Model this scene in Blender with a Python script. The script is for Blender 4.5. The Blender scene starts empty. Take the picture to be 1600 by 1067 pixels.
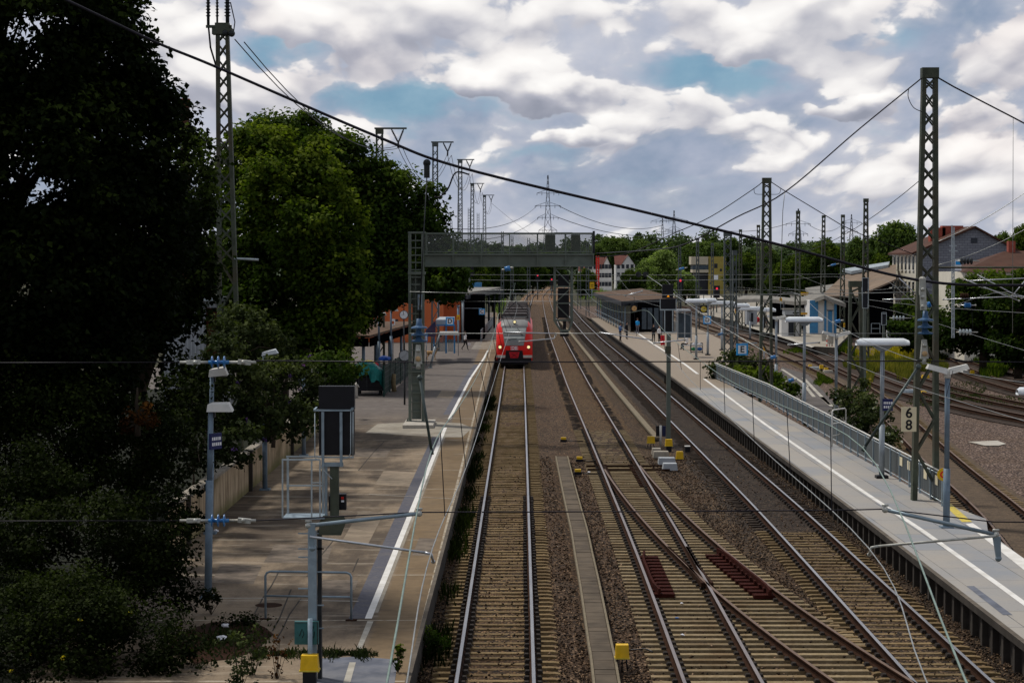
import bpy, bmesh, math, random
import numpy as np
from mathutils import Vector, Matrix
random.seed(7); RNG = np.random.default_rng(11)
SC = bpy.context.scene; COL = SC.collection
# ------------------------------------------------------------------ camera geometry (used to survey the place from the photo)
F = 3333.0; CZ = 8.1; PITCH = math.atan(121.5 / F)
def ray(x, y):
    u = (x - 800) / F; v = (533.5 - y) / F
    return Vector((u, math.cos(PITCH) + v * math.sin(PITCH), -math.sin(PITCH) + v * math.cos(PITCH)))
def G(x, y, z=0.0):
    d = ray(x, y); t = (z - CZ) / d.z
    return Vector((d.x * t, d.y * t, z))
def A(x, y, D):
    d = ray(x, y); t = D / d.y
    return Vector((d.x * t, D, CZ + d.z * t))
# ------------------------------------------------------------------ materials
def nodes_of(m):
    m.use_nodes = True; nt = m.node_tree; nt.nodes.clear(); return nt
class NT:
    def __init__(s, nt): s.nt = nt
    def n(s, typ, **kw):
        nd = s.nt.nodes.new(typ)
        for k, v in kw.items():
            if k.startswith('i_'): nd.inputs[k[2:].replace('_', ' ')].default_value = v
            else: setattr(nd, k, v)
        return nd
    def l(s, a, b): s.nt.links.new(a, b)
    def math(s, op, a, b=None, c=None, clamp=False):
        nd = s.n('ShaderNodeMath', operation=op); nd.use_clamp = clamp
        for i, v in enumerate((a, b, c)):
            if v is None: continue
            if isinstance(v, (int, float)): nd.inputs[i].default_value = v
            else: s.l(v, nd.inputs[i])
        return nd.outputs[0]
    def mix(s, f, a, b, typ='MIX'):
        nd = s.n('ShaderNodeMixRGB', blend_type=typ)
        for k, v in (('Fac', f), ('Color1', a), ('Color2', b)):
            if isinstance(v, (int, float)): nd.inputs[k].default_value = v
            elif isinstance(v, (tuple, list)): nd.inputs[k].default_value = (*v[:3], 1)
            else: s.l(v, nd.inputs[k])
        return nd.outputs[0]
    def noise(s, vec, scale, detail=4, rough=.55, dim='3D'):
        nd = s.n('ShaderNodeTexNoise', noise_dimensions=dim)
        nd.inputs['Scale'].default_value = scale; nd.inputs['Detail'].default_value = detail; nd.inputs['Roughness'].default_value = rough
        if vec is not None: s.l(vec, nd.inputs['Vector'])
        return nd
    def smooth(s, v, a, b):
        nd = s.n('ShaderNodeMapRange', interpolation_type='SMOOTHSTEP'); s.l(v, nd.inputs['Value'])
        nd.inputs['From Min'].default_value = a; nd.inputs['From Max'].default_value = b
        return nd.outputs[0]
    def ramp(s, fac, stops, interp='LINEAR'):
        nd = s.n('ShaderNodeValToRGB'); cr = nd.color_ramp; cr.interpolation = interp
        while len(cr.elements) < len(stops): cr.elements.new(.5)
        for e, (p, c) in zip(cr.elements, stops): e.position = p; e.color = (*c, 1)
        s.l(fac, nd.inputs[0]); return nd.outputs[0]
    def mapping(s, vec, scale=(1, 1, 1), rot=(0, 0, 0), loc=(0, 0, 0)):
        nd = s.n('ShaderNodeMapping'); s.l(vec, nd.inputs[0]); nd.inputs['Scale'].default_value = scale
        nd.inputs['Rotation'].default_value = rot; nd.inputs['Location'].default_value = loc; return nd.outputs[0]
    def pos(s): return s.n('ShaderNodeNewGeometry').outputs['Position']
    def out(s, sh):
        o = s.n('ShaderNodeOutputMaterial'); s.l(sh, o.inputs[0])
    def bsdf(s, col, rough=.7, metal=0.0, bump=None, bstr=.3, bdist=.02, spec=.15):
        b = s.n('ShaderNodeBsdfPrincipled')
        if isinstance(col, (tuple, list)): b.inputs['Base Color'].default_value = (*col[:3], 1)
        else: s.l(col, b.inputs['Base Color'])
        if isinstance(rough, (int, float)): b.inputs['Roughness'].default_value = rough
        else: s.l(rough, b.inputs['Roughness'])
        b.inputs['Metallic'].default_value = metal; b.inputs['Specular IOR Level'].default_value = spec
        if bump is not None:
            bn = s.n('ShaderNodeBump'); bn.inputs['Strength'].default_value = bstr; bn.inputs['Distance'].default_value = bdist
            s.l(bump, bn.inputs['Height']); s.l(bn.outputs[0], b.inputs['Normal'])
        return b.outputs[0]
M = {}
def mat(name, col, rough=.65, metal=0.0, var=.22, scale=3.0, dirt=None, dirtamt=.5, bump=0.0, spec=.18):
    m = bpy.data.materials.new(name); t = NT(nodes_of(m)); p = t.pos()
    n1 = t.noise(p, scale, 5, .65); n2 = t.noise(p, scale * .23, 3, .6)
    lo = tuple(c * (1 - var) for c in col); hi = tuple(min(1, c * (1 + var)) for c in col)
    c = t.mix(t.smooth(n1.outputs[0], .3, .7), lo, hi)
    if dirt is not None:
        f = t.math('MULTIPLY', t.smooth(t.math('ADD', t.math('MULTIPLY', n2.outputs[0], .6), t.math('MULTIPLY', n1.outputs[0], .4)), .46, .62), dirtamt)
        c = t.mix(f, c, dirt)
    t.out(t.bsdf(c, rough, metal, n1.outputs[0] if bump else None, bump, .03, spec)); M[name] = m; return m
def emis(name, col, s):
    m = bpy.data.materials.new(name); t = NT(nodes_of(m)); e = t.n('ShaderNodeEmission'); e.inputs[0].default_value = (*col, 1); e.inputs[1].default_value = s
    t.out(e.outputs[0]); M[name] = m
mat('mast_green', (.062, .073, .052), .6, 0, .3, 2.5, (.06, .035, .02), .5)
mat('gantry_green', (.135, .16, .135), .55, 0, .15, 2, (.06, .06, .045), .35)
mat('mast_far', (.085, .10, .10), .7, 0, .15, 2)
mat('dark_steel', (.03, .033, .035), .5, .3, .3, 5)
mat('black', (.006, .006, .009), .45, 0, .3, 5, None, 0, 0, .25)
mat('galv', (.26, .33, .38), .45, .35, .18, 6, (.12, .13, .13), .35)
mat('galv_light', (.36, .41, .43), .4, .4, .15, 6)
mat('lamp_post', (.16, .22, .28), .5, .1, .2, 4, (.09, .10, .10), .4)
mat('lamp_post_light', (.30, .34, .37), .5, .2, .15, 4, (.16, .17, .17), .4)
mat('lamp_head', (.62, .61, .57), .4, 0, .1, 5, (.40, .36, .28), .5)
mat('lamp_head_white', (.70, .74, .77), .3, 0, .06, 4, (.45, .45, .42), .25)
mat('lamp_under', (.25, .25, .24), .5)
mat('wire', (.018, .016, .022), .5, .4, .2, 8)
mat('wire_copper', (.20, .27, .23), .45, .4, .2, 8)
mat('wire_grey', (.30, .31, .30), .4, .5, .2, 8)
mat('alu_tube', (.50, .52, .55), .35, .6, .12, 6)
mat('tube_green', (.085, .105, .10), .45, .4, .2, 6)
mat('blue_cone', (.045, .10, .19), .4, 0, .15, 10, (.09, .12, .16), .4); mat('blue_ins', (.03, .17, .42), .3, 0, .15, 10, None, 0, 0, .5)
mat('screen_light', (.50, .52, .48), .4, 0, .08, 4); mat('clamp', (.46, .46, .42), .45, .3, .25, 20, (.15, .12, .08), .5)
mat('bronze', (.45, .30, .16), .4, .6, .2, 20)
mat('yellow', (.72, .44, .012), .45, 0, .12, 8, (.4, .26, .05), .4)
mat('yellow_dull', (.55, .42, .05), .5, 0, .2, 8)
mat('white_paint', (.72, .70, .66), .6, 0, .08, 6, (.42, .39, .33), .45)
mat('worn_white', (.42, .39, .33), .7, 0, .2, 6, (.22, .20, .16), .7)
mat('tactile', (.085, .085, .105), .8, 0, .15, 12, (.16, .14, .12), .35)
mat('concrete', (.30, .27, .22), .85, 0, .2, 3, (.15, .12, .09), .6, .3)
mat('concrete_light', (.42, .39, .34), .85, 0, .15, 3, (.25, .2, .14), .5)
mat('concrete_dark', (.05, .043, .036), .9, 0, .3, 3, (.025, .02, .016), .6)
mat('trough', (.085, .066, .047), .9, 0, .2, 1.2, (.13, .10, .07), .7, .2)
mat('trough_edge', (.18, .148, .10), .9, 0, .15, 3)
mat('rust', (.036, .017, .010), .9, 0, .35, 6, (.016, .010, .007), .5, 0, .05)
mat('primer_red', (.040, .010, .007), .85, 0, .25, 6, (.022, .008, .006), .5, 0, .04)
mat('fasten_shade', (.022, .016, .012), .8, 0, .3, 9)  # near-black, enlarged fasteners that also stand in for shade along the rails
mat('graf_teal', (.035, .12, .12), .5, 0, .2, 5, (.02, .05, .05), .5)
mat('tarp', (.008, .14, .125), .45, 0, .35, 3, (.0, .06, .06), .4)
mat('tarp_yellow', (.75, .55, .02), .45, 0, .1, 6)
mat('tarp_blue', (.02, .09, .42), .45, 0, .1, 6)
mat('fence_green', (.006, .035, .027), .5, 0, .2, 6)
mat('wood', (.20, .15, .08), .8, 0, .3, 6)
mat('orange_wall', (.52, .14, .05), .8, 0, .12, 1.5, (.45, .11, .04), .4)
mat('brick_red', (.30, .075, .05), .8, 0, .15, 2)
mat('canopy_brown', (.105, .062, .036), .9, 0, .3, 1.2, (.06, .04, .03), .6)
mat('canopy_grey', (.21, .20, .18), .85, 0, .15, 1, (.17, .15, .12), .5)
mat('dark_blue', (.012, .018, .06), .5, 0, .2, 4)
mat('sign_navy', (.02, .025, .10), .4, 0, .1, 4)
mat('sign_blue', (.02, .32, .72), .4, 0, .06, 4)
mat('sign_white', (.78, .80, .82), .45, 0, .04, 4)
mat('sign_cream', (.70, .62, .42), .5, 0, .05, 4)
mat('ink', (.012, .012, .014), .6, 0, .1, 4)
mat('white_ink', (.8, .8, .82), .6, 0, .05, 4)
mat('ink_grey', (.10, .10, .12), .6, 0, .1, 4)
mat('shelter_blue', (.06, .22, .42), .5, 0, .12, 4)
mat('grey_panel', (.34, .36, .38), .6, 0, .1, 2)
mat('dark_panel', (.018, .021, .027), .5, 0, .2, 2)
mat('glass_dark', (.008, .011, .015), .2, 0, .2, 2, None, 0, 0, .2)
mat('glass_grey', (.16, .175, .165), .12, 0, .1, 2, None, 0, 0, .6)
mat('glass_blue', (.05, .07, .09), .2, 0, .2, 2, None, 0, 0, .3)
mat('train_red', (.74, .012, .006), .35, 0, .06, 2, (.42, .012, .008), .35, 0, .22)
mat('train_roof', (.045, .035, .032), .7, 0, .3, 2)
mat('train_grey', (.21, .21, .20), .45, 0, .1, 2)
mat('train_white', (.55, .53, .47), .5, 0, .1, 2, (.25, .2, .15), .5)
mat('train_side', (.30, .16, .14), .4, 0, .15, 1)
emis('lamp_glow', (1.0, .84, .42), 1.05); emis('red_glow', (1.0, .04, .08), .9); emis('amber_glow', (1.0, .35, .02), .8)
mat('skin', (.42, .25, .18), .6, 0, .08, 8)
mat('hair_brown', (.06, .03, .02), .6, 0, .2, 30)
mat('cloth_white', (.72, .71, .70), .8, 0, .06, 20)
mat('cloth_black', (.012, .012, .015), .8, 0, .2, 20)
mat('cloth_blue', (.05, .13, .32), .8, 0, .2, 20)
mat('cloth_red', (.55, .02, .03), .7, 0, .15, 20)
mat('cloth_grey', (.12, .12, .14), .8, 0, .2, 20)
mat('dog_tan', (.55, .33, .14), .8, 0, .15, 12)
mat('plaster_cream', (.68, .64, .54), .85, 0, .06, .6, (.45, .38, .25), .3)
mat('plaster_white', (.66, .65, .62), .85, 0, .08, .4)
mat('plaster_yellow', (.30, .24, .06), .8, 0, .08, .4)
mat('roof_red', (.14, .05, .038), .85, 0, .2, .8, (.07, .03, .025), .4)
mat('roof_brown', (.075, .032, .020), .85, 0, .25, .8, (.05, .03, .02), .5)
mat('hall_roof', (.19, .14, .10), .9, 0, .15, .5, (.12, .09, .07), .5)
mat('window_dark', (.03, .035, .045), .2, 0, .2, .5)
mat('beige_panel', (.40, .36, .28), .8, 0, .06, .4)
mat('bark', (.035, .026, .018), .95, 0, .3, 5, None, 0, .5)
mat('leaf_bag', (.03, .2, .08), .6); mat('litter_white', (.75, .75, .78), .7, 0, .05, 9)
mat('red_sign', (.6, .03, .02), .5, 0, .1, 5)
mat('pylon', (.10, .105, .125), .7, .1, .05, .05)
def streaked():
    m = bpy.data.materials.new('wall_plaster'); t = NT(nodes_of(m)); p = t.pos()
    a = t.noise(t.mapping(p, (3, 3, .35)), 1.6, 5, .65).outputs[0]; b = t.noise(p, .5, 4).outputs[0]
    c = t.mix(t.smooth(a, .38, .62), (.50, .385, .25), (.26, .185, .11)); c = t.mix(t.math('MULTIPLY', t.smooth(b, .5, .66), .7), c, (.10, .085, .035))
    z = t.n('ShaderNodeSeparateXYZ'); t.l(p, z.inputs[0]); c = t.mix(t.math('MULTIPLY', t.smooth(z.outputs[2], 1.0, .55), .7), c, (.10, .10, .02))
    t.out(t.bsdf(c, .9, 0, a, .2)); M['wall_plaster'] = m
streaked()
def railsteel():
    m = bpy.data.materials.new('rail_top'); t = NT(nodes_of(m)); n = t.noise(t.mapping(t.pos(), (1, .15, 1)), 4, 4).outputs[0]
    t.out(t.bsdf(t.mix(n, (.34, .32, .31), (.60, .58, .57)), t.math('ADD', .22, t.math('MULTIPLY', n, .2)), 1.0)); M['rail_top'] = m
    m = bpy.data.materials.new('rail_worn'); t = NT(nodes_of(m)); n = t.noise(t.mapping(t.pos(), (1, .15, 1)), 4, 4).outputs[0]
    t.out(t.bsdf(t.mix(n, (.20, .155, .135), (.42, .36, .33)), .38, .8)); M['rail_worn'] = m
    m = bpy.data.materials.new('rail_dull'); t = NT(nodes_of(m)); n = t.noise(t.mapping(t.pos(), (1, .2, 1)), 4, 4).outputs[0]
    t.out(t.bsdf(t.mix(n, (.10, .055, .034), (.24, .16, .11)), .5, .5)); M['rail_dull'] = m
railsteel()
def gravel(name, cols, scale=16, tone=True):
    m = bpy.data.materials.new(name); t = NT(nodes_of(m)); p = t.pos()
    vo = t.n('ShaderNodeTexVoronoi'); vo.inputs['Scale'].default_value = scale; t.l(p, vo.inputs['Vector'])
    wn = t.n('ShaderNodeSeparateColor'); t.l(vo.outputs['Color'], wn.inputs[0])
    c = t.ramp(wn.outputs[0], [(0, cols[0]), (.35, cols[1]), (.7, cols[2]), (.97, cols[3])])
    edge = t.smooth(vo.outputs['Distance'], .75, .2); c = t.mix(edge, tuple(v * .18 for v in cols[0]), c)
    big = t.noise(p, .35, 5, .6).outputs[0]; c = t.mix(t.math('MULTIPLY', t.smooth(big, .42, .68), .6), c, t.mix(.55, c, cols[4]))
    if tone:
        at = t.n('ShaderNodeAttribute', attribute_name='tone'); c = t.mix(1.0, c, at.outputs['Color'], 'MULTIPLY')
    h = t.math('MULTIPLY', vo.outputs['Distance'], -1.0)
    t.out(t.bsdf(c, .9, 0, h, .9, .05, .2)); M[name] = m
gravel('ballast', [(.035, .025, .017), (.080, .055, .036), (.13, .092, .062), (.29, .225, .165), (.055, .03, .014)], 15)
gravel('gravel_yard', [(.085, .052, .040), (.17, .108, .078), (.26, .175, .13), (.48, .36, .29), (.085, .05, .024)], 12, False)
gravel('earth', [(.05, .045, .02), (.07, .065, .03), (.10, .09, .04), (.15, .13, .07), (.035, .05, .012)], 5, False)
gravel('stones', [(.035, .025, .017), (.080, .055, .036), (.13, .092, .062), (.29, .225, .165), (.055, .03, .014)], 9)
def sleeper_mat(name, c1, c2, dirt, k=.58):
    c1, c2, dirt = (tuple(v * k for v in q) for q in (c1, c2, dirt))
    m = bpy.data.materials.new(name); t = NT(nodes_of(m)); p = t.pos()
    a = t.noise(p, 9, 5, .7).outputs[0]; b = t.noise(p, .8, 4, .6).outputs[0]; g = t.noise(p, 35, 3, .6).outputs[0]
    c = t.mix(t.smooth(a, .35, .65), c1, c2); c = t.mix(t.math('MULTIPLY', t.smooth(b, .45, .7), .55), c, dirt); c = t.mix(t.math('MULTIPLY', t.smooth(g, .58, .66), .6), c, tuple(v * .35 for v in dirt)); oi = t.n('ShaderNodeObjectInfo'); rv = t.math('MULTIPLY_ADD', oi.outputs['Random'], .45, .72); cb = t.n('ShaderNodeCombineColor'); [t.l(rv, cb.inputs[i_]) for i_ in range(3)]; c = t.mix(1.0, c, cb.outputs[0], 'MULTIPLY')
    t.out(t.bsdf(c, .9, 0, a, .3)); M[name] = m
sleeper_mat('sleeper_tan', (.30, .20, .09), (.42, .30, .15), (.14, .075, .03))
sleeper_mat('sleeper_turnout', (.33, .24, .125), (.46, .355, .21), (.18, .10, .04))
sleeper_mat('sleeper_dark', (.055, .038, .026), (.085, .06, .042), (.03, .02, .015))
def platform_left_mat():
    m = bpy.data.materials.new('platform_concrete'); t = NT(nodes_of(m)); p = t.pos()
    a = t.noise(t.mapping(p, (.9, .28, 1)), .55, 6, .65).outputs[0]; b = t.noise(t.mapping(p, (1.0, 1.4, 1)), 1.7, 7, .72).outputs[0]; s = t.noise(p, 26, 4, .7).outputs[0]
    st = t.noise(t.mapping(p, (.35, 2.2, 1)), 1.1, 6, .7).outputs[0]
    c = t.mix(t.smooth(a, .41, .60), (.085, .063, .044), (.235, .178, .12)); c = t.mix(t.math('MULTIPLY', t.smooth(b, .5, .66), .55), c, (.11, .085, .062))
    c = t.mix(t.math('MULTIPLY', t.smooth(st, .53, .68), .5), c, (.40, .34, .26)); c = t.mix(t.math('MULTIPLY', t.smooth(s, .48, .70), .45), c, (.055, .045, .036)); sp_ = t.n('ShaderNodeTexVoronoi'); sp_.inputs['Scale'].default_value = 2.3; t.l(p, sp_.inputs['Vector']); c = t.mix(t.math('MULTIPLY', t.smooth(sp_.outputs['Distance'], .075, .05), .7), c, (.05, .042, .036))
    x = t.n('ShaderNodeSeparateXYZ'); t.l(p, x.inputs[0])
    far = t.smooth(x.outputs[1], 92, 112); c = t.mix(far, c, t.mix(t.smooth(b, .35, .65), (.098, .082, .072), (.145, .124, .11)))
    edge = t.math('MULTIPLY', t.smooth(x.outputs[0], -2.95, -2.8), .8); c = t.mix(edge, c, t.mix(t.smooth(b, .35, .7), (.19, .128, .066), (.125, .086, .048)))
    br = t.n('ShaderNodeTexBrick', offset=.0); t.l(t.mapping(p, (1, 1, 1), (0, 0, 0), (1.88, 1.2, 0)), br.inputs['Vector'])
    br.inputs['Scale'].default_value = 1; br.inputs['Brick Width'].default_value = 12.0; br.inputs['Row Height'].default_value = 6.6; br.inputs['Mortar Size'].default_value = .045
    c = t.mix(t.math('MULTIPLY', br.outputs['Fac'], t.smooth(b, .36, .6)), c, (.42, .37, .29))
    t.out(t.bsdf(c, .85, 0, b, .15)); M['platform_concrete'] = m
platform_left_mat()
def platform_right_mat():
    m = bpy.data.materials.new('platform_slabs'); t = NT(nodes_of(m)); p = t.pos()
    a = t.noise(p, .35, 4, .6).outputs[0]; b = t.noise(p, 9, 5, .7).outputs[0]
    br = t.n('ShaderNodeTexBrick', offset=.37); t.l(t.mapping(p, (1, 1, 1), (0, 0, math.radians(90)), (0, 0, 0)), br.inputs['Vector'])
    for k, v in (('Scale', 1), ('Brick Width', 3.3), ('Row Height', .82), ('Mortar Size', .012), ('Bias', 0)): br.inputs[k].default_value = v
    br.inputs['Color1'].default_value = (.225, .24, .262, 1); br.inputs['Color2'].default_value = (.325, .30, .265, 1); br.inputs['Mortar'].default_value = (.07, .07, .075, 1)
    c = t.mix(t.math('MULTIPLY', t.smooth(a, .4, .65), .6), br.outputs['Color'], (.34, .305, .26)); c = t.mix(t.math('MULTIPLY', t.smooth(b, .5, .72), .35), c, (.17, .17, .18))
    x = t.n('ShaderNodeSeparateXYZ'); t.l(p, x.inputs[0]); far = t.smooth(x.outputs[1], 128, 131)
    c = t.mix(far, c, t.mix(t.smooth(b, .35, .65), (.225, .18, .135), (.285, .235, .18)))
    t.out(t.bsdf(c, .7, 0, b, .08)); M['platform_slabs'] = m
platform_right_mat()
mat('asphalt_patch', (.115, .125, .155), .85, 0, .25, 1.5, (.20, .19, .18), .45)
mat('asphalt_old', (.10, .088, .082), .9, 0, .25, 1.2, (.06, .055, .04), .5)
def slate():
    m = bpy.data.materials.new('slate_grey'); t = NT(nodes_of(m)); p = t.pos(); b = t.noise(p, 1.2, 4).outputs[0]
    br = t.n('ShaderNodeTexBrick', offset=.5); t.l(t.mapping(p, (1, 1, 1), (math.radians(90), 0, 0)), br.inputs['Vector'])
    for k, v in (('Scale', 1), ('Brick Width', .62), ('Row Height', .30), ('Mortar Size', .025)): br.inputs[k].default_value = v
    br.inputs['Color1'].default_value = (.20, .21, .24, 1); br.inputs['Color2'].default_value = (.25, .26, .29, 1); br.inputs['Mortar'].default_value = (.10, .105, .13, 1)
    t.out(t.bsdf(t.mix(t.math('MULTIPLY', b, .4), br.outputs['Color'], (.12, .13, .15)), .8)); M['slate_grey'] = m
slate()
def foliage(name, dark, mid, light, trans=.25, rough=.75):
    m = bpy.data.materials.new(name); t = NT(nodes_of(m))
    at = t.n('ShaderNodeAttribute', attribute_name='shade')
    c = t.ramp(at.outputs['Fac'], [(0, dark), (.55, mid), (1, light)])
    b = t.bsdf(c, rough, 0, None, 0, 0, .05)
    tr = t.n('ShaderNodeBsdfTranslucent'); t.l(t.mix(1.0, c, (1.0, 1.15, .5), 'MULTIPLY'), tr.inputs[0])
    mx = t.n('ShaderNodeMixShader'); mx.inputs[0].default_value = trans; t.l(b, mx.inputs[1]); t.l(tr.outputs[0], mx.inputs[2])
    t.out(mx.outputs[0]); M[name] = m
foliage('leaf_backlit', (.002, .004, .001), (.008, .014, .003), (.055, .08, .014), .35)  # near-black leaf colour with the shade of the backlit side painted in
foliage('leaf_hedge', (.002, .004, .001), (.008, .013, .002), (.030, .042, .007), .25)  # hedge leaves darkened the same way, backlit shade held in the colour
foliage('leaf_green', (.007, .016, .002), (.042, .072, .007), (.165, .205, .02), .4)
foliage('leaf_green2', (.006, .014, .002), (.030, .056, .007), (.11, .15, .017), .38)
foliage('leaf_shrub', (.009, .014, .005), (.03, .042, .014), (.09, .11, .03), .25)
foliage('leaf_pale', (.04, .065, .018), (.14, .20, .05), (.30, .38, .12), .35)
foliage('leaf_far', (.014, .026, .007), (.05, .085, .018), (.13, .18, .04), .3)
foliage('leaf_far2', (.016, .028, .016), (.045, .07, .026), (.09, .13, .045), .25)
foliage('grass_yellow', (.03, .045, .008), (.11, .12, .02), (.30, .25, .04), .3)
foliage('leaf_dry', (.02, .008, .003), (.06, .024, .006), (.16, .065, .012), .2)
foliage('flower_white', (.3, .32, .25), (.5, .5, .42), (.7, .7, .6), .2)
foliage('flower_purple', (.05, .03, .12), (.10, .05, .2), (.25, .08, .25), .2)
foliage('flower_yellow', (.3, .24, .01), (.5, .4, .02), (.7, .55, .03), .2)
def meshy(name, col, a):
    m = bpy.data.materials.new(name); t = NT(nodes_of(m)); b = t.bsdf(col, .6); tr = t.n('ShaderNodeBsdfTransparent'); mx = t.n('ShaderNodeMixShader'); mx.inputs[0].default_value = a
    t.l(tr.outputs[0], mx.inputs[1]); t.l(b, mx.inputs[2]); t.out(mx.outputs[0]); M[name] = m
mat('void', (.003, .003, .004), .95, 0, .2, 3, None, 0, 0, 0.0); meshy('wire_mesh', (.15, .165, .15), .15); meshy('mesh_green', (.004, .022, .018), .88); meshy('clear_pane', (.25, .3, .32), .35)  # void: near-black fill for unlit space under roofs, also the black fascia
# ------------------------------------------------------------------ mesh builder
ORG = {}
def org(o):
    while o is not None and o.parent: o = o.parent
    return ORG.get(o.name, (0, 0, 0)) if o is not None else (0, 0, 0)
class MB:
    def __init__(s): s.v = []; s.f = []; s.mi = []; s.m = 0; s.sm = []; s.smooth = False
    def face(s, idx): s.f.append(idx); s.mi.append(s.m); s.sm.append(s.smooth)
    def add(s, vs):
        o = len(s.v); s.v += [tuple(p) for p in vs]; return o
    def poly(s, vs): o = s.add(vs); s.face(tuple(range(o, o + len(vs)))); return s
    def hexa(s, b, t):
        n = len(b); o = s.add(list(b) + list(t))
        s.face(tuple(reversed(range(o, o + n)))); s.face(tuple(range(o + n, o + 2 * n)))
        for i in range(n): j = (i + 1) % n; s.face((o + i, o + j, o + n + j, o + n + i))
        return s
    def box(s, c, d, rz=0.0):
        cx, cy, cz = c; a, b, h = d[0] / 2, d[1] / 2, d[2] / 2; cs, sn = math.cos(rz), math.sin(rz)
        P = [(cx + x * cs - y * sn, cy + x * sn + y * cs) for x, y in ((-a, -b), (a, -b), (a, b), (-a, b))]
        return s.hexa([(x, y, cz - h) for x, y in P], [(x, y, cz + h) for x, y in P])
    def box2(s, p, q): return s.box([(p[i] + q[i]) / 2 for i in range(3)], [abs(q[i] - p[i]) for i in range(3)])
    def bar(s, p, q, w, h=None, up=(0, 0, 1)):
        h = h or w; p = Vector(p); q = Vector(q); d = (q - p).normalized(); u = Vector(up)
        if abs(d.dot(u)) > .98: u = Vector((0, 1, 0))
        a = d.cross(u).normalized(); b = a.cross(d)
        return s.hexa([p - a * w / 2 - b * h / 2, p + a * w / 2 - b * h / 2, p + a * w / 2 + b * h / 2, p - a * w / 2 + b * h / 2][::-1],
                      [q - a * w / 2 - b * h / 2, q + a * w / 2 - b * h / 2, q + a * w / 2 + b * h / 2, q - a * w / 2 + b * h / 2][::-1])
    def tube(s, pts, r, n=6, cap=True):
        pts = [Vector(p) for p in pts]; rs = r if isinstance(r, (list, tuple)) else [r] * len(pts); rings = []; pa = None
        for i, p in enumerate(pts):
            d = (pts[min(i + 1, len(pts) - 1)] - pts[max(i - 1, 0)])
            d = d.normalized() if d.length > 1e-9 else Vector((0, 0, 1))
            u = pa if pa is not None else (Vector((0, 0, 1)) if abs(d.z) < .95 else Vector((0, 1, 0)))
            a = d.cross(u)
            if a.length < 1e-6: a = d.cross(Vector((1, 0, 0)))
            a.normalize(); b = a.cross(d); pa = b
            rings.append(s.add([p + (a * math.cos(2 * math.pi * k / n) + b * math.sin(2 * math.pi * k / n)) * rs[i] for k in range(n)]))
        sm = s.smooth; s.smooth = n > 4
        for i in range(len(rings) - 1):
            for k in range(n):
                j = (k + 1) % n; s.face((rings[i] + k, rings[i + 1] + k, rings[i + 1] + j, rings[i] + j))
        s.smooth = sm
        if cap and len(rings) > 1:
            s.face(tuple(rings[0] + k for k in range(n))); s.face(tuple(rings[-1] + k for k in reversed(range(n))))
        return s
    def lathe(s, p, ax, prof, n=12):
        p = Vector(p); ax = Vector(ax).normalized(); L = [p + ax * h for h, r in prof]
        u = Vector((0, 0, 1)) if abs(ax.z) < .9 else Vector((0, 1, 0)); a = ax.cross(u).normalized(); b = a.cross(ax); rings = []
        for q, (h, r) in zip(L, prof): rings.append(s.add([q + (a * math.cos(2 * math.pi * k / n) + b * math.sin(2 * math.pi * k / n)) * max(r, 1e-4) for k in range(n)]))
        for i in range(len(rings) - 1):
            for k in range(n): j = (k + 1) % n; s.face((rings[i] + k, rings[i + 1] + k, rings[i + 1] + j, rings[i] + j))
        s.face(tuple(rings[0] + k for k in range(n))); s.face(tuple(rings[-1] + k for k in reversed(range(n))))
        return s
    def ball(s, p, r, n=8, sz=1.0):
        prof = [(-r * sz * math.cos(math.pi * i / 6), r * math.sin(math.pi * i / 6)) for i in range(7)]; return s.lathe(p, (0, 0, 1), prof, n)
    def build(s, name, mats, parent=None, label=None, kind=None):
        me = bpy.data.meshes.new(name); off = org(parent)
        vs = [(x - off[0], y - off[1], z - off[2]) for x, y, z in s.v] if parent else s.v
        me.from_pydata(vs, [], s.f)
        mats = mats if isinstance(mats, (list, tuple)) else [mats]
        for k in mats: me.materials.append(M[k])
        if len(mats) > 1: me.polygons.foreach_set('material_index', s.mi)
        me.polygons.foreach_set('use_smooth', s.sm)
        me.update(); o = bpy.data.objects.new(name, me); COL.objects.link(o)
        if parent: o.parent = parent
        if label: o['label'] = label
        if kind: o['kind'] = kind
        return o
def thing(name, label, cat, loc=(0, 0, 0), group=None, rz=0.0):
    o = bpy.data.objects.new(name, None); COL.objects.link(o); o.location = loc; o.rotation_euler = (0, 0, rz); o['label'] = label; o['category'] = cat
    if group: o['group'] = group
    o.empty_display_size = .3; ORG[o.name] = tuple(loc) if rz == 0 else (0, 0, 0); return o
def tag(o, label, cat, group=None):
    o['label'] = label; o['category'] = cat
    if group: o['group'] = group
    return o
def struct(o): o['kind'] = 'structure'; return o
def dup(root, loc, label, rz=0.0, scale=None, group=None):
    r = root.copy(); COL.objects.link(r); r.location = loc; r.rotation_euler = (0, 0, rz); r['label'] = label
    if scale is not None: r.scale = scale if isinstance(scale, (tuple, list)) else (scale,) * 3
    if group: r['group'] = group
    for ch in list(root.children):
        c = ch.copy(); COL.objects.link(c); c.parent = r
        for g in ch.children:
            d = g.copy(); COL.objects.link(d); d.parent = c
    return r
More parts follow.
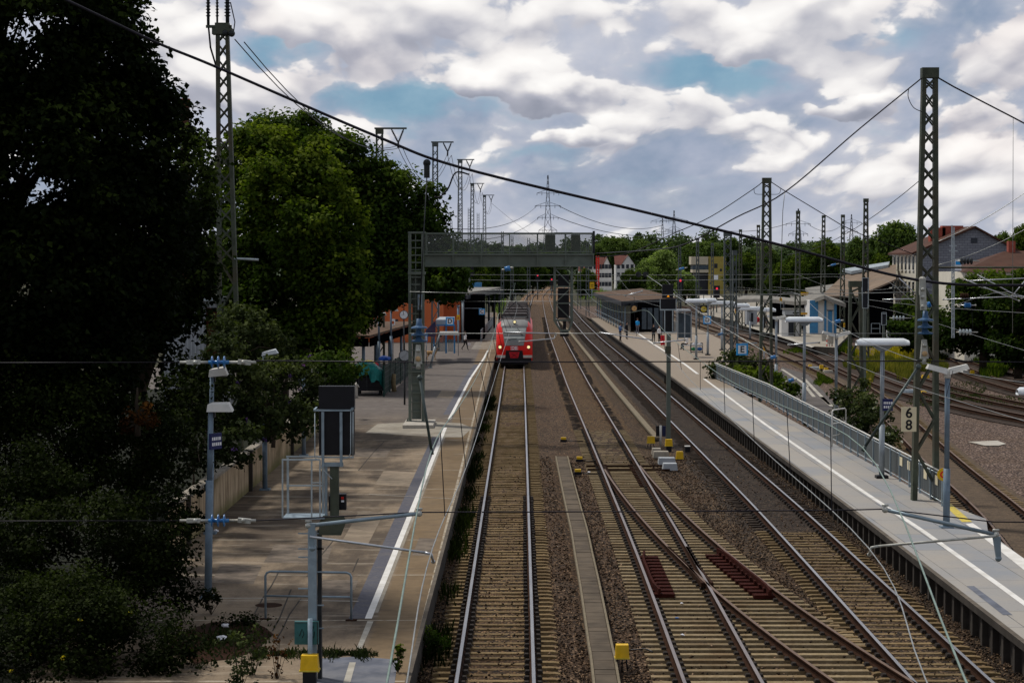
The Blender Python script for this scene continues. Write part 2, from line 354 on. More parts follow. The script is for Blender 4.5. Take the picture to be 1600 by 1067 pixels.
def text(s, name, material, parent, loc, size, rot=(math.pi / 2, 0, 0), ext=.002):
    cu = bpy.data.curves.new(name, 'FONT'); cu.body = s; cu.size = size; cu.align_x = 'CENTER'; cu.align_y = 'CENTER'; cu.extrude = ext; cu.offset = size * .022
    tmp = bpy.data.objects.new('tmp', cu); COL.objects.link(tmp); bpy.context.view_layer.update()
    me = bpy.data.meshes.new_from_object(tmp.evaluated_get(bpy.context.evaluated_depsgraph_get())); bpy.data.objects.remove(tmp)
    me.materials.clear(); me.materials.append(M[material]); o = bpy.data.objects.new(name, me); COL.objects.link(o)
    if parent:
        o.parent = parent; off = org(parent); loc = tuple(loc[i] - off[i] for i in range(3))
    o.location = loc; o.rotation_euler = rot; return o
def lerp(a, b, t): return a + (b - a) * t
def interp(pts, d):
    if d <= pts[0][0]: (a, b), (c, e) = pts[0], pts[1]
    elif d >= pts[-1][0]: (a, b), (c, e) = pts[-2], pts[-1]
    else:
        for i in range(len(pts) - 1):
            if pts[i][0] <= d <= pts[i + 1][0]: (a, b), (c, e) = pts[i], pts[i + 1]; break
    return b + (e - b) * (d - a) / (c - a)
def smooth_pts(pts, step):
    ds = np.arange(pts[0][0], pts[-1][0] + .01, 1.0); xs = np.interp(ds, [p[0] for p in pts], [p[1] for p in pts])
    k = np.exp(-np.linspace(-2, 2, 31) ** 2); k /= k.sum(); pad = 15
    xp = np.concatenate([xs[0] - (np.arange(pad, 0, -1)) * (xs[1] - xs[0]), xs, xs[-1] + np.arange(1, pad + 1) * (xs[-1] - xs[-2])])
    xs = np.convolve(xp, k, 'valid'); return list(zip(ds.tolist(), xs.tolist()))
# ================================================================== tracks
T1 = smooth_pts([(0, -.5), (41, -.33), (130, .04), (168, .17), (250, .75), (340, 1.8), (420, 2.9), (520, 4.3), (640, 7.5), (800, 13)], 1)
T2 = smooth_pts([(0, 3.75), (41, 4.10), (59, 4.26), (100, 4.36), (143, 4.44), (237, 4.97), (340, 6.0), (420, 6.9), (520, 8.2), (640, 11.3), (800, 17)], 1)
T3 = smooth_pts([(0, 8.2), (41, 8.57), (70, 8.87), (143, 9.0), (229, 8.9), (302, 9.3), (400, 10.3), (520, 12.2), (640, 15.3), (800, 21)], 1)
DV = [(30, 8.55), (36, 7.72), (41.2, 6.95), (47, 6.28), (53, 5.72), (59.3, 5.30), (65, 4.98), (70, 4.76), (76, 4.56), (82, 4.42), (88, 4.345)]
DV = smooth_pts(DV, 1)
def X(T, d): return interp_fast(T, d)
def interp_fast(T, d):
    i = int(d - T[0][0]); i = max(0, min(len(T) - 2, i)); a, b = T[i], T[i + 1]
    return a[1] + (b[1] - a[1]) * (d - a[0]) / (b[0] - a[0])
def path_of(T, d0, d1, k=.015):
    out = []; d = d0
    while d < d1: out.append(Vector((interp_fast(T, d), d, 0))); d += max(1.0, d * k)
    out.append(Vector((interp_fast(T, d1), d1, 0))); return out
def resample(P, step, grow=0):
    out = [P[0].copy()]; i = 0; pos = P[0].copy(); need = step; j = 1
    while j < len(P):
        seg = (P[j] - pos).length
        if seg >= need:
            pos = pos + (P[j] - pos).normalized() * need; out.append(pos.copy()); need = step if not grow else max(step, pos.y * grow)
        else:
            need -= seg; pos = P[j].copy(); j += 1
    return out
def tang(P, i):
    d = P[min(i + 1, len(P) - 1)] - P[max(i - 1, 0)]; d.z = 0; return d.normalized()
PROF = [(-.075, -.172), (.075, -.172), (.075, -.157), (.014, -.135), (.014, -.05), (.037, -.036), (.037, -.004), (.031, 0), (-.031, 0), (-.037, -.004), (-.037, -.036), (-.014, -.05), (-.014, -.135), (-.075, -.157)]
def rail(P, off, parent, top='rail_top', name='rail', label=None, prof=PROF):
    mb = MB(); n = len(prof); prev = None
    for i, p in enumerate(P):
        t = tang(P, i); s = Vector((t.y, -t.x, 0)); c = p + s * off
        o = mb.add([c + s * a + Vector((0, 0, z)) for a, z in prof])
        if prev is not None:
            for k in range(n):
                j = (k + 1) % n; mb.m = 1 if k in (6, 7, 8) else 0
                mb.face((prev + k, o + k, o + j, prev + j))
        else: mb.m = 0; mb.face(tuple(o + k for k in range(n)))
        prev = o
    mb.m = 0; mb.face(tuple(prev + k for k in reversed(range(n))))
    return mb.build(name, ['rust', top], parent, label)
GA = .753
def sleeper_shape(mb, c, s, t, half=1.3, w=.225, dip=.045, ztop=-.172, offs=(-GA, GA), fast=True, jit=0.0):
    xs = [-half, -half + .12, -.95, -.5, 0, .5, .95, half - .12, half] if dip else [-half, half]
    zt = {True: lambda x: -dip if abs(x) < .51 else (-.02 if abs(x) > half - .02 else 0), False: lambda x: 0}[bool(dip)]
    prev = None; mb.m = 0
    for x in xs:
        z = ztop + zt(x); q = c + s * x
        o = mb.add([q - t * w / 2 + Vector((0, 0, z - .2)), q - t * w * .42 + Vector((0, 0, z)), q + t * w * .42 + Vector((0, 0, z)), q + t * w / 2 + Vector((0, 0, z - .2))])
        if prev is not None:
            for k in range(3): mb.face((prev + k, o + k, o + k + 1, prev + k + 1))
        else: mb.face((o, o + 1, o + 2, o + 3))
        prev = o
    mb.face((prev + 3, prev + 2, prev + 1, prev))
    if fast:
        mb.m = 1
        for a in offs:
            for sg in (-1, 1):
                q = c + s * (a + sg * .125); q = Vector((q.x, q.y, ztop + .022)); u, v = s * .065, t * .11
                mb.hexa([q - u - v - Vector((0, 0, .03)), q + u - v - Vector((0, 0, .03)), q + u + v - Vector((0, 0, .03)), q - u + v - Vector((0, 0, .03))],
                        [q - u * .6 - v * .8 + Vector((0, 0, .03)), q + u * .6 - v * .8 + Vector((0, 0, .03)), q + u * .6 + v * .8 + Vector((0, 0, .03)), q - u * .6 + v * .8 + Vector((0, 0, .03))])
        mb.m = 0
def sleepers(P, parent, mname, n_ind, skip=None, far_fast=70, **kw):
    S = resample(P, .6); rest = MB(); cnt = 0; proto = None
    for i, p in enumerate(S):
        if skip and skip(p): continue
        t = tang(S, i); s = Vector((t.y, -t.x, 0)); j = random.uniform(-.012, .012); q = p + Vector((0, 0, random.uniform(-.012, .006)))
        if cnt < n_ind:
            if proto is None:
                mb = MB(); sleeper_shape(mb, Vector((0, 0, 0)), Vector((1, 0, 0)), Vector((0, 1, 0)), **kw); proto = o = mb.build('sleeper', [mname, 'fasten_shade'], parent)
            else: o = proto.copy(); COL.objects.link(o)
            o.location = (q.x + random.uniform(-.015, .015), q.y, q.z); o.rotation_euler = (0, 0, math.atan2(t.y, t.x) - math.pi / 2 + j * .6); cnt += 1
        else: sleeper_shape(rest, q, s, t, fast=(p.y < far_fast), **kw)
    if rest.v: rest.build('sleeper', [mname, 'fasten_shade'], parent, None, 'stuff')
# ---- ground and ballast
mb = MB(); mb.poly([(-4000, -60, -.62), (4000, -60, -.62), (4000, 9000, -.62), (-4000, 9000, -.62)]); struct(mb.build('ground', 'earth'))
def ballast_sheet():
    ds = []; d = 18.0
    while d < 800: ds.append(d); d += .35 if d < 75 else (.9 if d < 140 else d * .02)
    cols = 64; vs = []; tone = []
    for d in ds:
        a = interp_fast(T1, d) - 1.95; b = interp_fast(T3, d) + 1.9; c1, c2, c3 = (interp_fast(T, d) for T in (T1, T2, T3)); dv = interp_fast(DV, d) if d < 88 else c2
        for k in range(cols + 1):
            x = a + (b - a) * k / cols
            m = min(abs(x - c1), abs(x - c2), abs(x - c3), abs(x - dv) if 36 < d < 88 else 99)
            z = (-.243 if d < 110 and (abs(x - c1) < 1.2 or m < 1.2 and d < 66) else -.225) - .10 * min(1, max(0, (m - 1.3) / .9)) + random.uniform(-.022, .022)
            dd = min(abs(x - c1), 9)
            dark3 = max(0, 1 - abs(x - c3) / 1.9)
            warm = (1.0, 1.0, 1.0)
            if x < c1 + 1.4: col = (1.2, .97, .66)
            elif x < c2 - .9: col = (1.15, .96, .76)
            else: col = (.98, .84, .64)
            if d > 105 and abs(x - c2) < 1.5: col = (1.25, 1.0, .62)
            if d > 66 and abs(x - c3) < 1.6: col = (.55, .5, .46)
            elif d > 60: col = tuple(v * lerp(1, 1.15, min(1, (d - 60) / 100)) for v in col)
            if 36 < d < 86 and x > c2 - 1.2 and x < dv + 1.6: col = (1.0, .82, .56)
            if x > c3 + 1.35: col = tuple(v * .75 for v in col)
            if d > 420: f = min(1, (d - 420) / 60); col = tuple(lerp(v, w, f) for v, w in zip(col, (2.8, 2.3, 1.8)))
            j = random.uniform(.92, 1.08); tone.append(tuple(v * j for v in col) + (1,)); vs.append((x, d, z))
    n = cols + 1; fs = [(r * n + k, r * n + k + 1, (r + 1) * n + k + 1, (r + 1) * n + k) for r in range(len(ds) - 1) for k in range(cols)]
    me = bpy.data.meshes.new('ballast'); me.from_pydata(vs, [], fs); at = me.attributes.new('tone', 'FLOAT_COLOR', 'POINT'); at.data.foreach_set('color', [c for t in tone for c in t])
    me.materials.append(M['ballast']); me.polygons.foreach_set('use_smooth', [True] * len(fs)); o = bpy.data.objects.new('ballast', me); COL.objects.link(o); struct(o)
ballast_sheet()
def stones():
    n = 46000; d = 37 + 55 * RNG.random(n) ** 1.7; x = np.empty(n); u = RNG.random(n)
    lo = np.array([interp_fast(T1, v) - 1.9 for v in d]); hi = np.array([interp_fast(T3, v) + 1.85 for v in d]); x = lo + (hi - lo) * u
    c1 = np.array([interp_fast(T1, v) for v in d]); c2 = np.array([interp_fast(T2, v) for v in d]); c3 = np.array([interp_fast(T3, v) for v in d]); dv = np.array([interp_fast(DV, v) if v < 88 else interp_fast(T2, v) for v in d])
    m = np.minimum(np.minimum(abs(x - c1), abs(x - c2)), np.minimum(abs(x - c3), np.where(d < 88, abs(x - dv), 99)))
    keep = ~((m < 1.25) & (RNG.random(n) < .9)); keep &= ~(abs(x - 1.95) < .32)
    x, d, m = x[keep], d[keep], m[keep]; n = len(x); z = -.205 - .10 * np.clip((m - 1.3) / .9, 0, 1) + RNG.uniform(-.005, .02, n)
    r = RNG.uniform(.018, .042, n)
    base = np.array([(1, 0, 0), (-.9, .2, 0), (0, 1, .1), (.1, -1, 0), (.1, .1, .8), (0, 0, -.7)], float)
    ang = RNG.random(n) * 6.28; cs, sn = np.cos(ang), np.sin(ang)
    sc = RNG.uniform(.7, 1.3, (n, 3)); b = base[None] * sc[:, None, :] * r[:, None, None]
    bx = b[..., 0] * cs[:, None] - b[..., 1] * sn[:, None]; by = b[..., 0] * sn[:, None] + b[..., 1] * cs[:, None]
    V = np.stack([bx + x[:, None], by + d[:, None], b[..., 2] + z[:, None]], -1).reshape(-1, 3)
    fb = np.array([(0, 2, 4), (2, 1, 4), (1, 3, 4), (3, 0, 4), (2, 0, 5), (1, 2, 5), (3, 1, 5), (0, 3, 5)]); Fc = (fb[None] + (np.arange(n) * 6)[:, None, None]).reshape(-1, 3)
    o = np_mesh('ballast_stones', V, Fc, 'stones'); at = o.data.attributes.new('tone', 'FLOAT_COLOR', 'POINT')
    k = RNG.uniform(.6, 1.7, n); tint = np.array([1.15, 1.0, .85]); cl = np.ones((n, 4)); cl[:, :3] = k[:, None] * tint; at.data.foreach_set('color', np.repeat(cl, 6, 0).ravel()); o['kind'] = 'stuff'
def np_mesh(name, V, Fc, material, shade=None, parent=None):
    me = bpy.data.meshes.new(name); k = Fc.shape[1]; me.vertices.add(len(V)); me.vertices.foreach_set('co', V.astype(np.float32).ravel())
    me.loops.add(Fc.size); me.loops.foreach_set('vertex_index', Fc.astype(np.int32).ravel()); me.polygons.add(len(Fc)); me.polygons.foreach_set('loop_start', np.arange(0, Fc.size, k, dtype=np.int32))
    me.update(calc_edges=True)
    if shade is not None:
        at = me.attributes.new('shade', 'FLOAT', 'FACE'); at.data.foreach_set('value', shade.astype(np.float32))
    me.materials.append(M[material]); o = bpy.data.objects.new(name, me); COL.objects.link(o)
    if parent: o.parent = parent
    return o
stones()
# ---- the four running lines
def track(label, T, d0, d1, sm, n_ind, gmax=60, top='rail_top', skip=None, **kw):
    t = thing('railway_track', label, 'railway track'); P = path_of(T, d0, d1)
    for sg in (-1, 1): rail(P, sg * GA, t, top)
    sleepers(path_of(T, d0, gmax), t, sm, n_ind, skip, **kw); return t
tr1 = track('straight track under the red train, shiny rails on tan concrete sleepers', T1, 16, 760, 'sleeper_tan', 100, 330)
tr2 = track('track between the signal gantry cage and the turnout, pale then dark sleepers', T2, 16, 760, 'sleeper_turnout', 60, 106, top='rail_worn', skip=lambda p: p.y < 89)
sleepers(path_of(T2, 106, 330), tr2, 'sleeper_dark', 0, ztop=-.197)
tr3 = track('dark track running along the edge of the fenced island platform', T3, 16, 760, 'sleeper_tan', 60, 66)
sleepers(path_of(T3, 66, 330), tr3, 'sleeper_dark', 40, ztop=-.185)
# ---- turnout with diverging rails, check rails and long sleepers
to = thing('railway_turnout', 'rusty turnout curving off the middle track, long pale sleepers and red check rails', 'turnout')
for sg in (-1, 1): rail(path_of(DV, 31, 84 if sg < 0 else 85.5), sg * GA, to, 'rail_dull', 'rail')
proto = {}
d = 36.0
while d < 88.6:
    c2, dv = X(T2, d), X(DV, d) if d < 88 else X(T2, d); a = c2 - 1.32; b = min(dv + 1.32, X(T3, d) - 1.33 if d < 46 else 99); mid, half = (a + b) / 2, (b - a) / 2
    m = MB(); sleeper_shape(m, Vector((mid, d, random.uniform(-.008, .004))), Vector((1, 0, 0)), Vector((0, 1, 0)), half=half, w=.27, dip=0, offs=tuple(o - mid for o in (c2 - GA, c2 + GA, dv - GA, dv + GA)))
    m.build('sleeper', ['sleeper_turnout', 'fasten_shade'], to); d += .6
def check(T, d0, d1, off, flare, sg):
    P = path_of(T, d0, d1); m = MB()
    for i in range(len(P) - 1):
        f = lambda q: off + sg * (.10 * max(0, 1 - min(q - d0, d1 - q) / 1.2))
        a, b = P[i] + Vector((f(P[i].y), 0, -.02)), P[i + 1] + Vector((f(P[i + 1].y), 0, -.02)); m.bar(a, b, .06, .16)
    k = d0 + .2
    while k < d1:
        c = interp_fast(T, k) + off + sg * .22; m.box((c, k, -.125), (.52, .30, .09)); m.box((c - sg * .12, k, -.06), (.05, .25, .12)); m.box((c, k + .3, -.145), (.50, .29, .05)); k += .6
    return m.build('check_rail', 'primer_red', to, 'dark red check rail on ribbed base plates')
check(T2, 52.6, 59.6, -GA + .11, 0, 1); check(DV, 52.4, 60.2, GA - .11, 0, -1)
m = MB()   # crossing (frog) and wing rails
dc = 57.6
for (x0, d0, x1, d1) in ((X(DV, 61) - GA, 61, X(DV, 57.2) - GA + .02, 57.2), (X(DV, 57.2) - GA + .02, 57.2, X(T2, 54) + GA - .12, 54.0), (X(T2, 61) + GA, 61, X(T2, 57.2) + GA, 57.2), (X(T2, 57.2) + GA, 57.2, X(DV, 54) - GA + .14, 54.0)):
    m.bar((x0, d0, -.06), (x1, d1, -.06), .07, .12)
m.build('crossing', 'rust', to)
m = MB()
for d in np.arange(79, 88, .6):
    for sg in (-1, 1): m.box((X(T2, d) + sg * (GA - .16), d, -.155), (.30, .2, .05))
m.build('slide_plate', 'rust', to)
m = MB()
for dd in (86.9, 85.2): m.bar((X(T2, dd) - 1.3, dd, -.14), (X(T2, dd) + 2.0, dd, -.14), .07, .06)
m.build('switch_rod', 'rust', to)
# ---- tracks beyond the island platform, surveyed rail by rail
def pxpath(pts, z=0.0, ext=None):
    P = [G(x, y, z) for x, y in pts]; P.sort(key=lambda p: p.y); return P
def catmull(P, n=8):
    out = []
    for i in range(len(P) - 1):
        p0, p1, p2, p3 = P[max(i - 1, 0)], P[i], P[i + 1], P[min(i + 2, len(P) - 1)]
        for k in range(n):
            t = k / n; out.append(.5 * ((2 * p1) + (p2 - p0) * t + (2 * p0 - 5 * p1 + 4 * p2 - p3) * t * t + (3 * p1 - p0 - 3 * p2 + p3) * t ** 3))
    out.append(P[-1]); return out
def ytrack(label, cpts, sm, n_ind, smax, top='rail_dull', grow=.02):
    P = resample(catmull([Vector((x, y, 0)) for x, y in cpts], 12), 1.0, grow); t = thing('railway_track', label, 'railway track')
    for sg in (-1, 1): rail(P, sg * GA, t, top)
    Q = [p for p in P if p.y < smax]
    if sm: sleepers(Q, t, sm, n_ind, far_fast=95)
    return P
YP = []
YP.append(ytrack('single track passing close behind the fence of the island platform', [(13.1, 40), (14.3, 55), (16.0, 69), (17.6, 86), (19.35, 103), (21.6, 125), (23.4, 150), (24.6, 185), (25.2, 230), (25.5, 300), (27, 420)], 'sleeper_tan', 70, 190))
YP.append(ytrack('first dark yard track behind the gravel field', [(32.0, 88), (27.3, 111), (25.9, 124), (25.2, 140), (26.2, 165), (28.0, 195), (29.3, 240), (30.0, 310), (32, 420)], 'sleeper_dark', 0, 200, 'rail_dull'))
YP.append(ytrack('second dark yard track, beside the tall yellow grass', [(34.5, 92), (30.2, 116), (28.6, 133), (28.6, 152), (30.2, 180), (32.0, 220), (33.5, 280), (35.5, 420)], 'sleeper_dark', 0, 180, 'rail_dull'))
YP.append(ytrack('curving yard lead that swings across towards the weedy bank', [(36.6, 108), (34.0, 121), (33.2, 138), (34.2, 158), (37.0, 185), (42, 230), (49, 290)], 'sleeper_dark', 0, 200, 'rail_dull'))
YP.append(ytrack('outermost yard track at the foot of the bushy bank', [(41.0, 112), (38.2, 132), (37.6, 150), (39.0, 180), (43.5, 230), (51.5, 290)], 'sleeper_dark', 0, 200, 'rail_dull'))
# yard ballast
m = MB(); m.poly([(14.6, 40, -.24), (60, 40, -.24), (60, 150, -.24), (14.6, 150, -.24)]); m.poly([(13, 150.01, -.24), (60, 150.01, -.24), (70, 420, -.24), (11, 420, -.24)])
struct(m.build('yard_gravel', 'gravel_yard'))
def strip(P, w, z, name, material, off=0.0):
    m = MB(); prev = None
    for i, p in enumerate(P):
        t = tang(P, i); s = Vector((t.y, -t.x, 0)); o = m.add([p + s * (off - w / 2) + Vector((0, 0, z)), p + s * (off + w / 2) + Vector((0, 0, z))])
        if prev is not None: m.face((prev, prev + 1, o + 1, o))
        prev = o
    return m.build(name, material)
mat('dark_ballast', (.040, .026, .018), .95, 0, .4, 14, (.02, .016, .012), .5, .4); mat('dark_ballast2', (.10, .07, .045), .95, 0, .5, 14, (.03, .024, .018), .5, .4)
for i, P in enumerate(YP): struct(strip(P, 3.6 if i else 3.0, -.2 + .004 * i, 'track_bed', 'dark_ballast' if i else 'dark_ballast2'))
# far station throat, laid as a pale sheet
m = MB(); m.poly([(24, 500, -.16), (50, 500, -.16), (60, 640, -.16), (27, 640, -.16)]); struct(m.build('pale_ground', 'concrete_light'))
# ================================================================== platforms
PZ = .55
mat('patch_dark', (.125, .10, .078), .9, 0, .35, 2.5, (.20, .16, .12), .5); mat('patch_light', (.245, .195, .14), .9, 0, .3, 2.0, (.14, .105, .075), .6)
mat('concrete_dark2', (.12, .10, .078), .9, 0, .3, 3, (.05, .04, .03), .6)
def e1(d): return X(T1, d) - interp([(0, 1.55), (100, 1.62), (168, 1.6), (300, 1.7)], d)
def sheet(name, material, left, right, ds, z, parent=None, depth=None, side='concrete_dark'):
    m = MB(); prev = None
    for d in ds:
        o = m.add([(left(d), d, z), (right(d), d, z)])
        if prev is not None: m.face((prev, prev + 1, o + 1, o))
        prev = o
    if depth:
        m.m = 1
        for f, rev in ((left, False), (right, True)):
            prev = None
            for d in ds:
                o = m.add([(f(d), d, z), (f(d), d, z - depth)])
                if prev is not None: m.face((prev, o, o + 1, prev + 1) if not rev else (prev, prev + 1, o + 1, o))
                prev = o
        d = ds[0]; m.poly([(left(d), d, z), (left(d), d, z - depth), (right(d), d, z - depth), (right(d), d, z)])
    return m.build(name, [material, side] if depth else material, parent)
DS = [30, 33, 36, 40, 45, 50, 60, 70, 80, 90, 100, 104.9, 105, 120, 135, 150, 168, 190, 220, 260, 300, 330]
pl = struct(sheet('platform', 'platform_concrete', lambda d: -8.9 if d < 105 else -26, e1, DS, PZ, None, 1.1))
struct(sheet('platform_edging', 'concrete_dark2', lambda d: e1(d) - .02, lambda d: e1(d) + .07, DS[:17], PZ + .004, pl, .12))
def wl(d): return interp([(41, -3.06), (101, -3.07), (140, -2.75), (170, -2.25), (185, -2.1)], d)
white = struct(sheet('white_line', 'white_paint', lambda d: wl(d) - .075, lambda d: wl(d) + .075, [45.2, 55, 66, 80, 98.2], PZ + .006, pl)); struct(sheet('white_line', 'white_paint', lambda d: wl(d) - .075, lambda d: wl(d) + .075, [103.5, 120, 140, 155, 170, 186], PZ + .006, pl))
struct(sheet('tactile_strip', 'tactile', lambda d: wl(d) - .42, lambda d: wl(d) - .08, [45.2, 60, 80, 94], PZ + .004, pl)); struct(sheet('tactile_strip', 'tactile', lambda d: wl(d) - .42, lambda d: wl(d) - .08, [106.5, 120, 140, 160], PZ + .004, pl))
struct(sheet('pale_strip', 'concrete', lambda d: wl(d) + .08, lambda d: wl(d) + .16, [46, 60, 80, 98.2], PZ + .004, pl))
m = MB(); q = [G(x, y, PZ + .006) for x, y in ((574, 970), (566, 990), (557, 1013), (564.5, 1013), (575, 990), (583.5, 970))]; m.poly([q[0], q[1], q[4], q[5]]); m.poly([q[1], q[2], q[3], q[4]]); struct(m.build('worn_line', 'worn_white', pl))
m = MB(); m.poly([G(x, y, PZ + .010) for x, y in ((546, 1034), (536, 1067), (526, 1100), (538, 1100), (547, 1067), (556, 1034))]); struct(m.build('worn_line', 'worn_white', pl))
m = MB(); m.poly([G(x, y, PZ + .006) for x, y in ((500, 1028), (490, 1110), (610, 1110), (622, 1030), (560, 1025))]); struct(m.build('asphalt_patch', 'asphalt_patch', pl))
m = MB(); m.poly([G(x, y, PZ + .005) for x, y in ((590, 662), (571, 676), (690, 683), (722, 683), (738, 668), (720, 661), (660, 658))]); struct(m.build('concrete_patch', 'concrete', pl))
m = MB()
for a, b, w in (((345, 775), (490, 776), .05), ((577, 772), (707, 779), .05), ((500, 663), (640, 661), .05), ((672, 652), (742, 655), .06), ((690, 601), (757, 602), .07), ((330, 934), (412, 934), .05), ((468, 937), (560, 939), .05)):
    m.bar(G(*a, PZ + .004), G(*b, PZ + .004), w, .008)
struct(m.build('seam', 'concrete_light', pl))
m = MB()
for pts in (((455, 920), (447, 940), (437, 965), (426, 985)), ((470, 935), (452, 960), (440, 985), (428, 1005)), ((560, 872), (551, 893)), ((437, 890), (424, 915), (410, 935), (398, 958)), ((600, 690), (585, 705), (572, 720), (560, 735)), ((520, 845), (500, 870), (480, 900))):
    for i in range(len(pts) - 1): m.bar(G(*pts[i], PZ + .003), G(*pts[i + 1], PZ + .003), .03, .006)
struct(m.build('crack', 'concrete_dark', pl))
for pts, mt in ((((430, 850), (520, 852), (510, 880), (412, 878)), 'patch_dark'), (((600, 735), (668, 738), (655, 760), (585, 757)), 'patch_light'), (((345, 880), (410, 882), (396, 912), (330, 910)), 'patch_dark'), (((560, 700), (612, 701), (602, 714), (548, 713)), 'patch_dark'), (((690, 610), (735, 611), (728, 622), (682, 621)), 'patch_light'), (((560, 800), (600, 801), (575, 850), (533, 848)), 'patch_light'), (((505, 905), (560, 906), (548, 935), (490, 934)), 'patch_dark'), (((655, 840), (682, 841), (672, 868), (644, 867)), 'patch_dark')):
    m = MB(); m.poly([G(x, y, PZ + .0025) for x, y in reversed(pts)]); struct(m.build('repair_patch', mt, pl))
m = MB(); c = G(420, 945, PZ + .003); m.lathe(c, (0, 0, 1), [(0, .3), (.006, .3)], 20); struct(m.build('manhole_cover', 'rust', pl))
# ---- the island platform
def eR(d): return X(T3, d) + 1.66
DR = [30, 36, 42, 48, 54, 60, 63, 66, 72, 80, 90, 100, 110, 120, 129, 130, 145, 160, 175, 190, 215, 240, 265, 297]
def rR(d): return interp([(0, 12.8), (42, 12.8), (58, 13.2), (62.6, 13.75), (63.2, 14.2), (65.5, 14.3), (66.2, 13.55), (140, 13.5), (146, 15.6), (180, 19.5), (230, 21.5), (297, 21.8)], d)
isl = struct(sheet('platform', 'platform_slabs', eR, rR, DR, PZ))
struct(sheet('platform_coping', 'concrete_dark2', lambda d: eR(d) - .06, lambda d: eR(d) + .06, DR, PZ + .004, isl, .16))
def wR(d): return interp([(30, 11.25), (47.7, 11.43), (60, 11.42), (100, 11.75), (140, 12.0), (170, 11.2), (200, 10.9), (297, 11.3)], d)
def wR2(d): return G(*{0: (1060, 560), 1: (1115, 600), 2: (1200, 666), 3: (1397, 800), 4: (1462, 841), 5: (1600, 940)}[0], PZ).x
WR = sorted([(G(x, y, PZ).y, G(x, y, PZ).x) for x, y in ((1000, 523), (1032, 545), (1062, 563), (1115, 603), (1200, 666), (1320, 748), (1397, 801), (1462, 842), (1600, 942), (1700, 1015))])
struct(sheet('white_line', 'white_paint', lambda d: interp(WR, d) - .08, lambda d: interp(WR, d) + .08, [44, 50, 60, 70, 80, 90, 100, 115, 140], PZ + .006, isl)); struct(sheet('white_line', 'white_paint', lambda d: interp(WR, d) - .1, lambda d: interp(WR, d) + .1, [146, 160, 175, 200, 240], PZ + .006, isl))
m = MB(); m.poly([G(x, y, PZ + .006) for x, y in ((1509, 818), (1600, 890), (1620, 906), (1620, 888), (1600, 872), (1520, 817))]); struct(m.build('white_line', 'white_paint', isl))
m = MB(); m.poly([G(x, y, PZ + .006) for x, y in ((1485, 786), (1480, 793), (1503, 815), (1519, 815))]); struct(m.build('yellow_paint', 'yellow_dull', isl))
m = MB(); m.poly([G(x, y, PZ + .006) for x, y in ((1510, 915), (1567, 960), (1582, 960), (1522, 915))]); struct(m.build('drain_cover', 'asphalt_patch', isl))
m = MB()   # recessed edge wall with ribs
d = 34.0
for i in range(len(DR) - 1):
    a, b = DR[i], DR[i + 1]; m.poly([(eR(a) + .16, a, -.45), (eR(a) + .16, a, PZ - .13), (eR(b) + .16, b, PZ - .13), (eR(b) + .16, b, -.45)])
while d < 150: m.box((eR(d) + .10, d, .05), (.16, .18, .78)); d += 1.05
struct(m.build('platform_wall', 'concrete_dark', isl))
m = MB()
for i in range(len(DR) - 1):
    a, b = DR[i], DR[i + 1]
    if a > 70: continue
m.poly([(eR(36) - .0, 36, -.42), (rR(36), 36, -.42), (rR(36), 36, PZ), (eR(36), 36, PZ)]); struct(m.build('platform_end', 'concrete_dark', isl))
# ---- platform beyond the yard tracks and the abandoned platform strip
m = MB(); q = [G(x, y, PZ) for x, y in ((1085, 488), (1165, 505), (1218, 524), (1268, 541), (1306, 543), (1330, 520), (1310, 500), (1180, 470))]; q2 = [Vector((p.x, p.y, -.3)) for p in q]; m.m = 0; m.poly(q)
m.m = 1
for i in range(len(q)): j = (i + 1) % len(q); m.poly([q[i], q2[i], q2[j], q[j]])
fp = struct(m.build('platform', ['concrete', 'concrete_dark']))
m = MB(); m.poly([G(x, y, PZ + .005) for x, y in ((1150, 505.5), (1218, 526), (1268, 543), (1273, 541), (1222, 523), (1155, 503.5))]); struct(m.build('edge_strip', 'worn_white', fp))
m = MB(); m.poly([G(x, y, -.1) for x, y in ((1205, 600), (1222, 573), (1262, 585), (1300, 625), (1345, 668), (1392, 735), (1345, 735), (1250, 655))]); struct(m.build('old_platform', 'asphalt_old'))
m = MB()
for pts in (((1222, 577), (1236, 586), (1250, 595), (1262, 604)), ((1255, 599), (1262, 608), (1272, 620)), ((1275, 611), (1286, 622), (1300, 635)), ((1255, 590), (1275, 611)), ((1284, 620), (1296, 632))):
    for i in range(len(pts) - 1): m.bar(G(*pts[i], -.09), G(*pts[i + 1], -.09), .22, .012)
struct(m.build('worn_line', 'worn_white'))
m = MB(); m.poly([G(x, y, -.2) for x, y in ((1512, 690), (1558, 688), (1572, 693), (1560, 696), (1540, 696))]); struct(m.build('concrete_slab', 'concrete_light'))
# ---- cable duct between the tracks
cd = thing('cable_trough', 'concrete cable trough with flat lid slabs kinking between the two near tracks', 'cable trough')
pts = [(877.5, 714), (886, 752), (895, 790), (905, 830), (912, 867), (922, 918), (932, 975), (938, 1010), (942, 1030), (949, 1080)]
P = resample(catmull([G(x, y, -.1) for x, y in reversed(pts)], 8), .5)
lid = MB()
for i in range(len(P) - 1):
    a, b = P[i], P[i + 1]; t = (b - a).normalized(); g = t * .008
    dz = Vector((0, 0, random.uniform(-.006, .006))); lid.bar(a + g + dz, b - g + dz, .42, .09)
lid.build('lid', 'trough', cd)
for q, sg in ((0, -1), (1, 1)):
    ed = MB()
    for i in range(len(P) - 1): s = tang(P, i).cross(Vector((0, 0, 1))); s2 = tang(P, i + 1).cross(Vector((0, 0, 1))); ed.bar(P[i] + s * sg * .245, P[i + 1] + s2 * sg * .245, .05, .14)
    ed.build('side_wall', 'trough_edge', cd)
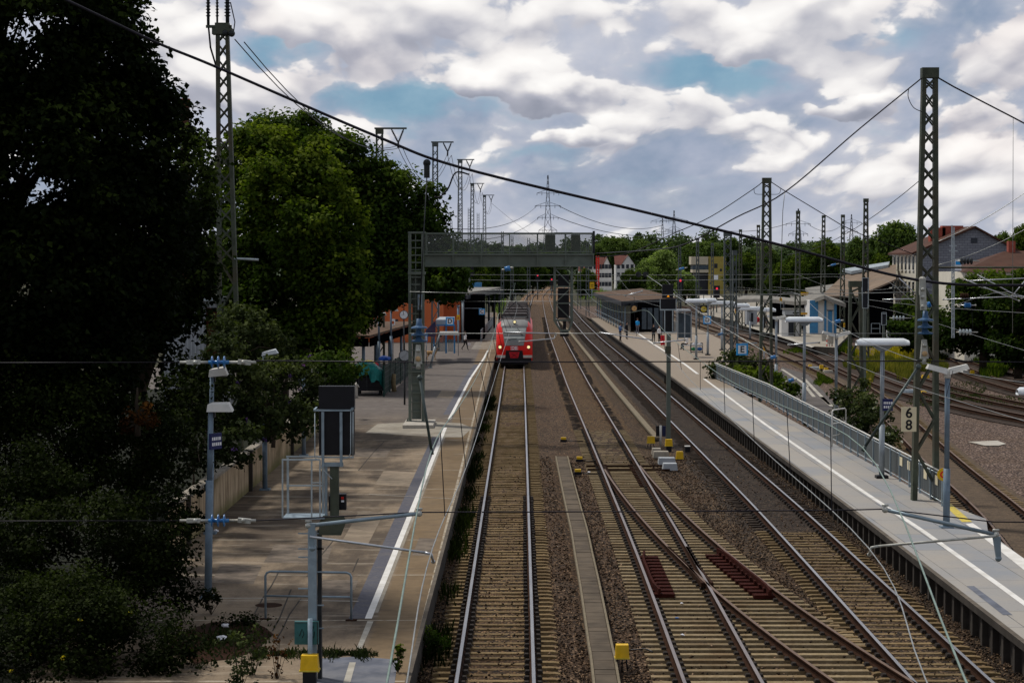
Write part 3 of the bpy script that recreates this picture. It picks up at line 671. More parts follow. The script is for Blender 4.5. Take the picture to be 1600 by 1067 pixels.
cd = thing('cable_trough', 'thin pale cable duct lying between the turnout track and the dark track', 'cable trough')
P = catmull([G(x, y, -.13) for x, y in ((1026, 684), (990, 642), (955, 600), (920, 556), (889, 518), (872, 499))], 6); m = MB()
for i in range(len(P) - 1): m.bar(P[i], P[i + 1], .27, .1)
m.build('lid', 'trough_edge', cd)
# ================================================================== vegetation
def unit(v): return v / np.maximum(np.linalg.norm(v, axis=-1, keepdims=True), 1e-9)
def leaf_quads(P, N, size, fold=.12, droop=.15, wid=.42):
    n = len(P); r = RNG.normal(size=(n, 3)); t = unit(r - (r * N).sum(-1, keepdims=True) * N); t[:, 2] -= .25; t = unit(t); b = np.cross(N, t); s = size[:, None]
    v0 = P - t * s * .5; v2 = P + t * s * .5 - N * s * droop; v1 = P + b * s * wid + N * s * fold; v3 = P - b * s * wid + N * s * fold
    V = np.stack([v0, v1, v2, v3], 1).reshape(-1, 3); return V, np.arange(4 * n).reshape(n, 4)
def ell_clumps(ells, dens, rr):
    C = []; R = []
    for cx, cy, cz, rx, ry, rz in ells:
        a = 4 * math.pi * ((rx * ry) ** 1.6 / 3 + (rx * rz) ** 1.6 / 3 + (ry * rz) ** 1.6 / 3) ** (1 / 1.6); k = max(6, int(a * dens))
        d = unit(RNG.normal(size=(k, 3))); rad = .5 + .52 * RNG.random((k, 1)) ** .6
        C.append(np.array([cx, cy, cz]) + d * rad * np.array([rx, ry, rz])); R.append(rr * RNG.uniform(.6, 1.35, k))
    return np.concatenate(C), np.concatenate(R)
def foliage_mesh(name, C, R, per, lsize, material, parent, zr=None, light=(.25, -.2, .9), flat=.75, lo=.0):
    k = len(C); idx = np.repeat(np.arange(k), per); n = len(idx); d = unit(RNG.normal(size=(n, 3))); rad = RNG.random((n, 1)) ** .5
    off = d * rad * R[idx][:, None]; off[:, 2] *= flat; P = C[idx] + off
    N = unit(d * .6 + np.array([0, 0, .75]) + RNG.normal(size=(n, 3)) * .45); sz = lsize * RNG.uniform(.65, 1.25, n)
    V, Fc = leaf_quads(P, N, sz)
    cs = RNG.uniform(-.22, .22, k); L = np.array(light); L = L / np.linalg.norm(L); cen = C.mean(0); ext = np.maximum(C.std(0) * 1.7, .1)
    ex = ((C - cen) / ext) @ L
    sh = .42 + cs[idx] + .22 * ex[idx] + .22 * (d @ L) * rad[:, 0] + RNG.normal(size=n) * .09  # painted light: leaves facing the light direction get a lighter colour
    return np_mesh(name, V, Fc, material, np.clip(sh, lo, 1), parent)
def E(x, y, D, rx, ry, rd=None):
    s = D / F; p = A(x, y, D); return (p.x, p.y, p.z, rx * s, (rd if rd else rx * s), ry * s)
def limbs(mb, base, top, C, k, r0):
    base = Vector(base); top = Vector(top); n = 6; pts = []
    for i in range(n + 1): t = i / n; pts.append(base.lerp(top, t) + Vector((random.uniform(-.12, .12), random.uniform(-.12, .12), 0)) * (1 if 0 < i < n else 0) * r0 * 4)
    mb.tube(pts, [r0 * (1.25 - .9 * i / n) for i in range(n + 1)], 8)
    sel = RNG.choice(len(C), min(k, len(C)), replace=False)
    for j in sel:
        c = Vector(C[j]); t = min(.95, max(.25, (c.z - base.z) / max(.1, top.z - base.z) - .25 + random.uniform(-.1, .1))); a = base.lerp(top, t); m1 = a.lerp(c, .5) + Vector((0, 0, (c - a).length * .12)); rr = r0 * (1 - t) * .55 + .02
        mb.tube([a, m1, c], [rr, rr * .65, rr * .25], 5)
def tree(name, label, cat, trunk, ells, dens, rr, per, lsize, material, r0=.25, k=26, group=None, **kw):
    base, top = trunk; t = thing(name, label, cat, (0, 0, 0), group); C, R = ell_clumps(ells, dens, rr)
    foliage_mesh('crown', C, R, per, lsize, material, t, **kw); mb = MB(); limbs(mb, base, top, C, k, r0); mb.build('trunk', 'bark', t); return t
tree('broadleaf_tree', 'huge backlit tree, almost black, filling the upper corner above the dark hedge', 'tree', ((-13.2, 52, .3), (-12.6, 52, 14)),
     [E(60, 60, 50, 150, 130), E(165, 70, 51, 75, 105), E(80, 260, 50, 150, 140), E(190, 220, 51, 90, 100), E(60, 440, 50, 140, 140), E(185, 400, 51, 100, 120), E(-40, -140, 52, 250, 150), E(-130, 200, 52, 160, 260), E(225, 135, 51, 50, 40), E(100, 560, 51, 120, 100), E(255, 330, 52, 50, 80), E(262, 185, 52, 32, 35)],
     2.6, .62, 84, .165, 'leaf_backlit', .38, 40)
tree('broadleaf_tree', 'dark tree behind the huge black one, ragged edge beside the tall lattice mast', 'tree', ((-11.6, 66, .3), (-11.2, 66, 9)),
     [E(285, 300, 66, 45, 85), E(250, 420, 66, 80, 90), E(305, 420, 67, 30, 70), E(200, 510, 66, 85, 75), E(310, 240, 68, 22, 40), E(150, 450, 66, 90, 100), E(270, 500, 66, 40, 40), E(310, 330, 69, 20, 50), E(285, 610, 64, 40, 40)],
     2.2, .6, 66, .18, 'leaf_backlit', .25, 30)
tree('broadleaf_tree', 'broad mid green tree with yellowish lit side, right behind the tall lattice mast', 'tree', ((-10.6, 97, .3), (-10.2, 97, 12)),
     [E(450, 330, 95, 85, 90), E(392, 255, 95, 38, 62), E(432, 232, 95, 34, 40), E(475, 262, 95, 48, 44), E(505, 300, 94, 40, 50), E(535, 360, 94, 38, 70), E(420, 300, 93, 40, 50), E(470, 360, 92, 44, 50), E(515, 460, 93, 55, 75), E(440, 470, 95, 85, 65), E(385, 410, 96, 45, 90), E(555, 455, 93, 26, 62), E(352, 335, 98, 24, 105), E(350, 460, 98, 30, 60), E(380, 235, 97, 30, 40), E(470, 520, 95, 90, 40), E(400, 510, 97, 50, 50)],
     1.7, .72, 84, .21, 'leaf_green', .3, 34)
tree('broadleaf_tree', 'big green tree rising behind the yellowish one and reaching over the station canopy', 'tree', ((-11.2, 130, .3), (-9.2, 128, 12)),
     [E(430, 215, 128, 34, 30), E(468, 205, 128, 34, 26), E(505, 222, 128, 36, 28), E(540, 252, 128, 40, 36), E(470, 245, 128, 60, 48), E(580, 282, 128, 40, 34), E(620, 325, 128, 50, 56), E(655, 380, 127, 45, 58), E(590, 420, 127, 70, 60), E(690, 420, 127, 36, 50), E(560, 360, 128, 70, 80), E(670, 330, 129, 26, 40), E(425, 225, 130, 40, 38), E(640, 438, 126, 55, 30), E(700, 440, 124, 28, 32), E(555, 465, 126, 36, 46)],
     1.3, .9, 84, .27, 'leaf_green2', .32, 34)
def fence_mat():
    m = bpy.data.materials.new('fence_panel'); t = NT(nodes_of(m)); p = t.pos(); x = t.n('ShaderNodeSeparateXYZ'); t.l(p, x.inputs[0]); sl = t.smooth(t.math('SINE', t.math('MULTIPLY', x.outputs[1], 21.0)), -.5, .6); n = t.noise(p, 3, 4).outputs[0]
    c = t.mix(sl, (.035, .043, .048), (.085, .105, .112)); c = t.mix(t.math('MULTIPLY', n, .4), c, (.08, .085, .08)); t.out(t.bsdf(c, .5)); M['fence_panel'] = m
fence_mat()
mat('bank_dark', (.010, .012, .005), .95, 0, .4, 3)
# bank under the hedge
m = MB(); nx, ny = 10, 40
ids = [[m.add([(-8.96 - i * 1.6, 28 + j * 2.2, .40 + .25 * min(i, 4) + random.uniform(-.08, .08))]) for i in range(nx)] for j in range(ny)]
for j in range(ny - 1):
    for i in range(nx - 1): m.face((ids[j][i + 1], ids[j][i], ids[j + 1][i], ids[j + 1][i + 1]))
struct(m.build('bank', 'bank_dark'))
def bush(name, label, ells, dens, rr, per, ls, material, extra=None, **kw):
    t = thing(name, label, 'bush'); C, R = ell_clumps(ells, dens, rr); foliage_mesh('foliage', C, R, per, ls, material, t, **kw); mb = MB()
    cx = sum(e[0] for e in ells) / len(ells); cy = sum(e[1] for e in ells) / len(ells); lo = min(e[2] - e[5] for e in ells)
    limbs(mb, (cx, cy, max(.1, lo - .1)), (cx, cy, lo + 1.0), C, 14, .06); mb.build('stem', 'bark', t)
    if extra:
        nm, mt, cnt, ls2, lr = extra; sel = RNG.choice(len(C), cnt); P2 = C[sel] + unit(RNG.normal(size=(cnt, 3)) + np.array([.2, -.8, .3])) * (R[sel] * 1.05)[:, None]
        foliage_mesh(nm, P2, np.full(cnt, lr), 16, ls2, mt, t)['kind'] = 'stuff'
    return t
bush('hedge_bush', 'dark bush in the hedge under the black tree, beside a patch of rusty dry leaves', [E(80, 690, 49, 130, 110), E(190, 700, 51, 95, 85), E(30, 600, 50, 110, 90)], 3.0, .48, 110, .095, 'leaf_hedge')
bush('hedge_bush', 'overgrown bush spilling onto the near end of the platform wall', [E(255, 720, 54, 60, 80), E(285, 790, 53, 28, 60), E(270, 640, 57, 60, 50), E(310, 690, 60, 34, 44), E(312, 640, 63, 34, 40), E(295, 600, 64, 40, 40), E(318, 605, 70, 30, 44), E(350, 650, 68, 26, 40)], 2.6, .42, 60, .12, 'leaf_hedge')
bush('hedge_bush', 'low dark hedge mass of ivy-like leaves beside the lamp post foot', [E(120, 870, 43, 150, 120), E(230, 850, 44, 75, 95), E(40, 800, 45, 100, 100), E(275, 900, 44, 30, 60)], 3.2, .45, 110, .085, 'leaf_hedge')
bush('hedge_bush', 'darkest undergrowth bush at the bottom corner next to the littered bed', [E(60, 1030, 39, 150, 100), E(190, 1010, 39.5, 105, 90), E(270, 1040, 39.6, 50, 55), E(110, 960, 40, 120, 70)], 3.4, .42, 110, .075, 'leaf_hedge', ('flowers', 'flower_yellow', 14, .03, .05))
bush('dry_bush', 'rusty orange dry leaves hanging in the dark hedge', [E(225, 650, 48.5, 26, 20), E(205, 660, 48.5, 18, 14)], 7, .16, 40, .09, 'leaf_dry')
bush('buddleia_bush', 'arching bush with purple flower spikes hanging over the plastered wall', [E(430, 610, 70, 66, 52), E(370, 610, 66, 45, 60), E(475, 600, 74, 32, 40), E(400, 660, 66, 40, 28), E(440, 655, 71, 46, 30), E(370, 690, 62, 34, 30), E(480, 640, 78, 22, 24)], 2.6, .42, 60, .15, 'leaf_shrub', ('flowers', 'flower_purple', 26, .06, .10))
bush('shrub', 'feathery upright shrub around the foot of the tall lattice mast', [E(380, 530, 76, 60, 48), E(345, 560, 72, 30, 40), E(420, 545, 78, 45, 40), E(350, 510, 77, 22, 34)], 2.2, .45, 60, .15, 'leaf_shrub')
bush('shrub', 'green shrub in shade between the flowering bush and the tarpaulin cart', [E(510, 585, 88, 48, 34), E(540, 580, 92, 24, 24), E(480, 640, 80, 24, 24), E(500, 540, 93, 55, 40)], 2.0, .5, 56, .17, 'leaf_green2')
bush('flowering_bush', 'bush with white blossom between the fence and the dark yard tracks', [E(1338, 648, 100, 34, 34), E(1370, 672, 95, 32, 32), E(1312, 632, 104, 18, 22), E(1350, 618, 104, 18, 22), E(1382, 700, 92, 22, 22)], 2.2, .45, 60, .17, 'leaf_shrub', ('flowers', 'flower_white', 26, .07, .14))
bush('bush', 'rounded bush at the end of the island platform behind the letter E board', [E(1150, 572, 141, 26, 28), E(1130, 582, 140, 20, 20), E(1182, 580, 142, 22, 20)], 2.0, .6, 56, .24, 'leaf_shrub', ('flowers', 'flower_white', 6, .07, .16))
bush('bush', 'low yellowish bush lying just behind the start of the grey fence', [E(1185, 594, 135, 38, 18), E(1225, 610, 128, 24, 16), E(1160, 590, 139, 24, 14)], 2.4, .45, 60, .2, 'leaf_green', light=(0, 0, 1), lo=.25)
bush('bush', 'dark bush against the base of the white house', [E(1440, 495, 190, 40, 34), E(1470, 515, 185, 40, 26), E(1420, 520, 185, 30, 22)], .8, .9, 56, .36, 'leaf_green2')
for i, (lab, el) in enumerate((('dense dark tree in front of the brown roofed house', [E(1537, 466, 160, 44, 40), E(1512, 480, 160, 26, 30), E(1505, 515, 160, 30, 34), E(1562, 520, 160, 48, 42)]), ('dark tree at the picture edge with the steady arms crossing before it', [E(1592, 472, 150, 48, 46), E(1610, 535, 150, 52, 44), E(1645, 490, 152, 45, 50)]))):
    tree('broadleaf_tree', lab, 'tree', ((el[0][0], el[0][1], 0), (el[0][0], el[0][1], 6)), el, .9, .9, 70, .34, 'leaf_green2', .25, 16)
# distant trees: four crowns reused, each tree its own object
def proto_tree(material, seedells, dens=26, per=46, ls=.085, rr=.2):
    t = thing('broadleaf_tree', 'tmp', 'tree', (0, 0, 0), 'distant trees'); C, R = ell_clumps(seedells, dens, rr); foliage_mesh('crown', C, R, per, ls, material, t, light=(-.1, -.1, 1)); mb = MB()
    limbs(mb, (0, 0, 0), (0, 0, 1.3), C, 10, .06); mb.build('trunk', 'bark', t); return t
PT = {}
PT['g'] = proto_tree('leaf_far', [(0, 0, 1.35, .8, .8, .6), (.5, .1, 1.0, .5, .5, .5), (-.5, 0, 1.0, .5, .5, .5), (.1, -.4, .75, .6, .5, .45), (-.1, .3, 1.5, .5, .5, .45)])
PT['h'] = proto_tree('leaf_far', [(0, 0, 1.1, .6, .6, .75), (.45, 0, .8, .45, .45, .5), (-.4, -.1, .85, .5, .5, .55), (.15, -.1, 1.55, .4, .4, .4)])
PT['d'] = proto_tree('leaf_green2', [(0, 0, 1.2, .75, .75, .7), (.5, 0, .8, .5, .5, .55), (-.5, 0, .85, .55, .5, .55)])
PT['p'] = proto_tree('leaf_pale', [(0, 0, 1.2, .6, .6, .7), (.4, 0, .9, .45, .45, .6), (-.45, 0, .8, .4, .4, .55), (-.1, 0, 1.6, .35, .35, .35)], 18, 34)
used = set()
FT = [(1400, 352, 100, 330, 'g', 'tall bright green tree next to the white house roof'), (1345, 374, 75, 360, 'h', 'tree between two slim lattice masts behind the old hall'), (1290, 378, 80, 400, 'd', 'dark rounded tree above the grey canopy roof'), (1375, 398, 60, 300, 'd', 'tree filling the gap behind the pale ridge of the old hall'), (1245, 398, 62, 440, 'd', 'dark tree under the pylon with spread arms'), (1203, 388, 60, 490, 'h', 'tree behind the tapered mast holding the cross wires'), (1165, 396, 70, 520, 'd', 'tree beside the yellow signal tower'), (1098, 380, 80, 640, 'g', 'wide tree above the signal tower roof'), (1142, 374, 66, 680, 'h', 'tree behind and above the thick grey mast'),
      (1038, 388, 74, 430, 'p', 'pale yellow green tree before the wooded hill'), (1012, 402, 56, 450, 'p', 'smaller pale tree beside the white houses'), (1072, 424, 50, 420, 'p', 'pale bushy tree touching the signal tower'), (985, 420, 40, 420, 'd', 'dark low tree between houses and canopy roof'), (960, 374, 64, 850, 'g', 'green tree above the red roofed houses'), (1002, 377, 70, 880, 'h', 'tree on the skyline right after the red roofs'), (932, 384, 46, 800, 'g', 'tree peeking out past the end of the gantry'),
      (735, 398, 66, 300, 'd', 'dark tree over the station hall canopy'), (770, 402, 50, 360, 'd', 'dark tree beyond the letter C canopy'), (800, 398, 52, 430, 'h', 'tree under the middle of the gantry beam'), (832, 402, 50, 560, 'd', 'tree behind the red light signal under the gantry'), (862, 396, 56, 640, 'h', 'tree seen through the gantry railing near its cabinet'), (762, 392, 56, 520, 'h', 'tree seen through the gantry mesh below the slim masts'),
      (1600, 352, 60, 420, 'd', 'blue-dark tree on the skyline at the picture edge'), (1566, 366, 44, 460, 'h', 'tree peeking over the slope of the grey gable'), (915, 420, 44, 480, 'd', 'low dark tree beside the signal cage'), (1220, 412, 60, 360, 'd', 'shadowy tree behind the tall white lamp')]
for x, yt, w, D, k, lab in FT:
    s = D / F; h = 8.1 + (412 - yt) * s; p = A(x, 412, D); sc = h / 1.95; wx = w * s / 2.0
    if k not in used:
        o = PT[k]; used.add(k); o.location = (p.x, D, 0); o['label'] = lab; o.scale = (max(wx, sc * .55), max(wx, sc * .55), sc); o.rotation_euler = (0, 0, random.random() * 6)
    else: dup(PT[k], (p.x, D, 0), lab, random.random() * 6, (max(wx, sc * .55), max(wx, sc * .55), sc))
def forest():
    C = []; R = []
    for _ in range(520):
        D = random.uniform(850, 1500); x = random.uniform(-300, 1900); s = D / F; ytop = 372 + 6 * math.sin(x * .011) + 5 * math.sin(x * .031 + 1) + random.uniform(0, 12) - (6 if 980 < x < 1300 else 0)
        if D < 1100: ytop += 12
        h = 8.1 + (412 - ytop) * s; p = A(x, 412, D); r = random.uniform(4, 7.5)
        for _ in range(4): C.append((p.x + random.uniform(-r, r) * .7, D + random.uniform(-r, r) * .5, h - r * random.uniform(.3, 1.0))); R.append(r * random.uniform(.5, .8))
        for _ in range(3): C.append((p.x + random.uniform(-r, r), D, (h - r) * random.uniform(.2, .9))); R.append(r * .8)
    C = np.array(C); R = np.array(R); o = foliage_mesh('forest', C, R, 34, 2.0, 'leaf_far2', None, flat=.9); o['kind'] = 'stuff'
    m = MB(); n = 60; prev = None
    for i in range(n + 1):
        x = -900 + 3400 * i / n; a = A(x, 412, 1700); h = 8.1 + (412 - (384 + 5 * math.sin(x * .008))) * 1700 / F; o = m.add([(a.x, 1500, -1), (a.x, 1700, h), (a.x, 2600, h + 6)])
        if prev is not None: m.face((prev, o, o + 1, prev + 1)); m.face((prev + 1, o + 1, o + 2, prev + 2))
        prev = o
    struct(m.build('hill', 'hill_green'))
mat('hill_green', (.05, .07, .035), .9, 0, .35, .05)
forest()
def grass(name, polys, n, h, w, material, lean=.35, z=-.2, shade=(.3, .9)):
    P = []
    tot = [abs(q[0][0] - q[1][0]) * abs(q[0][1] - q[1][1]) for q in polys]
    for (a, b), ar in zip(polys, tot):
        k = int(n * ar / sum(tot)); 
        while k > 0:
            r_, th = math.sqrt(random.random()), random.random() * 6.283; q_ = .6 + .4 * math.sin(th * 3 + a[0]); P.append(((a[0] + b[0]) / 2 + r_ * q_ * math.cos(th) * (b[0] - a[0]) / 1.7, (a[1] + b[1]) / 2 + r_ * q_ * math.sin(th) * (b[1] - a[1]) / 1.7)); k -= 1
    P = np.array([tuple(G(x, y, z)) for x, y in P]); return blades(name, P, h, w, material, lean, shade)
def blades(name, P, h, w, material, lean=.35, shade=(.3, .9), parent=None):
    n = len(P); a = RNG.random(n) * 6.28; d = np.stack([np.cos(a), np.sin(a), 0 * a], 1); H = (h * RNG.uniform(.5, 1.2, n))[:, None]; up = np.array([0, 0, 1.0]); l = np.stack([np.cos(a * 3), np.sin(a * 3), 0 * a], 1) * lean * RNG.random((n, 1))
    b0 = P - d * w / 2; b1 = P + d * w / 2; m1 = P + up * H * .6 + l * H * .4 + d * w * .4; t = P + up * H + l * H
    V = np.stack([b0, b1, m1, t], 1).reshape(-1, 3); Fc = np.arange(4 * n).reshape(n, 4)
    cl = RNG.uniform(*shade, n) + .15 * np.sin(P[:, 0] * .9) * np.cos(P[:, 1] * .15); return np_mesh(name, V, Fc, material, np.clip(cl, 0, 1), parent)
def mass(o): o['kind'] = 'stuff'; return o
mass(grass('tall_grass', [((1325, 548), (1430, 586)), ((1390, 556), (1475, 594)), ((1335, 560), (1380, 600))], 20000, .5, .06, 'grass_yellow'))
mass(grass('yard_weeds', [((1240, 640), (1300, 665)), ((1420, 600), (1600, 640)), ((1400, 585), (1440, 600))], 2600, .13, .07, 'leaf_shrub', .9)); mass(grass('weeds', [((1300, 535), (1340, 560)), ((1440, 536), (1610, 562)), ((1510, 560), (1620, 590)), ((1350, 530), (1460, 548))], 22000, .6, .10, 'leaf_green', .5, shade=(.2, .85)))
mass(grass('wild_flowers', [((1515, 552), (1575, 566)), ((1330, 545), (1450, 565)), ((1530, 540), (1600, 560))], 2600, .75, .05, 'flower_yellow', .3))
mass(grass('trackside_weeds', [((1225, 540), (1275, 556)), ((1180, 585), (1232, 600)), ((1270, 585), (1300, 605))], 3500, .28, .06, 'leaf_green', .7))
mass(grass('far_weeds', [((905, 452), (960, 470)), ((940, 470), (965, 500)), ((770, 465), (790, 500)), ((720, 445), (800, 460))], 3500, 1.4, .25, 'leaf_pale', .4))
def edge_weeds():
    P = []
    for _ in range(9000):
        d = 38 + 95 * random.random() ** 1.3; g = math.sin(d * .31) + math.sin(d * .83 + 1) + .7 * math.sin(d * .11)
        if random.random() < (.25 + .25 * g): P.append((e1(d) + random.uniform(.1, .62) ** 1.2, d, -.28))
    return np.array(P)
mass(blades('platform_foot_weeds', edge_weeds(), .34, .05, 'leaf_hedge', .6))
P = np.array([tuple(G(395 + 195 * x_, 1023 + random.gauss(0, 2.5 + 2 * math.sin(x_ * 23)), PZ)) for x_ in RNG.random(2600) if random.random() < .5 + .3 * math.sin(x_ * 31)]); mass(blades('seam_weeds', P, .11, .03, 'leaf_shrub', 1.2, (.0, .7)))
def weed(label, x, y, h, r, material, n=420, z=-.3):
    t = thing('weed', label, 'weed'); p = G(x, y, z); C = np.array([(p.x + random.gauss(0, r * .5), p.y + random.gauss(0, r * .5), z + h * random.uniform(.15, 1)) for _ in range(26)]); foliage_mesh('leaves', C, np.full(26, r * .4), n // 26, .07, material, t)
    mb = MB()
    for c in C[:9]: mb.tube([(p.x, p.y, z), tuple(c)], [.008, .004], 4)
    mb.build('stem', 'bark', t); return t
weed('bushy green weed with yellow tips growing against the platform edge near the lamp', 660, 1030, .75, .42, 'leaf_green2', 900)
weed('slim upright weed with yellowish leaves at the asphalt corner of the platform', 622, 1050, .55, .12, 'leaf_green', 260, PZ)
weed('small weed clump by the gantry concrete patch next to the rail side', 742, 700, .6, .3, 'leaf_hedge', 500)
weed('dark weed clump at the platform foot, nearest the red train', 756, 640, .8, .35, 'leaf_hedge', 500)
weed('scrubby dry weed beside the yellow box post', 395, 1062, 1.0, .22, 'leaf_shrub', 200, PZ - .1)
weed('scrubby dry weed with reddish stems, close to the green cabinet', 432, 1068, .9, .2, 'leaf_dry', 120, PZ - .1)
weed('leafy weed at the foot of the nearest blue lamp post', 330, 960, .55, .22, 'leaf_hedge', 420, PZ)
weed('trailing creeper lying on the concrete by the littered bed', 385, 975, .15, .45, 'leaf_hedge', 360, PZ)
weed('tall thistle-like weed rising at the picture bottom in front of the littered bed', 375, 1085, 1.1, .3, 'leaf_shrub', 420, PZ - .1)
# littered planting bed
m = MB(); c = G(345, 1000, PZ + .012); pts = []
for k in range(18): a = 6.283 * k / 18; pts.append((c.x + math.cos(a) * (.95 + random.uniform(-.12, .12)), c.y + math.sin(a) * 2.3 * (1 + random.uniform(-.12, .12)), c.z))
m.poly(pts); struct(m.build('soil_bed', 'rust'))
P = np.array([(c.x + random.gauss(0, .42), c.y + random.gauss(0, 1.0), c.z) for _ in range(700)]); mass(blades('bed_litter', P, .08, .05, 'leaf_shrub', 1.4, (.0, .5)))
for lab, x, y, s in (('crumpled white paper on the littered soil bed, nearer one', 347, 997, .11), ('crumpled white paper on the littered soil bed, farther one', 352, 977, .09), ('flat white paper scrap on platform by the insulator rod', 337, 829, .08)):
    b = bmesh.new(); bmesh.ops.create_icosphere(b, subdivisions=2, radius=s)
    for v in b.verts: v.co *= random.uniform(.6, 1.25); v.co.z *= .55
    me = bpy.data.meshes.new('paper'); b.to_mesh(me); b.free(); me.materials.append(M['litter_white']); o = bpy.data.objects.new('paper_scrap', me); COL.objects.link(o); o.location = G(x, y, PZ + .04); tag(o, lab, 'litter')
for lab, x, y in (('white litter scrap lying on the turnout sleepers', 1065, 942), ('blue litter scrap lying on the turnout sleepers', 1058, 965), ('second white scrap on turnout sleepers close to the yellow box cable', 1066, 991), ('pale litter by the small yellow markers', 920, 737), ('white cup between the train and the middle track', 857, 553), ('white scrap on the dark track', 1130, 664)):
    b = bmesh.new(); bmesh.ops.create_icosphere(b, subdivisions=1, radius=.06)
    for v in b.verts: v.co *= random.uniform(.6, 1.3); v.co.z *= .4
    me = bpy.data.meshes.new('litter'); b.to_mesh(me); b.free(); me.materials.append(M['cloth_blue' if 'blue litter' in lab else 'litter_white']); o = bpy.data.objects.new('litter', me); COL.objects.link(o); o.location = G(x, y, -.14); tag(o, lab, 'litter')
# ================================================================== walls, lamps, masts, wires, signals
w_ = thing('retaining_wall', 'stained cream plaster wall along the platform under the overhanging bushes', 'wall')
m = MB(); m.box2((-8.96, 55, .3), (-8.74, 105, 1.78)); m.build('wall_body', 'wall_plaster', w_)
m = MB(); m.box2((-9.0, 55, 1.783), (-8.70, 105, 1.87)); m.build('coping', 'concrete', w_)
for d in (57, 70.6, 84, 98):
    m = MB(); m.box2((-8.735, d, .553), (-8.62, d + .16, 1.9)); m.build('pilaster', 'concrete_dark', w_)
# ---- lamps
def lamp_single(label, x, yb, D, yh, wpx, zb=PZ, tilt=0.0, lean=0, sign=None, head='lamp_head', post='lamp_post', ht=12):
    p = A(x, 500, D); s = D / F; zt = CZ + (412 - yh) * s; t = thing('platform_lamp', label, 'lamp', (p.x, D, zb)); m = MB()
    m.tube([(p.x, D, zb), (p.x + lean * s * .5, D, zb + (zt - zb) * .62)], .085, 10); m.tube([(p.x + lean * s * .5, D, zb + (zt - zb) * .62), (p.x + lean * s, D, zt)], .062, 10); m.box((p.x, D, zb + .03), (.34, .34, .06)); m.build('post', post, t)
    m = MB(); L = wpx * s; x0 = p.x + lean * s - .08; h = ht * s; dz = tilt * s
    m.hexa([(x0, D - .16, zt - h * .5), (x0 + L, D - .16, zt - h * .5 + dz), (x0 + L - .05, D + .45, zt - h * .5 + dz), (x0 + .03, D + .45, zt - h * .5)], [(x0 + .02, D - .13, zt + h * .45), (x0 + L - .1, D - .13, zt + h * .5 + dz), (x0 + L - .14, D + .42, zt + h * .6 + dz), (x0 + .06, D + .42, zt + h * .55)])
    m.build('lamp_head', head, t); m = MB(); m.box((x0 + L * .52, D + .14, zt - h * .5 - .008 + dz * .5), (L * .7, .4, .012)); m.build('diffuser', 'lamp_under', t)
    m = MB(); m.box((x0 + .1, D + .05, zt - h * .5 - .07), (.14, .14, .13)); m.build('bracket', 'dark_steel', t); return t, p
l1, p1 = lamp_single('nearest slate blue lamp post, cream trapezoid head above a navy name board', 323, 935, 48, 637, 41, lean=6)
def name_board(label, c, w, h, rz, rows):
    t = thing('name_board', label, 'sign', c, rz=rz); m = MB(); m.box((0, 0, 0), (w, .05, h)); m.build('panel', 'sign_navy', t); m = MB()
    for r in range(rows):
        x = -w * .38; z = h * (.16 - .34 * r) if rows > 1 else 0
        while x < w * .34: b = random.uniform(.03, .06); m.box((x + b / 2, -.0275, z), (b, .004, h * .2)); x += b + .022
    m.build('lettering', 'white_ink', t); return t
c = A(338, 689, 48.05); name_board('navy name board with white lettering on the nearest blue lamp post', (c.x - .02, c.y, c.z), .40, .36, math.radians(60), 2)
lamp_single('blue lamp post just behind the nearest one, its dull cream head under the blue insulator', 327, 835, 59.5, 583, 30, lean=4, ht=12, tilt=3)
lamp_single('blue lamp post by the plaster wall, its pale head caught in the purple flowered bush', 413, 770, 71, 553, 26, ht=6, tilt=4, head='lamp_head_white')
lamp_single('blue lamp post against the wall just left of the black signal board', 474, 713, 83.6, 580, 20, ht=5)
lamp_single('slim lamp post standing free on the platform near the walking woman', 672, 576, 154, 521, 32, ht=5, post='lamp_post_light', lean=16)
lamp_single('cream lamp over the leafy shelter roof, before the orange wall', 592, 560, 132, 491, 15, ht=4)
lamp_single('second cream lamp over the leafy shelter roof, next to the white clock', 611, 560, 140, 484, 14, ht=4)
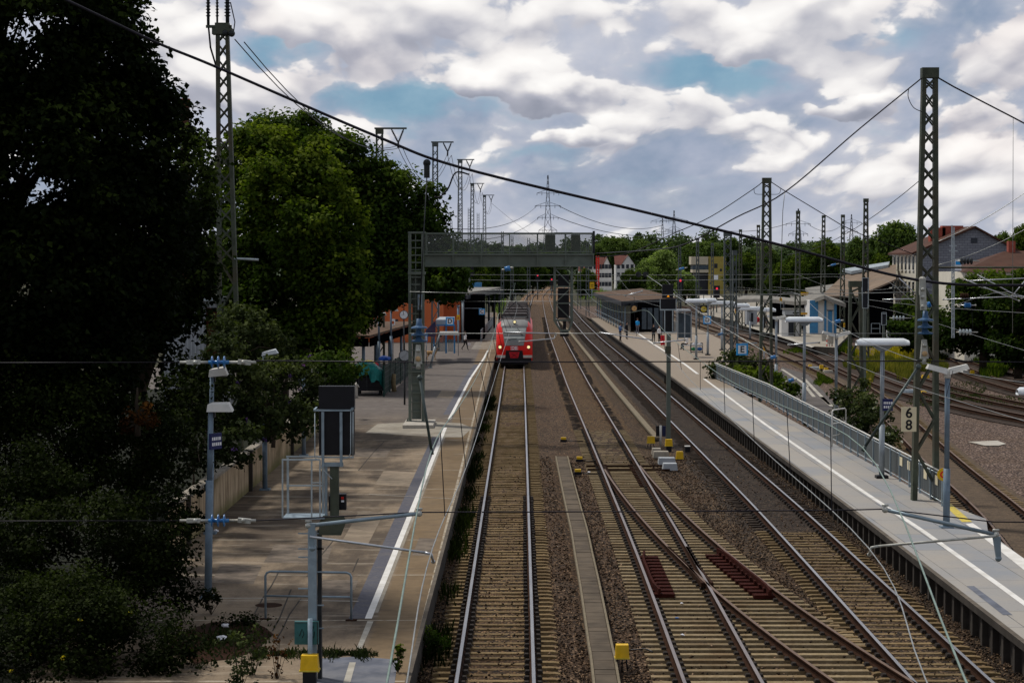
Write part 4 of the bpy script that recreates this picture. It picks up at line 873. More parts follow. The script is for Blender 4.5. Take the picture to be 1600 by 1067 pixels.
def lamp_T(label, x, D, yh, wpx, zb=PZ, ht=12, head='lamp_head_white', shift=0):
    p = A(x, 500, D); s = D / F; zt = CZ + (412 - yh) * s; t = thing('platform_lamp', label, 'lamp', (p.x, D, zb)); m = MB()
    m.tube([(p.x, D, zb), (p.x, D, zb + 1.9)], .10, 10); m.tube([(p.x, D, zb + 1.9), (p.x, D, zt)], .075, 10); m.build('post', 'lamp_post_light', t)
    m = MB(); m.box((p.x, D, zb + .05), (.42, .42, .10)); m.build('foot', 'black', t)
    L = wpx * s / 2; h = ht * s; m = MB(); m.smooth = True; N = 10; prof = [(-.30, -.45), (-.30, -.2), (-.24, .2), (-.12, .45), (.12, .45), (.24, .2), (.30, -.2), (.30, -.45)]; prev = None
    for i in range(N + 1):
        f = -1 + 2 * i / N; k = min(1, (1 - abs(f)) * 5 + .35); xx = p.x + shift * s + f * L
        o = m.add([(xx, D + a * (.6 + .4 * k), zt + b * h * (k if b > 0 else 1)) for a, b in prof])
        if prev is not None:
            for q in range(8): j = (q + 1) % 8; m.face((prev + q, prev + j, o + j, o + q))
        else: m.face(tuple(o + q for q in range(8)))
        prev = o
    m.face(tuple(prev + q for q in reversed(range(8)))); m.build('lamp_head', head, t)
    m = MB(); m.box((p.x + shift * s, D, zt - h * .45 - .011), (L * 1.7, .5, .02)); m.build('diffuser', 'lamp_under', t); m = MB()
    m.hexa([(p.x - .12, D - .1, zt - h * .45 - .2), (p.x + .12, D - .1, zt - h * .45 - .2), (p.x + .12, D + .1, zt - h * .45 - .2), (p.x - .12, D + .1, zt - h * .45 - .2)], [(p.x - .35, D - .14, zt - h * .45 - .023), (p.x + .35, D - .14, zt - h * .45 - .023), (p.x + .35, D + .14, zt - h * .45 - .023), (p.x - .35, D + .14, zt - h * .45 - .023)]); m.build('bracket', 'lamp_post_light', t); return t
def lamp_V(label, x, D, yh, wpx, zb=PZ, ht=7, post='lamp_post'):
    p = A(x, 500, D); s = D / F; zt = CZ + (412 - yh) * s; t = thing('platform_lamp', label, 'lamp', (p.x, D, zb)); m = MB()
    m.tube([(p.x, D, zb), (p.x, D, zb + 1.7)], .10, 10); m.tube([(p.x, D, zb + 1.7), (p.x, D, zt)], .075, 10); m.box((p.x, D, zb + .02), (.36, .36, .04)); m.build('post', post, t)
    for sg in (-1, 1):
        m = MB(); L = wpx * s / 2; h = ht * s; a = (p.x + sg * .04, zt - .03); b = (p.x + sg * L, zt + h)
        m.hexa([(a[0], D - .17, a[1]), (b[0], D - .17, b[1]), (b[0], D + .17, b[1]), (a[0], D + .17, a[1])][::sg], [(a[0], D - .1, a[1] + .17), (b[0] - sg * .06, D - .1, b[1] + .13), (b[0] - sg * .06, D + .1, b[1] + .13), (a[0], D + .1, a[1] + .17)][::sg]); m.build('lamp_head', 'lamp_head', t)
    m = MB(); m.tube([(p.x, D, zt - .14), (p.x, D, zt + .12)], .10, 8); m.build('bracket', 'lamp_head', t); return t
lamp_T('tall lamp with long white boat shaped head and a navy board halfway up', 1379, 75, 534, 82)
c = A(1386, 632, 74.9); name_board('navy board with white lettering strapped to the white boat lamp post', (c.x, c.y - .12, c.z), .36, .42, math.radians(-8), 2)
c = A(1400, 634, 74.9)
lamp_V('lamp with two cream wing heads, nearest on the island platform by the red yellow disc', 1481, 60.9, 583, 66)
lamp_T('lamp with long white boat head over the abandoned strip, in front of the white hut', 1257, 113, 499, 58, -.1, 9, shift=-1)
lamp_V('lamp with two cream wing heads behind the fence, between white boat lamps', 1307, 106, 526, 45, -.1, 5, 'lamp_post_light')
lamp_V('small lamp with wing heads beside the tapered lattice mast, behind the fence start', 1213, 138, 499, 30, -.1, 4, 'lamp_post_light')
lamp_T('lamp cut by the picture edge, only its rounded white end showing over the yard', 1617, 80, 611, 54, -.2, 13)
for x, D, yh, wp, lab in ((1088, 168, 470, 34, 'white tube lamp closest to the black island signal'), (1106, 176, 469, 26, 'white tube lamp second from the black island signal, its post beside the hanging clock'), (1128, 186, 473, 40, 'white tube lamp above the letter D board'), (1152, 200, 477, 38, 'white tube lamp next beyond the letter D board'), (1172, 222, 482, 40, 'white tube lamp over the grey waiting shelter across the yard'), (1192, 240, 484, 40, 'white tube lamp farthest along the row, beside the tapered mast')):
    lamp_T(lab, x, D, yh, wp, PZ if D < 210 else .2, 7)
# ---- lattice masts
def mast(label, D, xt, yt, wt, xb, wb, zb=0.0, material='mast_green', leg=.16, dep=.34, cap=True, xfrac=.55, cat='mast', name='lattice_mast', arm=None):
    s = D / F; top = A(xt, yt, D); base = A(xb, 500, D); base.z = zb; t = thing(name, label, cat, (base.x, D, zb)); zt = top.z; H = zt - zb
    cx = lambda z: lerp(base.x, top.x, (z - zb) / H); hw = lambda z: lerp(wb, wt, (z - zb) / H) * s / 2
    for sg in (-1, 1):
        m = MB(); a = (cx(zb) + sg * (hw(zb) - leg / 2), D, zb); b = (cx(zt) + sg * (hw(zt) - leg * .35), D, zt)
        m.hexa([(a[0] - leg / 2, D - dep / 2, zb), (a[0] + leg / 2, D - dep / 2, zb), (a[0] + leg / 2, D + dep / 2, zb), (a[0] - leg / 2, D + dep / 2, zb)], [(b[0] - leg * .4, D - dep * .45, zt), (b[0] + leg * .4, D - dep * .45, zt), (b[0] + leg * .4, D + dep * .45, zt), (b[0] - leg * .4, D + dep * .45, zt)]); m.build('leg', material, t)
    m = MB(); z = zb + .5; k = 0; r = .05 if leg > .12 else .04
    while z < zt - .5:
        w = hw(z) * 2 - leg; frac = (z - zb) / H; st = max(.38, w * .95) if frac > xfrac else max(.6, w * 1.55); z2 = min(zt - .35, z + st)
        for y in (D - dep * .44, D + dep * .44):
            if frac > xfrac: m.bar((cx(z) - hw(z) + leg * .7, y - .005, z), (cx(z2) + hw(z2) - leg * .7, y - .005, z2), r, .02, (0, 1, 0)); m.bar((cx(z) + hw(z) - leg * .7, y + .02, z), (cx(z2) - hw(z2) + leg * .7, y + .02, z2), r, .02, (0, 1, 0))
            else: sg = 1 if k % 2 else -1; m.bar((cx(z) - sg * (hw(z) - leg * .7), y, z), (cx(z2) + sg * (hw(z2) - leg * .7), y, z2), r * 1.3, .02, (0, 1, 0))
        z = z2 + (.2 if frac > xfrac else .0); k += 1
    m.build('bracing', material, t)
    if cap: m = MB(); m.box((top.x, D, zt - .13), (hw(zt) * 2 + .06, dep + .06, .32)); m.build('cap', material, t)
    if arm:
        L = arm * s; m = MB(); m.box((top.x + L / 2 - .1, D, zt + .09), (L + .5, .14, .12)); m.build('crossarm', material, t)
        for q in (-1, 1):
            mb = MB(); a = Vector((top.x + L * .72 + q * L * .24, D, zt + .02)); b = Vector((top.x + L * .75, D, zt - L * .52)); mb.tube([a, b], .05, 6)
            for f in np.linspace(.15, .85, 9): mb.lathe(a.lerp(b, f), (b - a), [(-.02, .05), (0, .10), (.02, .05)], 8)
            mb.build('insulator', 'dark_steel', t)
        mb = MB(); b = Vector((top.x + L * .75, D, zt - L * .52)); mb.tube([b, b - Vector((.02, 0, .35))], .07, 6); mb.build('clamp', 'dark_steel', t)
    return t
m1 = mast('tallest lattice mast, dark green, standing on the slabs with the cream 68 plate', 68, 1452.5, 108, 23, 1447, 42, PZ, xfrac=.5)
c = A(1420, 655, 67.7); pl68 = thing('number_plate', 'cream plate with black digits 6 over 8 fixed to the tallest mast', 'sign', tuple(c))
m = MB(); m.box(c, (.48, .03, .78)); m.build('panel', 'sign_cream', pl68); text('6', 'digit', 'ink', pl68, (c.x, c.y - .02, c.z + .19), .44); text('8', 'digit', 'ink', pl68, (c.x, c.y - .02, c.z - .19), .44)
l1m = mast('tall lattice mast with three insulators on top, rising beside the black tree', 80, 347.5, 38, 19, 360, 40, .3, xfrac=.45)
for dx, r in ((-22, .10), (-8, .07), (8, .13)):
    mb = MB(); a = A(347.5 + dx, 40, 80); mb.tube([a - Vector((0, 0, .75 if dx == -22 else .3)) * 0, a + Vector((0, 0, 1.7))], r * .55, 8)
    for k in range(11): mb.lathe(a + Vector((0, 0, .35 + k * .12)), (0, 0, 1), [(-.03, r * .6), (0, r), (.03, r * .6)], 10)
    mb.build('insulator', 'dark_steel', l1m)
m = MB(); m.bar(A(322, 42, 80), A(362, 42, 80), .12, .1); m.box(A(348, 50, 80), (.75, .45, .22)); m.build('crossarm', 'mast_green', l1m)
m = MB(); m.tube([A(326, 44, 80), A(329, 75, 80), A(335, 95, 80.2), A(340, 112, 80.2)], .035, 6); m.tube([A(360, 4, 80), A(367, 35, 80), A(365, 50, 80)], .022, 5); m.build('jumper_cable', 'wire', l1m)
m = MB(); m.ball(A(352, 52, 79.8), .12); m.ball(A(362, 53, 79.8), .13); m.build('strain_insulator', 'dark_steel', l1m)
m = MB(); m.tube([A(366, 404, 79.8), A(404, 406, 79.8)], .05, 6); m.build('steady_tube', 'galv_light', l1m)
MASTS = [(125, 1198, 279, 12.5, 1197, 23, 0, 'tapered green lattice mast whose top holds wires both ways, behind the fence', {}), (180, 1353, 311, 6.5, 1352, 13, 0, 'lattice mast before the bright green tree and old hall', dict(leg=.13)), (236, 1317, 336, 5, 1316, 9, 0, 'thin lattice mast above the grey hut canopy', dict(leg=.13)), (250, 1287, 337, 5, 1285, 9, 0, 'thin lattice mast with small side arms on its tip, left of the grey canopy end', dict(leg=.13)), (222, 1247, 330, 5.5, 1246, 11, 0, 'thin lattice mast standing exactly before the pylon', dict(leg=.13)), (270, 1185, 352, 4.5, 1185, 8, 0, 'thin lattice mast just left of the tapered one', dict(leg=.13)), (262, 1157, 359, 4, 1157, 7, 0, 'thin lattice mast on the other side of the thick grey one', dict(leg=.12)), (150, 1137, 363, 11.5, 1137, 13, 0, 'thick grey lattice mast with solid top box, next to the signal tower', dict(leg=.12, material='mast_far', xfrac=0)), (143, 1148, 392, 6, 1148, 9, .3, 'slim ladder-like mast hugging the thick grey mast', dict(leg=.08, material='mast_far')),
         (262, 1090, 372, 4, 1090, 7, 0, 'thin mast above the white tube lamps', dict(leg=.12, material='mast_far')), (300, 1113, 380, 3.5, 1113, 6, 0, 'thin mast in front of the yellow signal tower', dict(leg=.12, material='mast_far')), (108, 1336, 440, 18, 1338, 27, -.1, 'short stout lattice mast beside the framed signal, flowering bush at its foot', dict(leg=.16, xfrac=2))]
for D, xt, yt, wt, xb, wb, zb, lab, kw in MASTS: mast(lab, D, xt, yt, wt, xb, wb, zb, **kw)
for D, xt, yt, wt, arm, lab in ((148, 593, 203, 11, 39, 'first of the masts with V shaped insulators, highest, right above the trees'), (185, 680, 224, 8.5, 26, 'second mast with V shaped insulators, beside the hanging clamp'), (235, 719, 251, 6.5, 20, 'third mast with V shaped insulators, crossed by the thick cable'), (300, 738, 288, 5.2, 17, 'fourth mast with V shaped insulators'), (360, 757, 306, 4.6, 14, 'fifth mast with V shaped insulators, standing apart at the gantry railing')):
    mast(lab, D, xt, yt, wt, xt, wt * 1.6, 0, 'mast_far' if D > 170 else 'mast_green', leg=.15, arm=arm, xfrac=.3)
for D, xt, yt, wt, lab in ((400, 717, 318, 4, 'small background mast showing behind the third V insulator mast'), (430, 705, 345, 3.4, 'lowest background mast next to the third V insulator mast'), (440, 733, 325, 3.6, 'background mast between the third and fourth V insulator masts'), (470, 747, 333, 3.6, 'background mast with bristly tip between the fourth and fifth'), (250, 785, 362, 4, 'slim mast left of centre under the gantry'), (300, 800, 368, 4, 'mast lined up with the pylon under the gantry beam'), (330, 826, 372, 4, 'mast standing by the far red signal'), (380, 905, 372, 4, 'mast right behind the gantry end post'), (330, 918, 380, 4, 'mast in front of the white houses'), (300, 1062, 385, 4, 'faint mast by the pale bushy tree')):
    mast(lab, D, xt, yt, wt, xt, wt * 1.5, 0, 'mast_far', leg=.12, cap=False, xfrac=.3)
# ---- wires
def sag(p, q, s, n=14): p, q = Vector(p), Vector(q); return [p.lerp(q, i / n) - Vector((0, 0, s * 4 * (i / n) * (1 - i / n))) for i in range(n + 1)]
def wire(label, pts, r, material='wire', name='overhead_cable', cat='cable', n=5):
    m = MB(); m.tube(pts, r, n); return tag(m.build(name, material), label, cat)
D0 = 19.0
B = lambda x, y, d=0.0: A(x, y, D0 + d)
wire('thick black span cable sagging across the whole sky from the upper corner', catmull([B(x, y) for x, y in ((-120, -100), (0, -45), (100, -1), (240, 65), (340, 106), (590, 214), (720, 262), (1000, 330), (1200, 378), (1430, 437), (1600, 446), (1760, 440))], 8), .0125, n=8)
up = thing('cross_span_wire', 'thin black cross wire at mid height with blue ribbed insulator, ending by the lamp heads', 'wire'); lowr = thing('cross_span_wire', 'thin black cross wire at lower height carrying the two grey tubes', 'wire')
for t_, y0, pts in ((up, 566, [(400, 563.5), (660, 566), (1440, 564), (1700, 567)]), (lowr, 813, [(400, 813), (480, 809), (657, 800), (1000, 799), (1300, 797), (1380, 795), (1552, 815), (1700, 816)])):
    m = MB(); m.tube([B(-100, y0 + 1), B(284, y0)], .0045, 5); m.tube([B(x, y) for x, y in pts], .0062, 6); m.build('rope', 'wire', t_)
    m = MB(); m.tube([B(281, y0), B(326, y0)], .012, 8); m.bar(B(292, y0), B(313, y0), .05, .035); m.ball(B(305, y0, -.03), .02); m.build('end_fitting', 'clamp', t_)
    m = MB(); m.tube([B(358, y0), B(400, y0)], .013, 8); m.bar(B(372, y0 - 1), B(392, y0 + 1), .055, .04); m.ball(B(380, y0, -.03), .02); m.build('end_fitting', 'clamp', t_)
    m = MB(); m.tube([B(326, y0), B(358, y0)], .017, 10)
    for x in (331.5, 341, 350.5): m.lathe(B(x, y0), (1, 0, 0), [(-.012, .016), (-.004, .055), (.004, .057), (.010, .02)], 14)
    m.build('insulator', 'blue_ins', t_)
def hanger(label, topx, topy, ix, iy, cx_, cy_, rod, label2):
    t = thing('hanger_assembly', label, 'insulator hanger'); m = MB(); m.tube([B(topx, topy + 20), B(ix, iy - 22)], .0045 if topx < 800 else .010, 8); m.build('rod', 'dark_steel' if topx < 800 else 'clamp', t)
    m = MB(); m.box(B(topx, topy + 8), (.05, .05, .15)); m.ball(B(topx, topy - 2), .035); m.build('cable_clamp', 'dark_steel' if topx < 800 else 'clamp', t)
    m = MB(); p = B(ix, iy - 22); q = B(cx_, cy_ - 26); m.tube([p, q], .024, 12)
    for k, f in enumerate((0, 11, 21)): m.lathe(B(ix, iy - 9 + f), (0, 0, 1), [(-.012, .075 - .004 * k), (0, .07), (.012, .032), (.05 if k == 0 else .03, .02)], 16)
    m.build('insulator', 'blue_cone', t)
    m = MB(); c = B(cx_, cy_); m.hexa([c + Vector((-.036, -.02, -.07)), c + Vector((.036, -.02, -.07)), c + Vector((.036, .02, -.07)), c + Vector((-.036, .02, -.07))], [c + Vector((-.02, -.02, .10)), c + Vector((.02, -.02, .10)), c + Vector((.02, .02, .10)), c + Vector((-.02, .02, .10))]); m.ball(c + Vector((0, -.03, .05)), .02); m.tube([c + Vector((0, 0, -.05)), c + Vector((0, 0, -.12))], .02, 8); m.build('clamp_plate', 'clamp', t)
    m = MB(); m.lathe(c + Vector((0, -.022, -.025)), (0, -1, 0), [(0, .024), (.012, .024), (.014, .010)], 14); m.build('roller', 'bronze', t)
    m = MB(); m.tube([B(*rod[0]), B(*rod[1])], .0125, 8); m.ball(B(*rod[0]), .026); m.tube([B(*rod[1]), B(rod[1][0] + (rod[1][0] - rod[0][0]) * .05, rod[1][1] + 8)], .018, 8); m.build('strut', 'tube_green', t); return t
h1 = hanger('clamp, blue cone insulator and strut hanging from the thick cable before the gantry leg', 667, 257, 655, 520, 653.5, 556, ((656, 590), (674, 702)), '')
h2 = hanger('clamp, blue cone insulator and strut hanging in front of the tallest mast', 1441, 440, 1446, 508, 1444, 548, ((1435, 573), (1352, 697)), '')
m = MB(); a, b = B(1441, 436, -.03), B(1443, 484, -.03); m.bar(a, b, .055, .02)
for y in (452, 464, 479): m.ball(B(1442, y, -.05), .018)
m.build('strap', 'clamp', h2)
m = MB(); m.tube(catmull([B(*p) for p in ((733, 273), (712, 270), (700, 295), (687, 308), (679, 308))], 6), .008, 6); m.build('jumper_cable', 'wire', h1)
m = MB(); m.tube([B(666, 290), B(656, 500)], .0035, 5); m.build('thin_cable', 'wire', h1)
def regist(label, tube, drop, arm, hook, mt, mt2):
    t = thing('registration_arm', label, 'steady arm'); m = MB(); m.tube([B(*tube[0]), B(*tube[1])], .018, 10); m.build('tube', mt, t)
    m = MB(); e = B(*tube[0]) if tube[0][0] < 800 else B(*tube[1]); 
    for q in tube: m = MB(); m.ball(B(*q), .030, 8); m.tube([B(q[0] - 5, q[1] - 7), B(q[0] + 5, q[1] - 7)], .012, 6); m.build('end_clamp', 'clamp', t)
    a, b = B(*drop[0]), B(*drop[1]); m = MB(); m.hexa([b + Vector((-.02, -.02, 0)), b + Vector((.02, -.02, 0)), b + Vector((.02, .02, 0)), b + Vector((-.02, .02, 0))], [a + Vector((-.034, -.02, 0)), a + Vector((.034, -.02, 0)), a + Vector((.034, .02, 0)), a + Vector((-.034, .02, 0))]); m.ball(b, .03); m.build('drop_bracket', 'galv', t)
    m = MB(); m.tube([B(*arm[0], -.05), B(*arm[1], -.05)], .0115, 8); m.tube([B(*arm[1], -.05), B(lerp(arm[1][0], hook[0], .75), lerp(arm[1][1], hook[1], .15), -.05), B(*hook, -.02)], .0125, 8); m.ball(B(*hook), .02); m.build('steady_arm', mt2, t); return t
regist('grey tube and bright steady arm in front of the black signal, over the platform line', ((482, 821), (655, 802)), ((487, 817), (488, 856)), ((484, 838), (664, 863)), (677, 877), 'galv', 'alu_tube')
regist('grey tube and dull steady arm above the island platform slabs', ((1383, 796), (1556, 835)), ((1557, 838), (1560, 872)), ((1556, 837), (1372, 853)), (1358, 866), 'galv', 'clamp')
# overhead lines of the running tracks
def oline(label, cpts, mpts, drops, rc=.0058, rm=.0058, mc='wire_copper'):
    t = thing('overhead_line', label, 'overhead line'); C_ = catmull([Vector(p) for p in cpts], 6); M_ = catmull([Vector(p) for p in mpts], 6)
    m = MB(); m.tube(C_, rc, 6); m.build('contact_wire', 'wire_grey', t); m = MB(); m.tube(M_, rm, 6); m.build('messenger_wire', mc, t)
    def at(P, d):
        for i in range(len(P) - 1):
            if P[i].y <= d <= P[i + 1].y: return P[i].lerp(P[i + 1], (d - P[i].y) / (P[i + 1].y - P[i].y))
    for d in drops:
        a, b = at(M_, d), at(C_, d)
        if a and b: m = MB(); m.tube([a, b], .004 + d * 4e-5, 4); m.build('dropper', 'wire', t)
    return t
SP = [19, 68, 125, 180]
def mess(T, x0, zsup=7.0, zmid=6.05, first=None):
    out = list(first or [])
    for i in range(len(SP) - 1):
        a, b = SP[i], SP[i + 1]
        if i > 0 or not first: out.append((T(a), a, zsup))
        out += [(T(lerp(a, b, f)), lerp(a, b, f), zmid + (zsup - zmid) * (2 * abs(f - .5)) ** 2) for f in (.17, .33, .5, .67, .83)]
    out.append((T(SP[-1]), SP[-1], zsup)); return out
oline('overhead line of the train track, running down over the platform edge', [(-.55, 8, 5.5), (-.65, 13.2, 5.53), (-.71, 19, 5.56), (-.55, 30, 5.5), (-.31, 58, 5.5), (-.2, 68, 5.55), (.3, 125, 5.55), (.2, 168, 5.55)], [(-.45, 6, 6.4), (-.51, 8.7, 6.40), (-.72, 19, 6.43)] + mess(lambda d: lerp(-.72, .2, (d - 19) / 150), 0, 6.5, 6.12)[1:], (21.5, 27, 33, 40, 47, 55, 62, 75, 84, 95, 106, 116), mc='wire_copper')
oline('overhead line of the middle track, crossing in front of the island platform', [(1.9, 7, 5.5), (2.57, 13.2, 5.53), (3.19, 19, 5.56), (3.5, 30, 5.52), (3.94, 46, 5.5), (4.4, 68, 5.55), (4.1, 125, 5.55), (4.6, 180, 5.55)], [(1.5, 6, 6.4), (1.85, 8.7, 6.42), (3.13, 19, 6.46)] + mess(lambda d: interp([(19, 3.13), (46, 3.95), (68, 4.3), (125, 4.2), (180, 4.6)], d), 0, 6.6, 6.1)[1:], (22, 26, 31, 37, 44, 52, 60, 75, 84, 95, 106, 116), mc='wire_copper')
oline('overhead line of the dark track, slanting past the fence and lamps', [(8.6, 14, 5.55), (8.5, 19, 5.55), (8.8, 46, 5.4), (9.1, 68, 5.5), (8.8, 125, 5.55), (9.0, 180, 5.55), (9.2, 240, 5.55)], [(8.6, 14, 7.0)] + mess(lambda d: 8.9, 0, 7.2, 5.95), (27, 35, 43, 51, 59, 75, 84, 95, 106, 116), mc='wire_grey')
oline('overhead line of the fence side track, far end behind the hanging clock', [(13.2, 42, 5.5), (15.8, 68, 5.5), (21.6, 125, 5.5), (24.6, 185, 5.5), (25.2, 240, 5.5)], [(13.2, 42, 7.2), (14.6, 55, 6.2), (15.8, 68, 7.2), (18.5, 95, 6.1), (21.6, 125, 7.2), (23.3, 150, 6.2), (24.6, 185, 7.2)], (50, 60, 78, 90, 100, 112), mc='wire_grey')
oline('overhead line of the first dark yard track, crossing the tallest mast', [(32, 88, 5.5), (27.3, 111, 5.5), (25.4, 132, 5.5), (26.2, 165, 5.5), (28, 195, 5.5), (29.3, 240, 5.5)], [(32, 88, 7.0), (29, 101, 6.3), (27.3, 111, 6.2), (25.6, 125, 7.0), (26, 155, 6.2), (27.3, 180, 7.0), (29, 230, 6.3)], (95, 103, 112, 120, 140, 160), .011, .010, 'wire_grey')
oline('overhead line of the outer yard tracks in front of the dark trees', [(41, 112, 5.5), (38.2, 132, 5.5), (37.6, 150, 5.5), (39, 180, 5.5), (43.5, 230, 5.5)], [(41, 112, 7.0), (39.3, 122, 6.3), (38.2, 132, 6.2), (37.6, 150, 7.0), (38.3, 165, 6.2), (39, 180, 7.0)], (118, 126, 136, 144), .012, .011, 'wire_grey')
# span ropes of the farther mast pairs
wire('dark span cable falling from the tallest mast top to the end of the gantry', catmull([A(1442, 121, 68), A(1340, 204, 68), A(1227, 300, 68), A(1150, 340, 70), A(1072, 381, 73), A(1014, 391, 80), A(932, 396, 100)], 6), .022)
wire('dark span cable leaving the tallest mast top towards the picture edge', [A(1464, 121, 68), A(1490, 136, 68), A(1583, 184, 68), A(1700, 246, 68), A(2000, 380, 68), A(2400, 480, 68)], .026)
wire('vertical thin drop wire under the span cable near the picture edge', [A(1583, 186, 68), A(1582, 520, 68)], .010, 'wire_grey')
wire('vertical drop wire under the span cable beside the tapered mast', [A(1226, 302, 68), A(1223, 330, 68), A(1219, 470, 68)], .012, 'wire_grey')
wire('faint span wire rising from the grey gable roof to the picture edge', sag(A(1460, 380, 110), A(1640, 272, 110), .3), .018, 'wire_grey')
wire('lower faint span wire in front of the grey gable', sag(A(1462, 415, 110), A(1640, 335, 110), .3), .018, 'wire_grey')
wire('span wire from behind the tallest mast down to the thin mast', sag(A(1436, 283, 110), A(1230, 398, 180), .8), .02)
wire('span cable from the tapered mast top down towards the black island signal', catmull([A(1192, 284, 125), A(1175, 297, 125), A(1110, 339, 125), A(1050, 366, 125), A(985, 395, 125), A(930, 402, 125)], 5), .026)
wire('span cable from the tapered mast top down to the dark trees', [A(1204, 284, 125), A(1222, 296, 125), A(1315, 352, 125), A(1345, 366, 125), A(1440, 402, 125)], .026)
for sx, (x0, y0), (x1, y1), (x2, y2) in ((0, (1178, 294), (1180, 303), (1192, 304)), (1, (1220, 294), (1217, 303), (1204, 304))): wire('small looped jumper %s the tapered mast top' % ('on the gantry side of' if not sx else 'on the yard side of'), catmull([A(x0, y0, 124.8), A(x1, y1, 124.8), A(x2, y2, 124.8)], 6), .016)
wire('looped jumper near the top of the tallest mast', catmull([A(1420, 138, 67.8), A(1419, 152, 67.8), A(1427, 168, 67.8), A(1440, 175, 67.8)], 6), .013)
for D, yl, yu, x0, x1, lab in ((68, 521, 456, 640, 1445, 'at the height of the train windscreen'), (125, 471, 436, 640, 1197, 'just over the canopy roof'), (180, 453, 428, 560, 1352, 'above the white tube lamps')):
    wire('lower thin cross wire ' + lab, [A(x0, yl, D), A(x1, yl, D)], .008 + D * 4e-5, 'wire_grey', 'cross_span_wire', 'wire'); wire('upper thin cross wire ' + lab, sag(A(x0, yu, D), A(x1, yu, D), .1), .008 + D * 4e-5, 'wire_grey', 'cross_span_wire', 'wire')
def arm_(label, pts, D, r=.03, material='alu_tube', ins=None):
    t = thing('steady_arm', label, 'steady arm'); m = MB(); m.tube([A(x, y, D) for x, y in pts], r, 6); m.build('tube', material, t)
    m = MB(); m.ball(A(*pts[0], D), r * 1.8, 6); m.ball(A(*pts[-1], D), r * 1.8, 6); m.build('end_clamp', 'clamp', t)
    if ins:
        m = MB(); 
        for k in range(4): m.lathe(A(ins[0] + k * ins[2], ins[1], D), (1, 0, 0), [(-.05, .06), (0, .13), (.05, .06)], 8)
        m.build('insulator', ins[3], t)
    return t
arm_('bright steady arm crossing the front of the red train', [(812, 534), (866, 529), (868, 524)], 68, .022); arm_('tube above the steady arm at the train windscreen', [(787, 519), (868, 521)], 68, .018)
arm_('bright steady arm ending beside the red suitcase on the island platform', [(1022, 536), (1070, 531)], 68, .022); arm_('long tube over the island platform edge near the waiting people', [(938, 520), (1017, 531)], 68, .022)
arm_('steady arm over the platform end across the yard tracks', [(1232, 539), (1280, 535)], 125, .04); arm_('steady arm hanging over the canopy roof of the island platform', [(977, 462), (1003, 455)], 125, .035)
for pts, lab, ins in (([(1508, 437), (1592, 470)], 'longest of the white steady arms crossing before the dark edge tree', None), ([(1528, 430), (1596, 466)], 'upper white steady arm slanting beside the longest one', None), ([(1512, 439), (1640, 433)], 'nearly level white steady arm above the slanting ones', None), ([(1474, 468), (1592, 463), (1640, 464)], 'level white steady arm below the slanting ones', (1502, 462, 3.2, 'rust')), ([(1602, 438), (1582, 462)], 'short white steady arm rising to the picture edge', None), ([(1403, 433), (1432, 460)], 'white steady arm before the white house windows', None), ([(1380, 468), (1428, 467)], 'level steady arm before the white house ground floor', None), ([(1444, 469), (1452, 476)], 'tiny steady arm with blue end beside the tallest mast', (1450, 476, 1.2, 'blue_ins')), ([(1500, 477), (1524, 477)], 'short arm with a bright blue insulator before the dark edge tree', (1508, 477, 2.4, 'blue_ins'))):
    arm_(lab, pts, 88, .024, 'alu_tube', ins)
arm_('green horizontal boom from the tallest mast out of the picture', [(1462, 418), (1720, 418)], 68.3, .035, 'mast_green')
for x, y, D, lab, mt in ((1502, 408, 88, 'row of dark bell insulators over the grey gable', 'dark_steel'), (1395, 450, 140, 'row of dark bell insulators before the white house', 'dark_steel'), (1500, 519, 95, 'row of pale bell insulators low before the dark trees', 'galv_light'), (1396, 497, 130, 'row of pale bell insulators before the house bushes', 'galv_light')):
    t = thing('insulator_string', lab, 'insulator'); m = MB(); m.tube([A(x - 6, y, D), A(x + 28, y, D)], .03, 6); m.build('rod', 'clamp', t)
    for k in range(4): m = MB(); m.lathe(A(x + k * 5.2, y, D), (1, 0, 0), [(-.06, .04), (-.02, .15), (.04, .13), (.06, .04)], 10); m.build('bell', mt, t)
for x, y, D, lab in ((1208, 558, 112, 'bright blue insulator on the slanting wire at the letter E board'), (1236, 594, 108, 'blue insulator lying low over the abandoned strip'), (1309, 502, 106, 'small blue insulator behind the wing lamp'), (1126, 522, 150, 'small blue insulator beyond the letter D board'), (1302, 414, 180, 'small blue insulator before the dark trees by the old hall'), (1065, 420, 150, 'dark blue insulator hanging above the black island signal'), (793, 420, 75, 'blue insulator hanging under the gantry beam above the train')):
    t = thing('insulator', lab, 'insulator'); m = MB(); m.tube([A(x - 4, y + 1, D), A(x + 4, y - 1, D)], .09, 8); m.build('body', 'blue_ins', t); m = MB(); m.tube([A(x - 9, y + 2, D), A(x - 4, y + 1, D)], .04, 6); m.tube([A(x + 4, y - 1, D), A(x + 9, y - 2, D)], .04, 6); m.build('end_fitting', 'clamp', t)
for x, lab in ((997.5, 'dark round weight above the canopy roof, nearer the houses'), (1009, 'dark round weight above the canopy roof, holding the slanting wire')):
    m = MB(); m.lathe(A(x, 429, 150), (0, 1, 0), [(-.05, .16), (-.04, .2), (.04, .2), (.05, .16)], 14); tag(m.build('tension_wheel', 'dark_steel'), lab, 'wheel')
wire('pale slanting anchor wire from the round weight to the blue insulator', [A(1010, 430, 150), A(1117, 504, 128), A(1208, 557, 112)], .022, 'wire_grey')
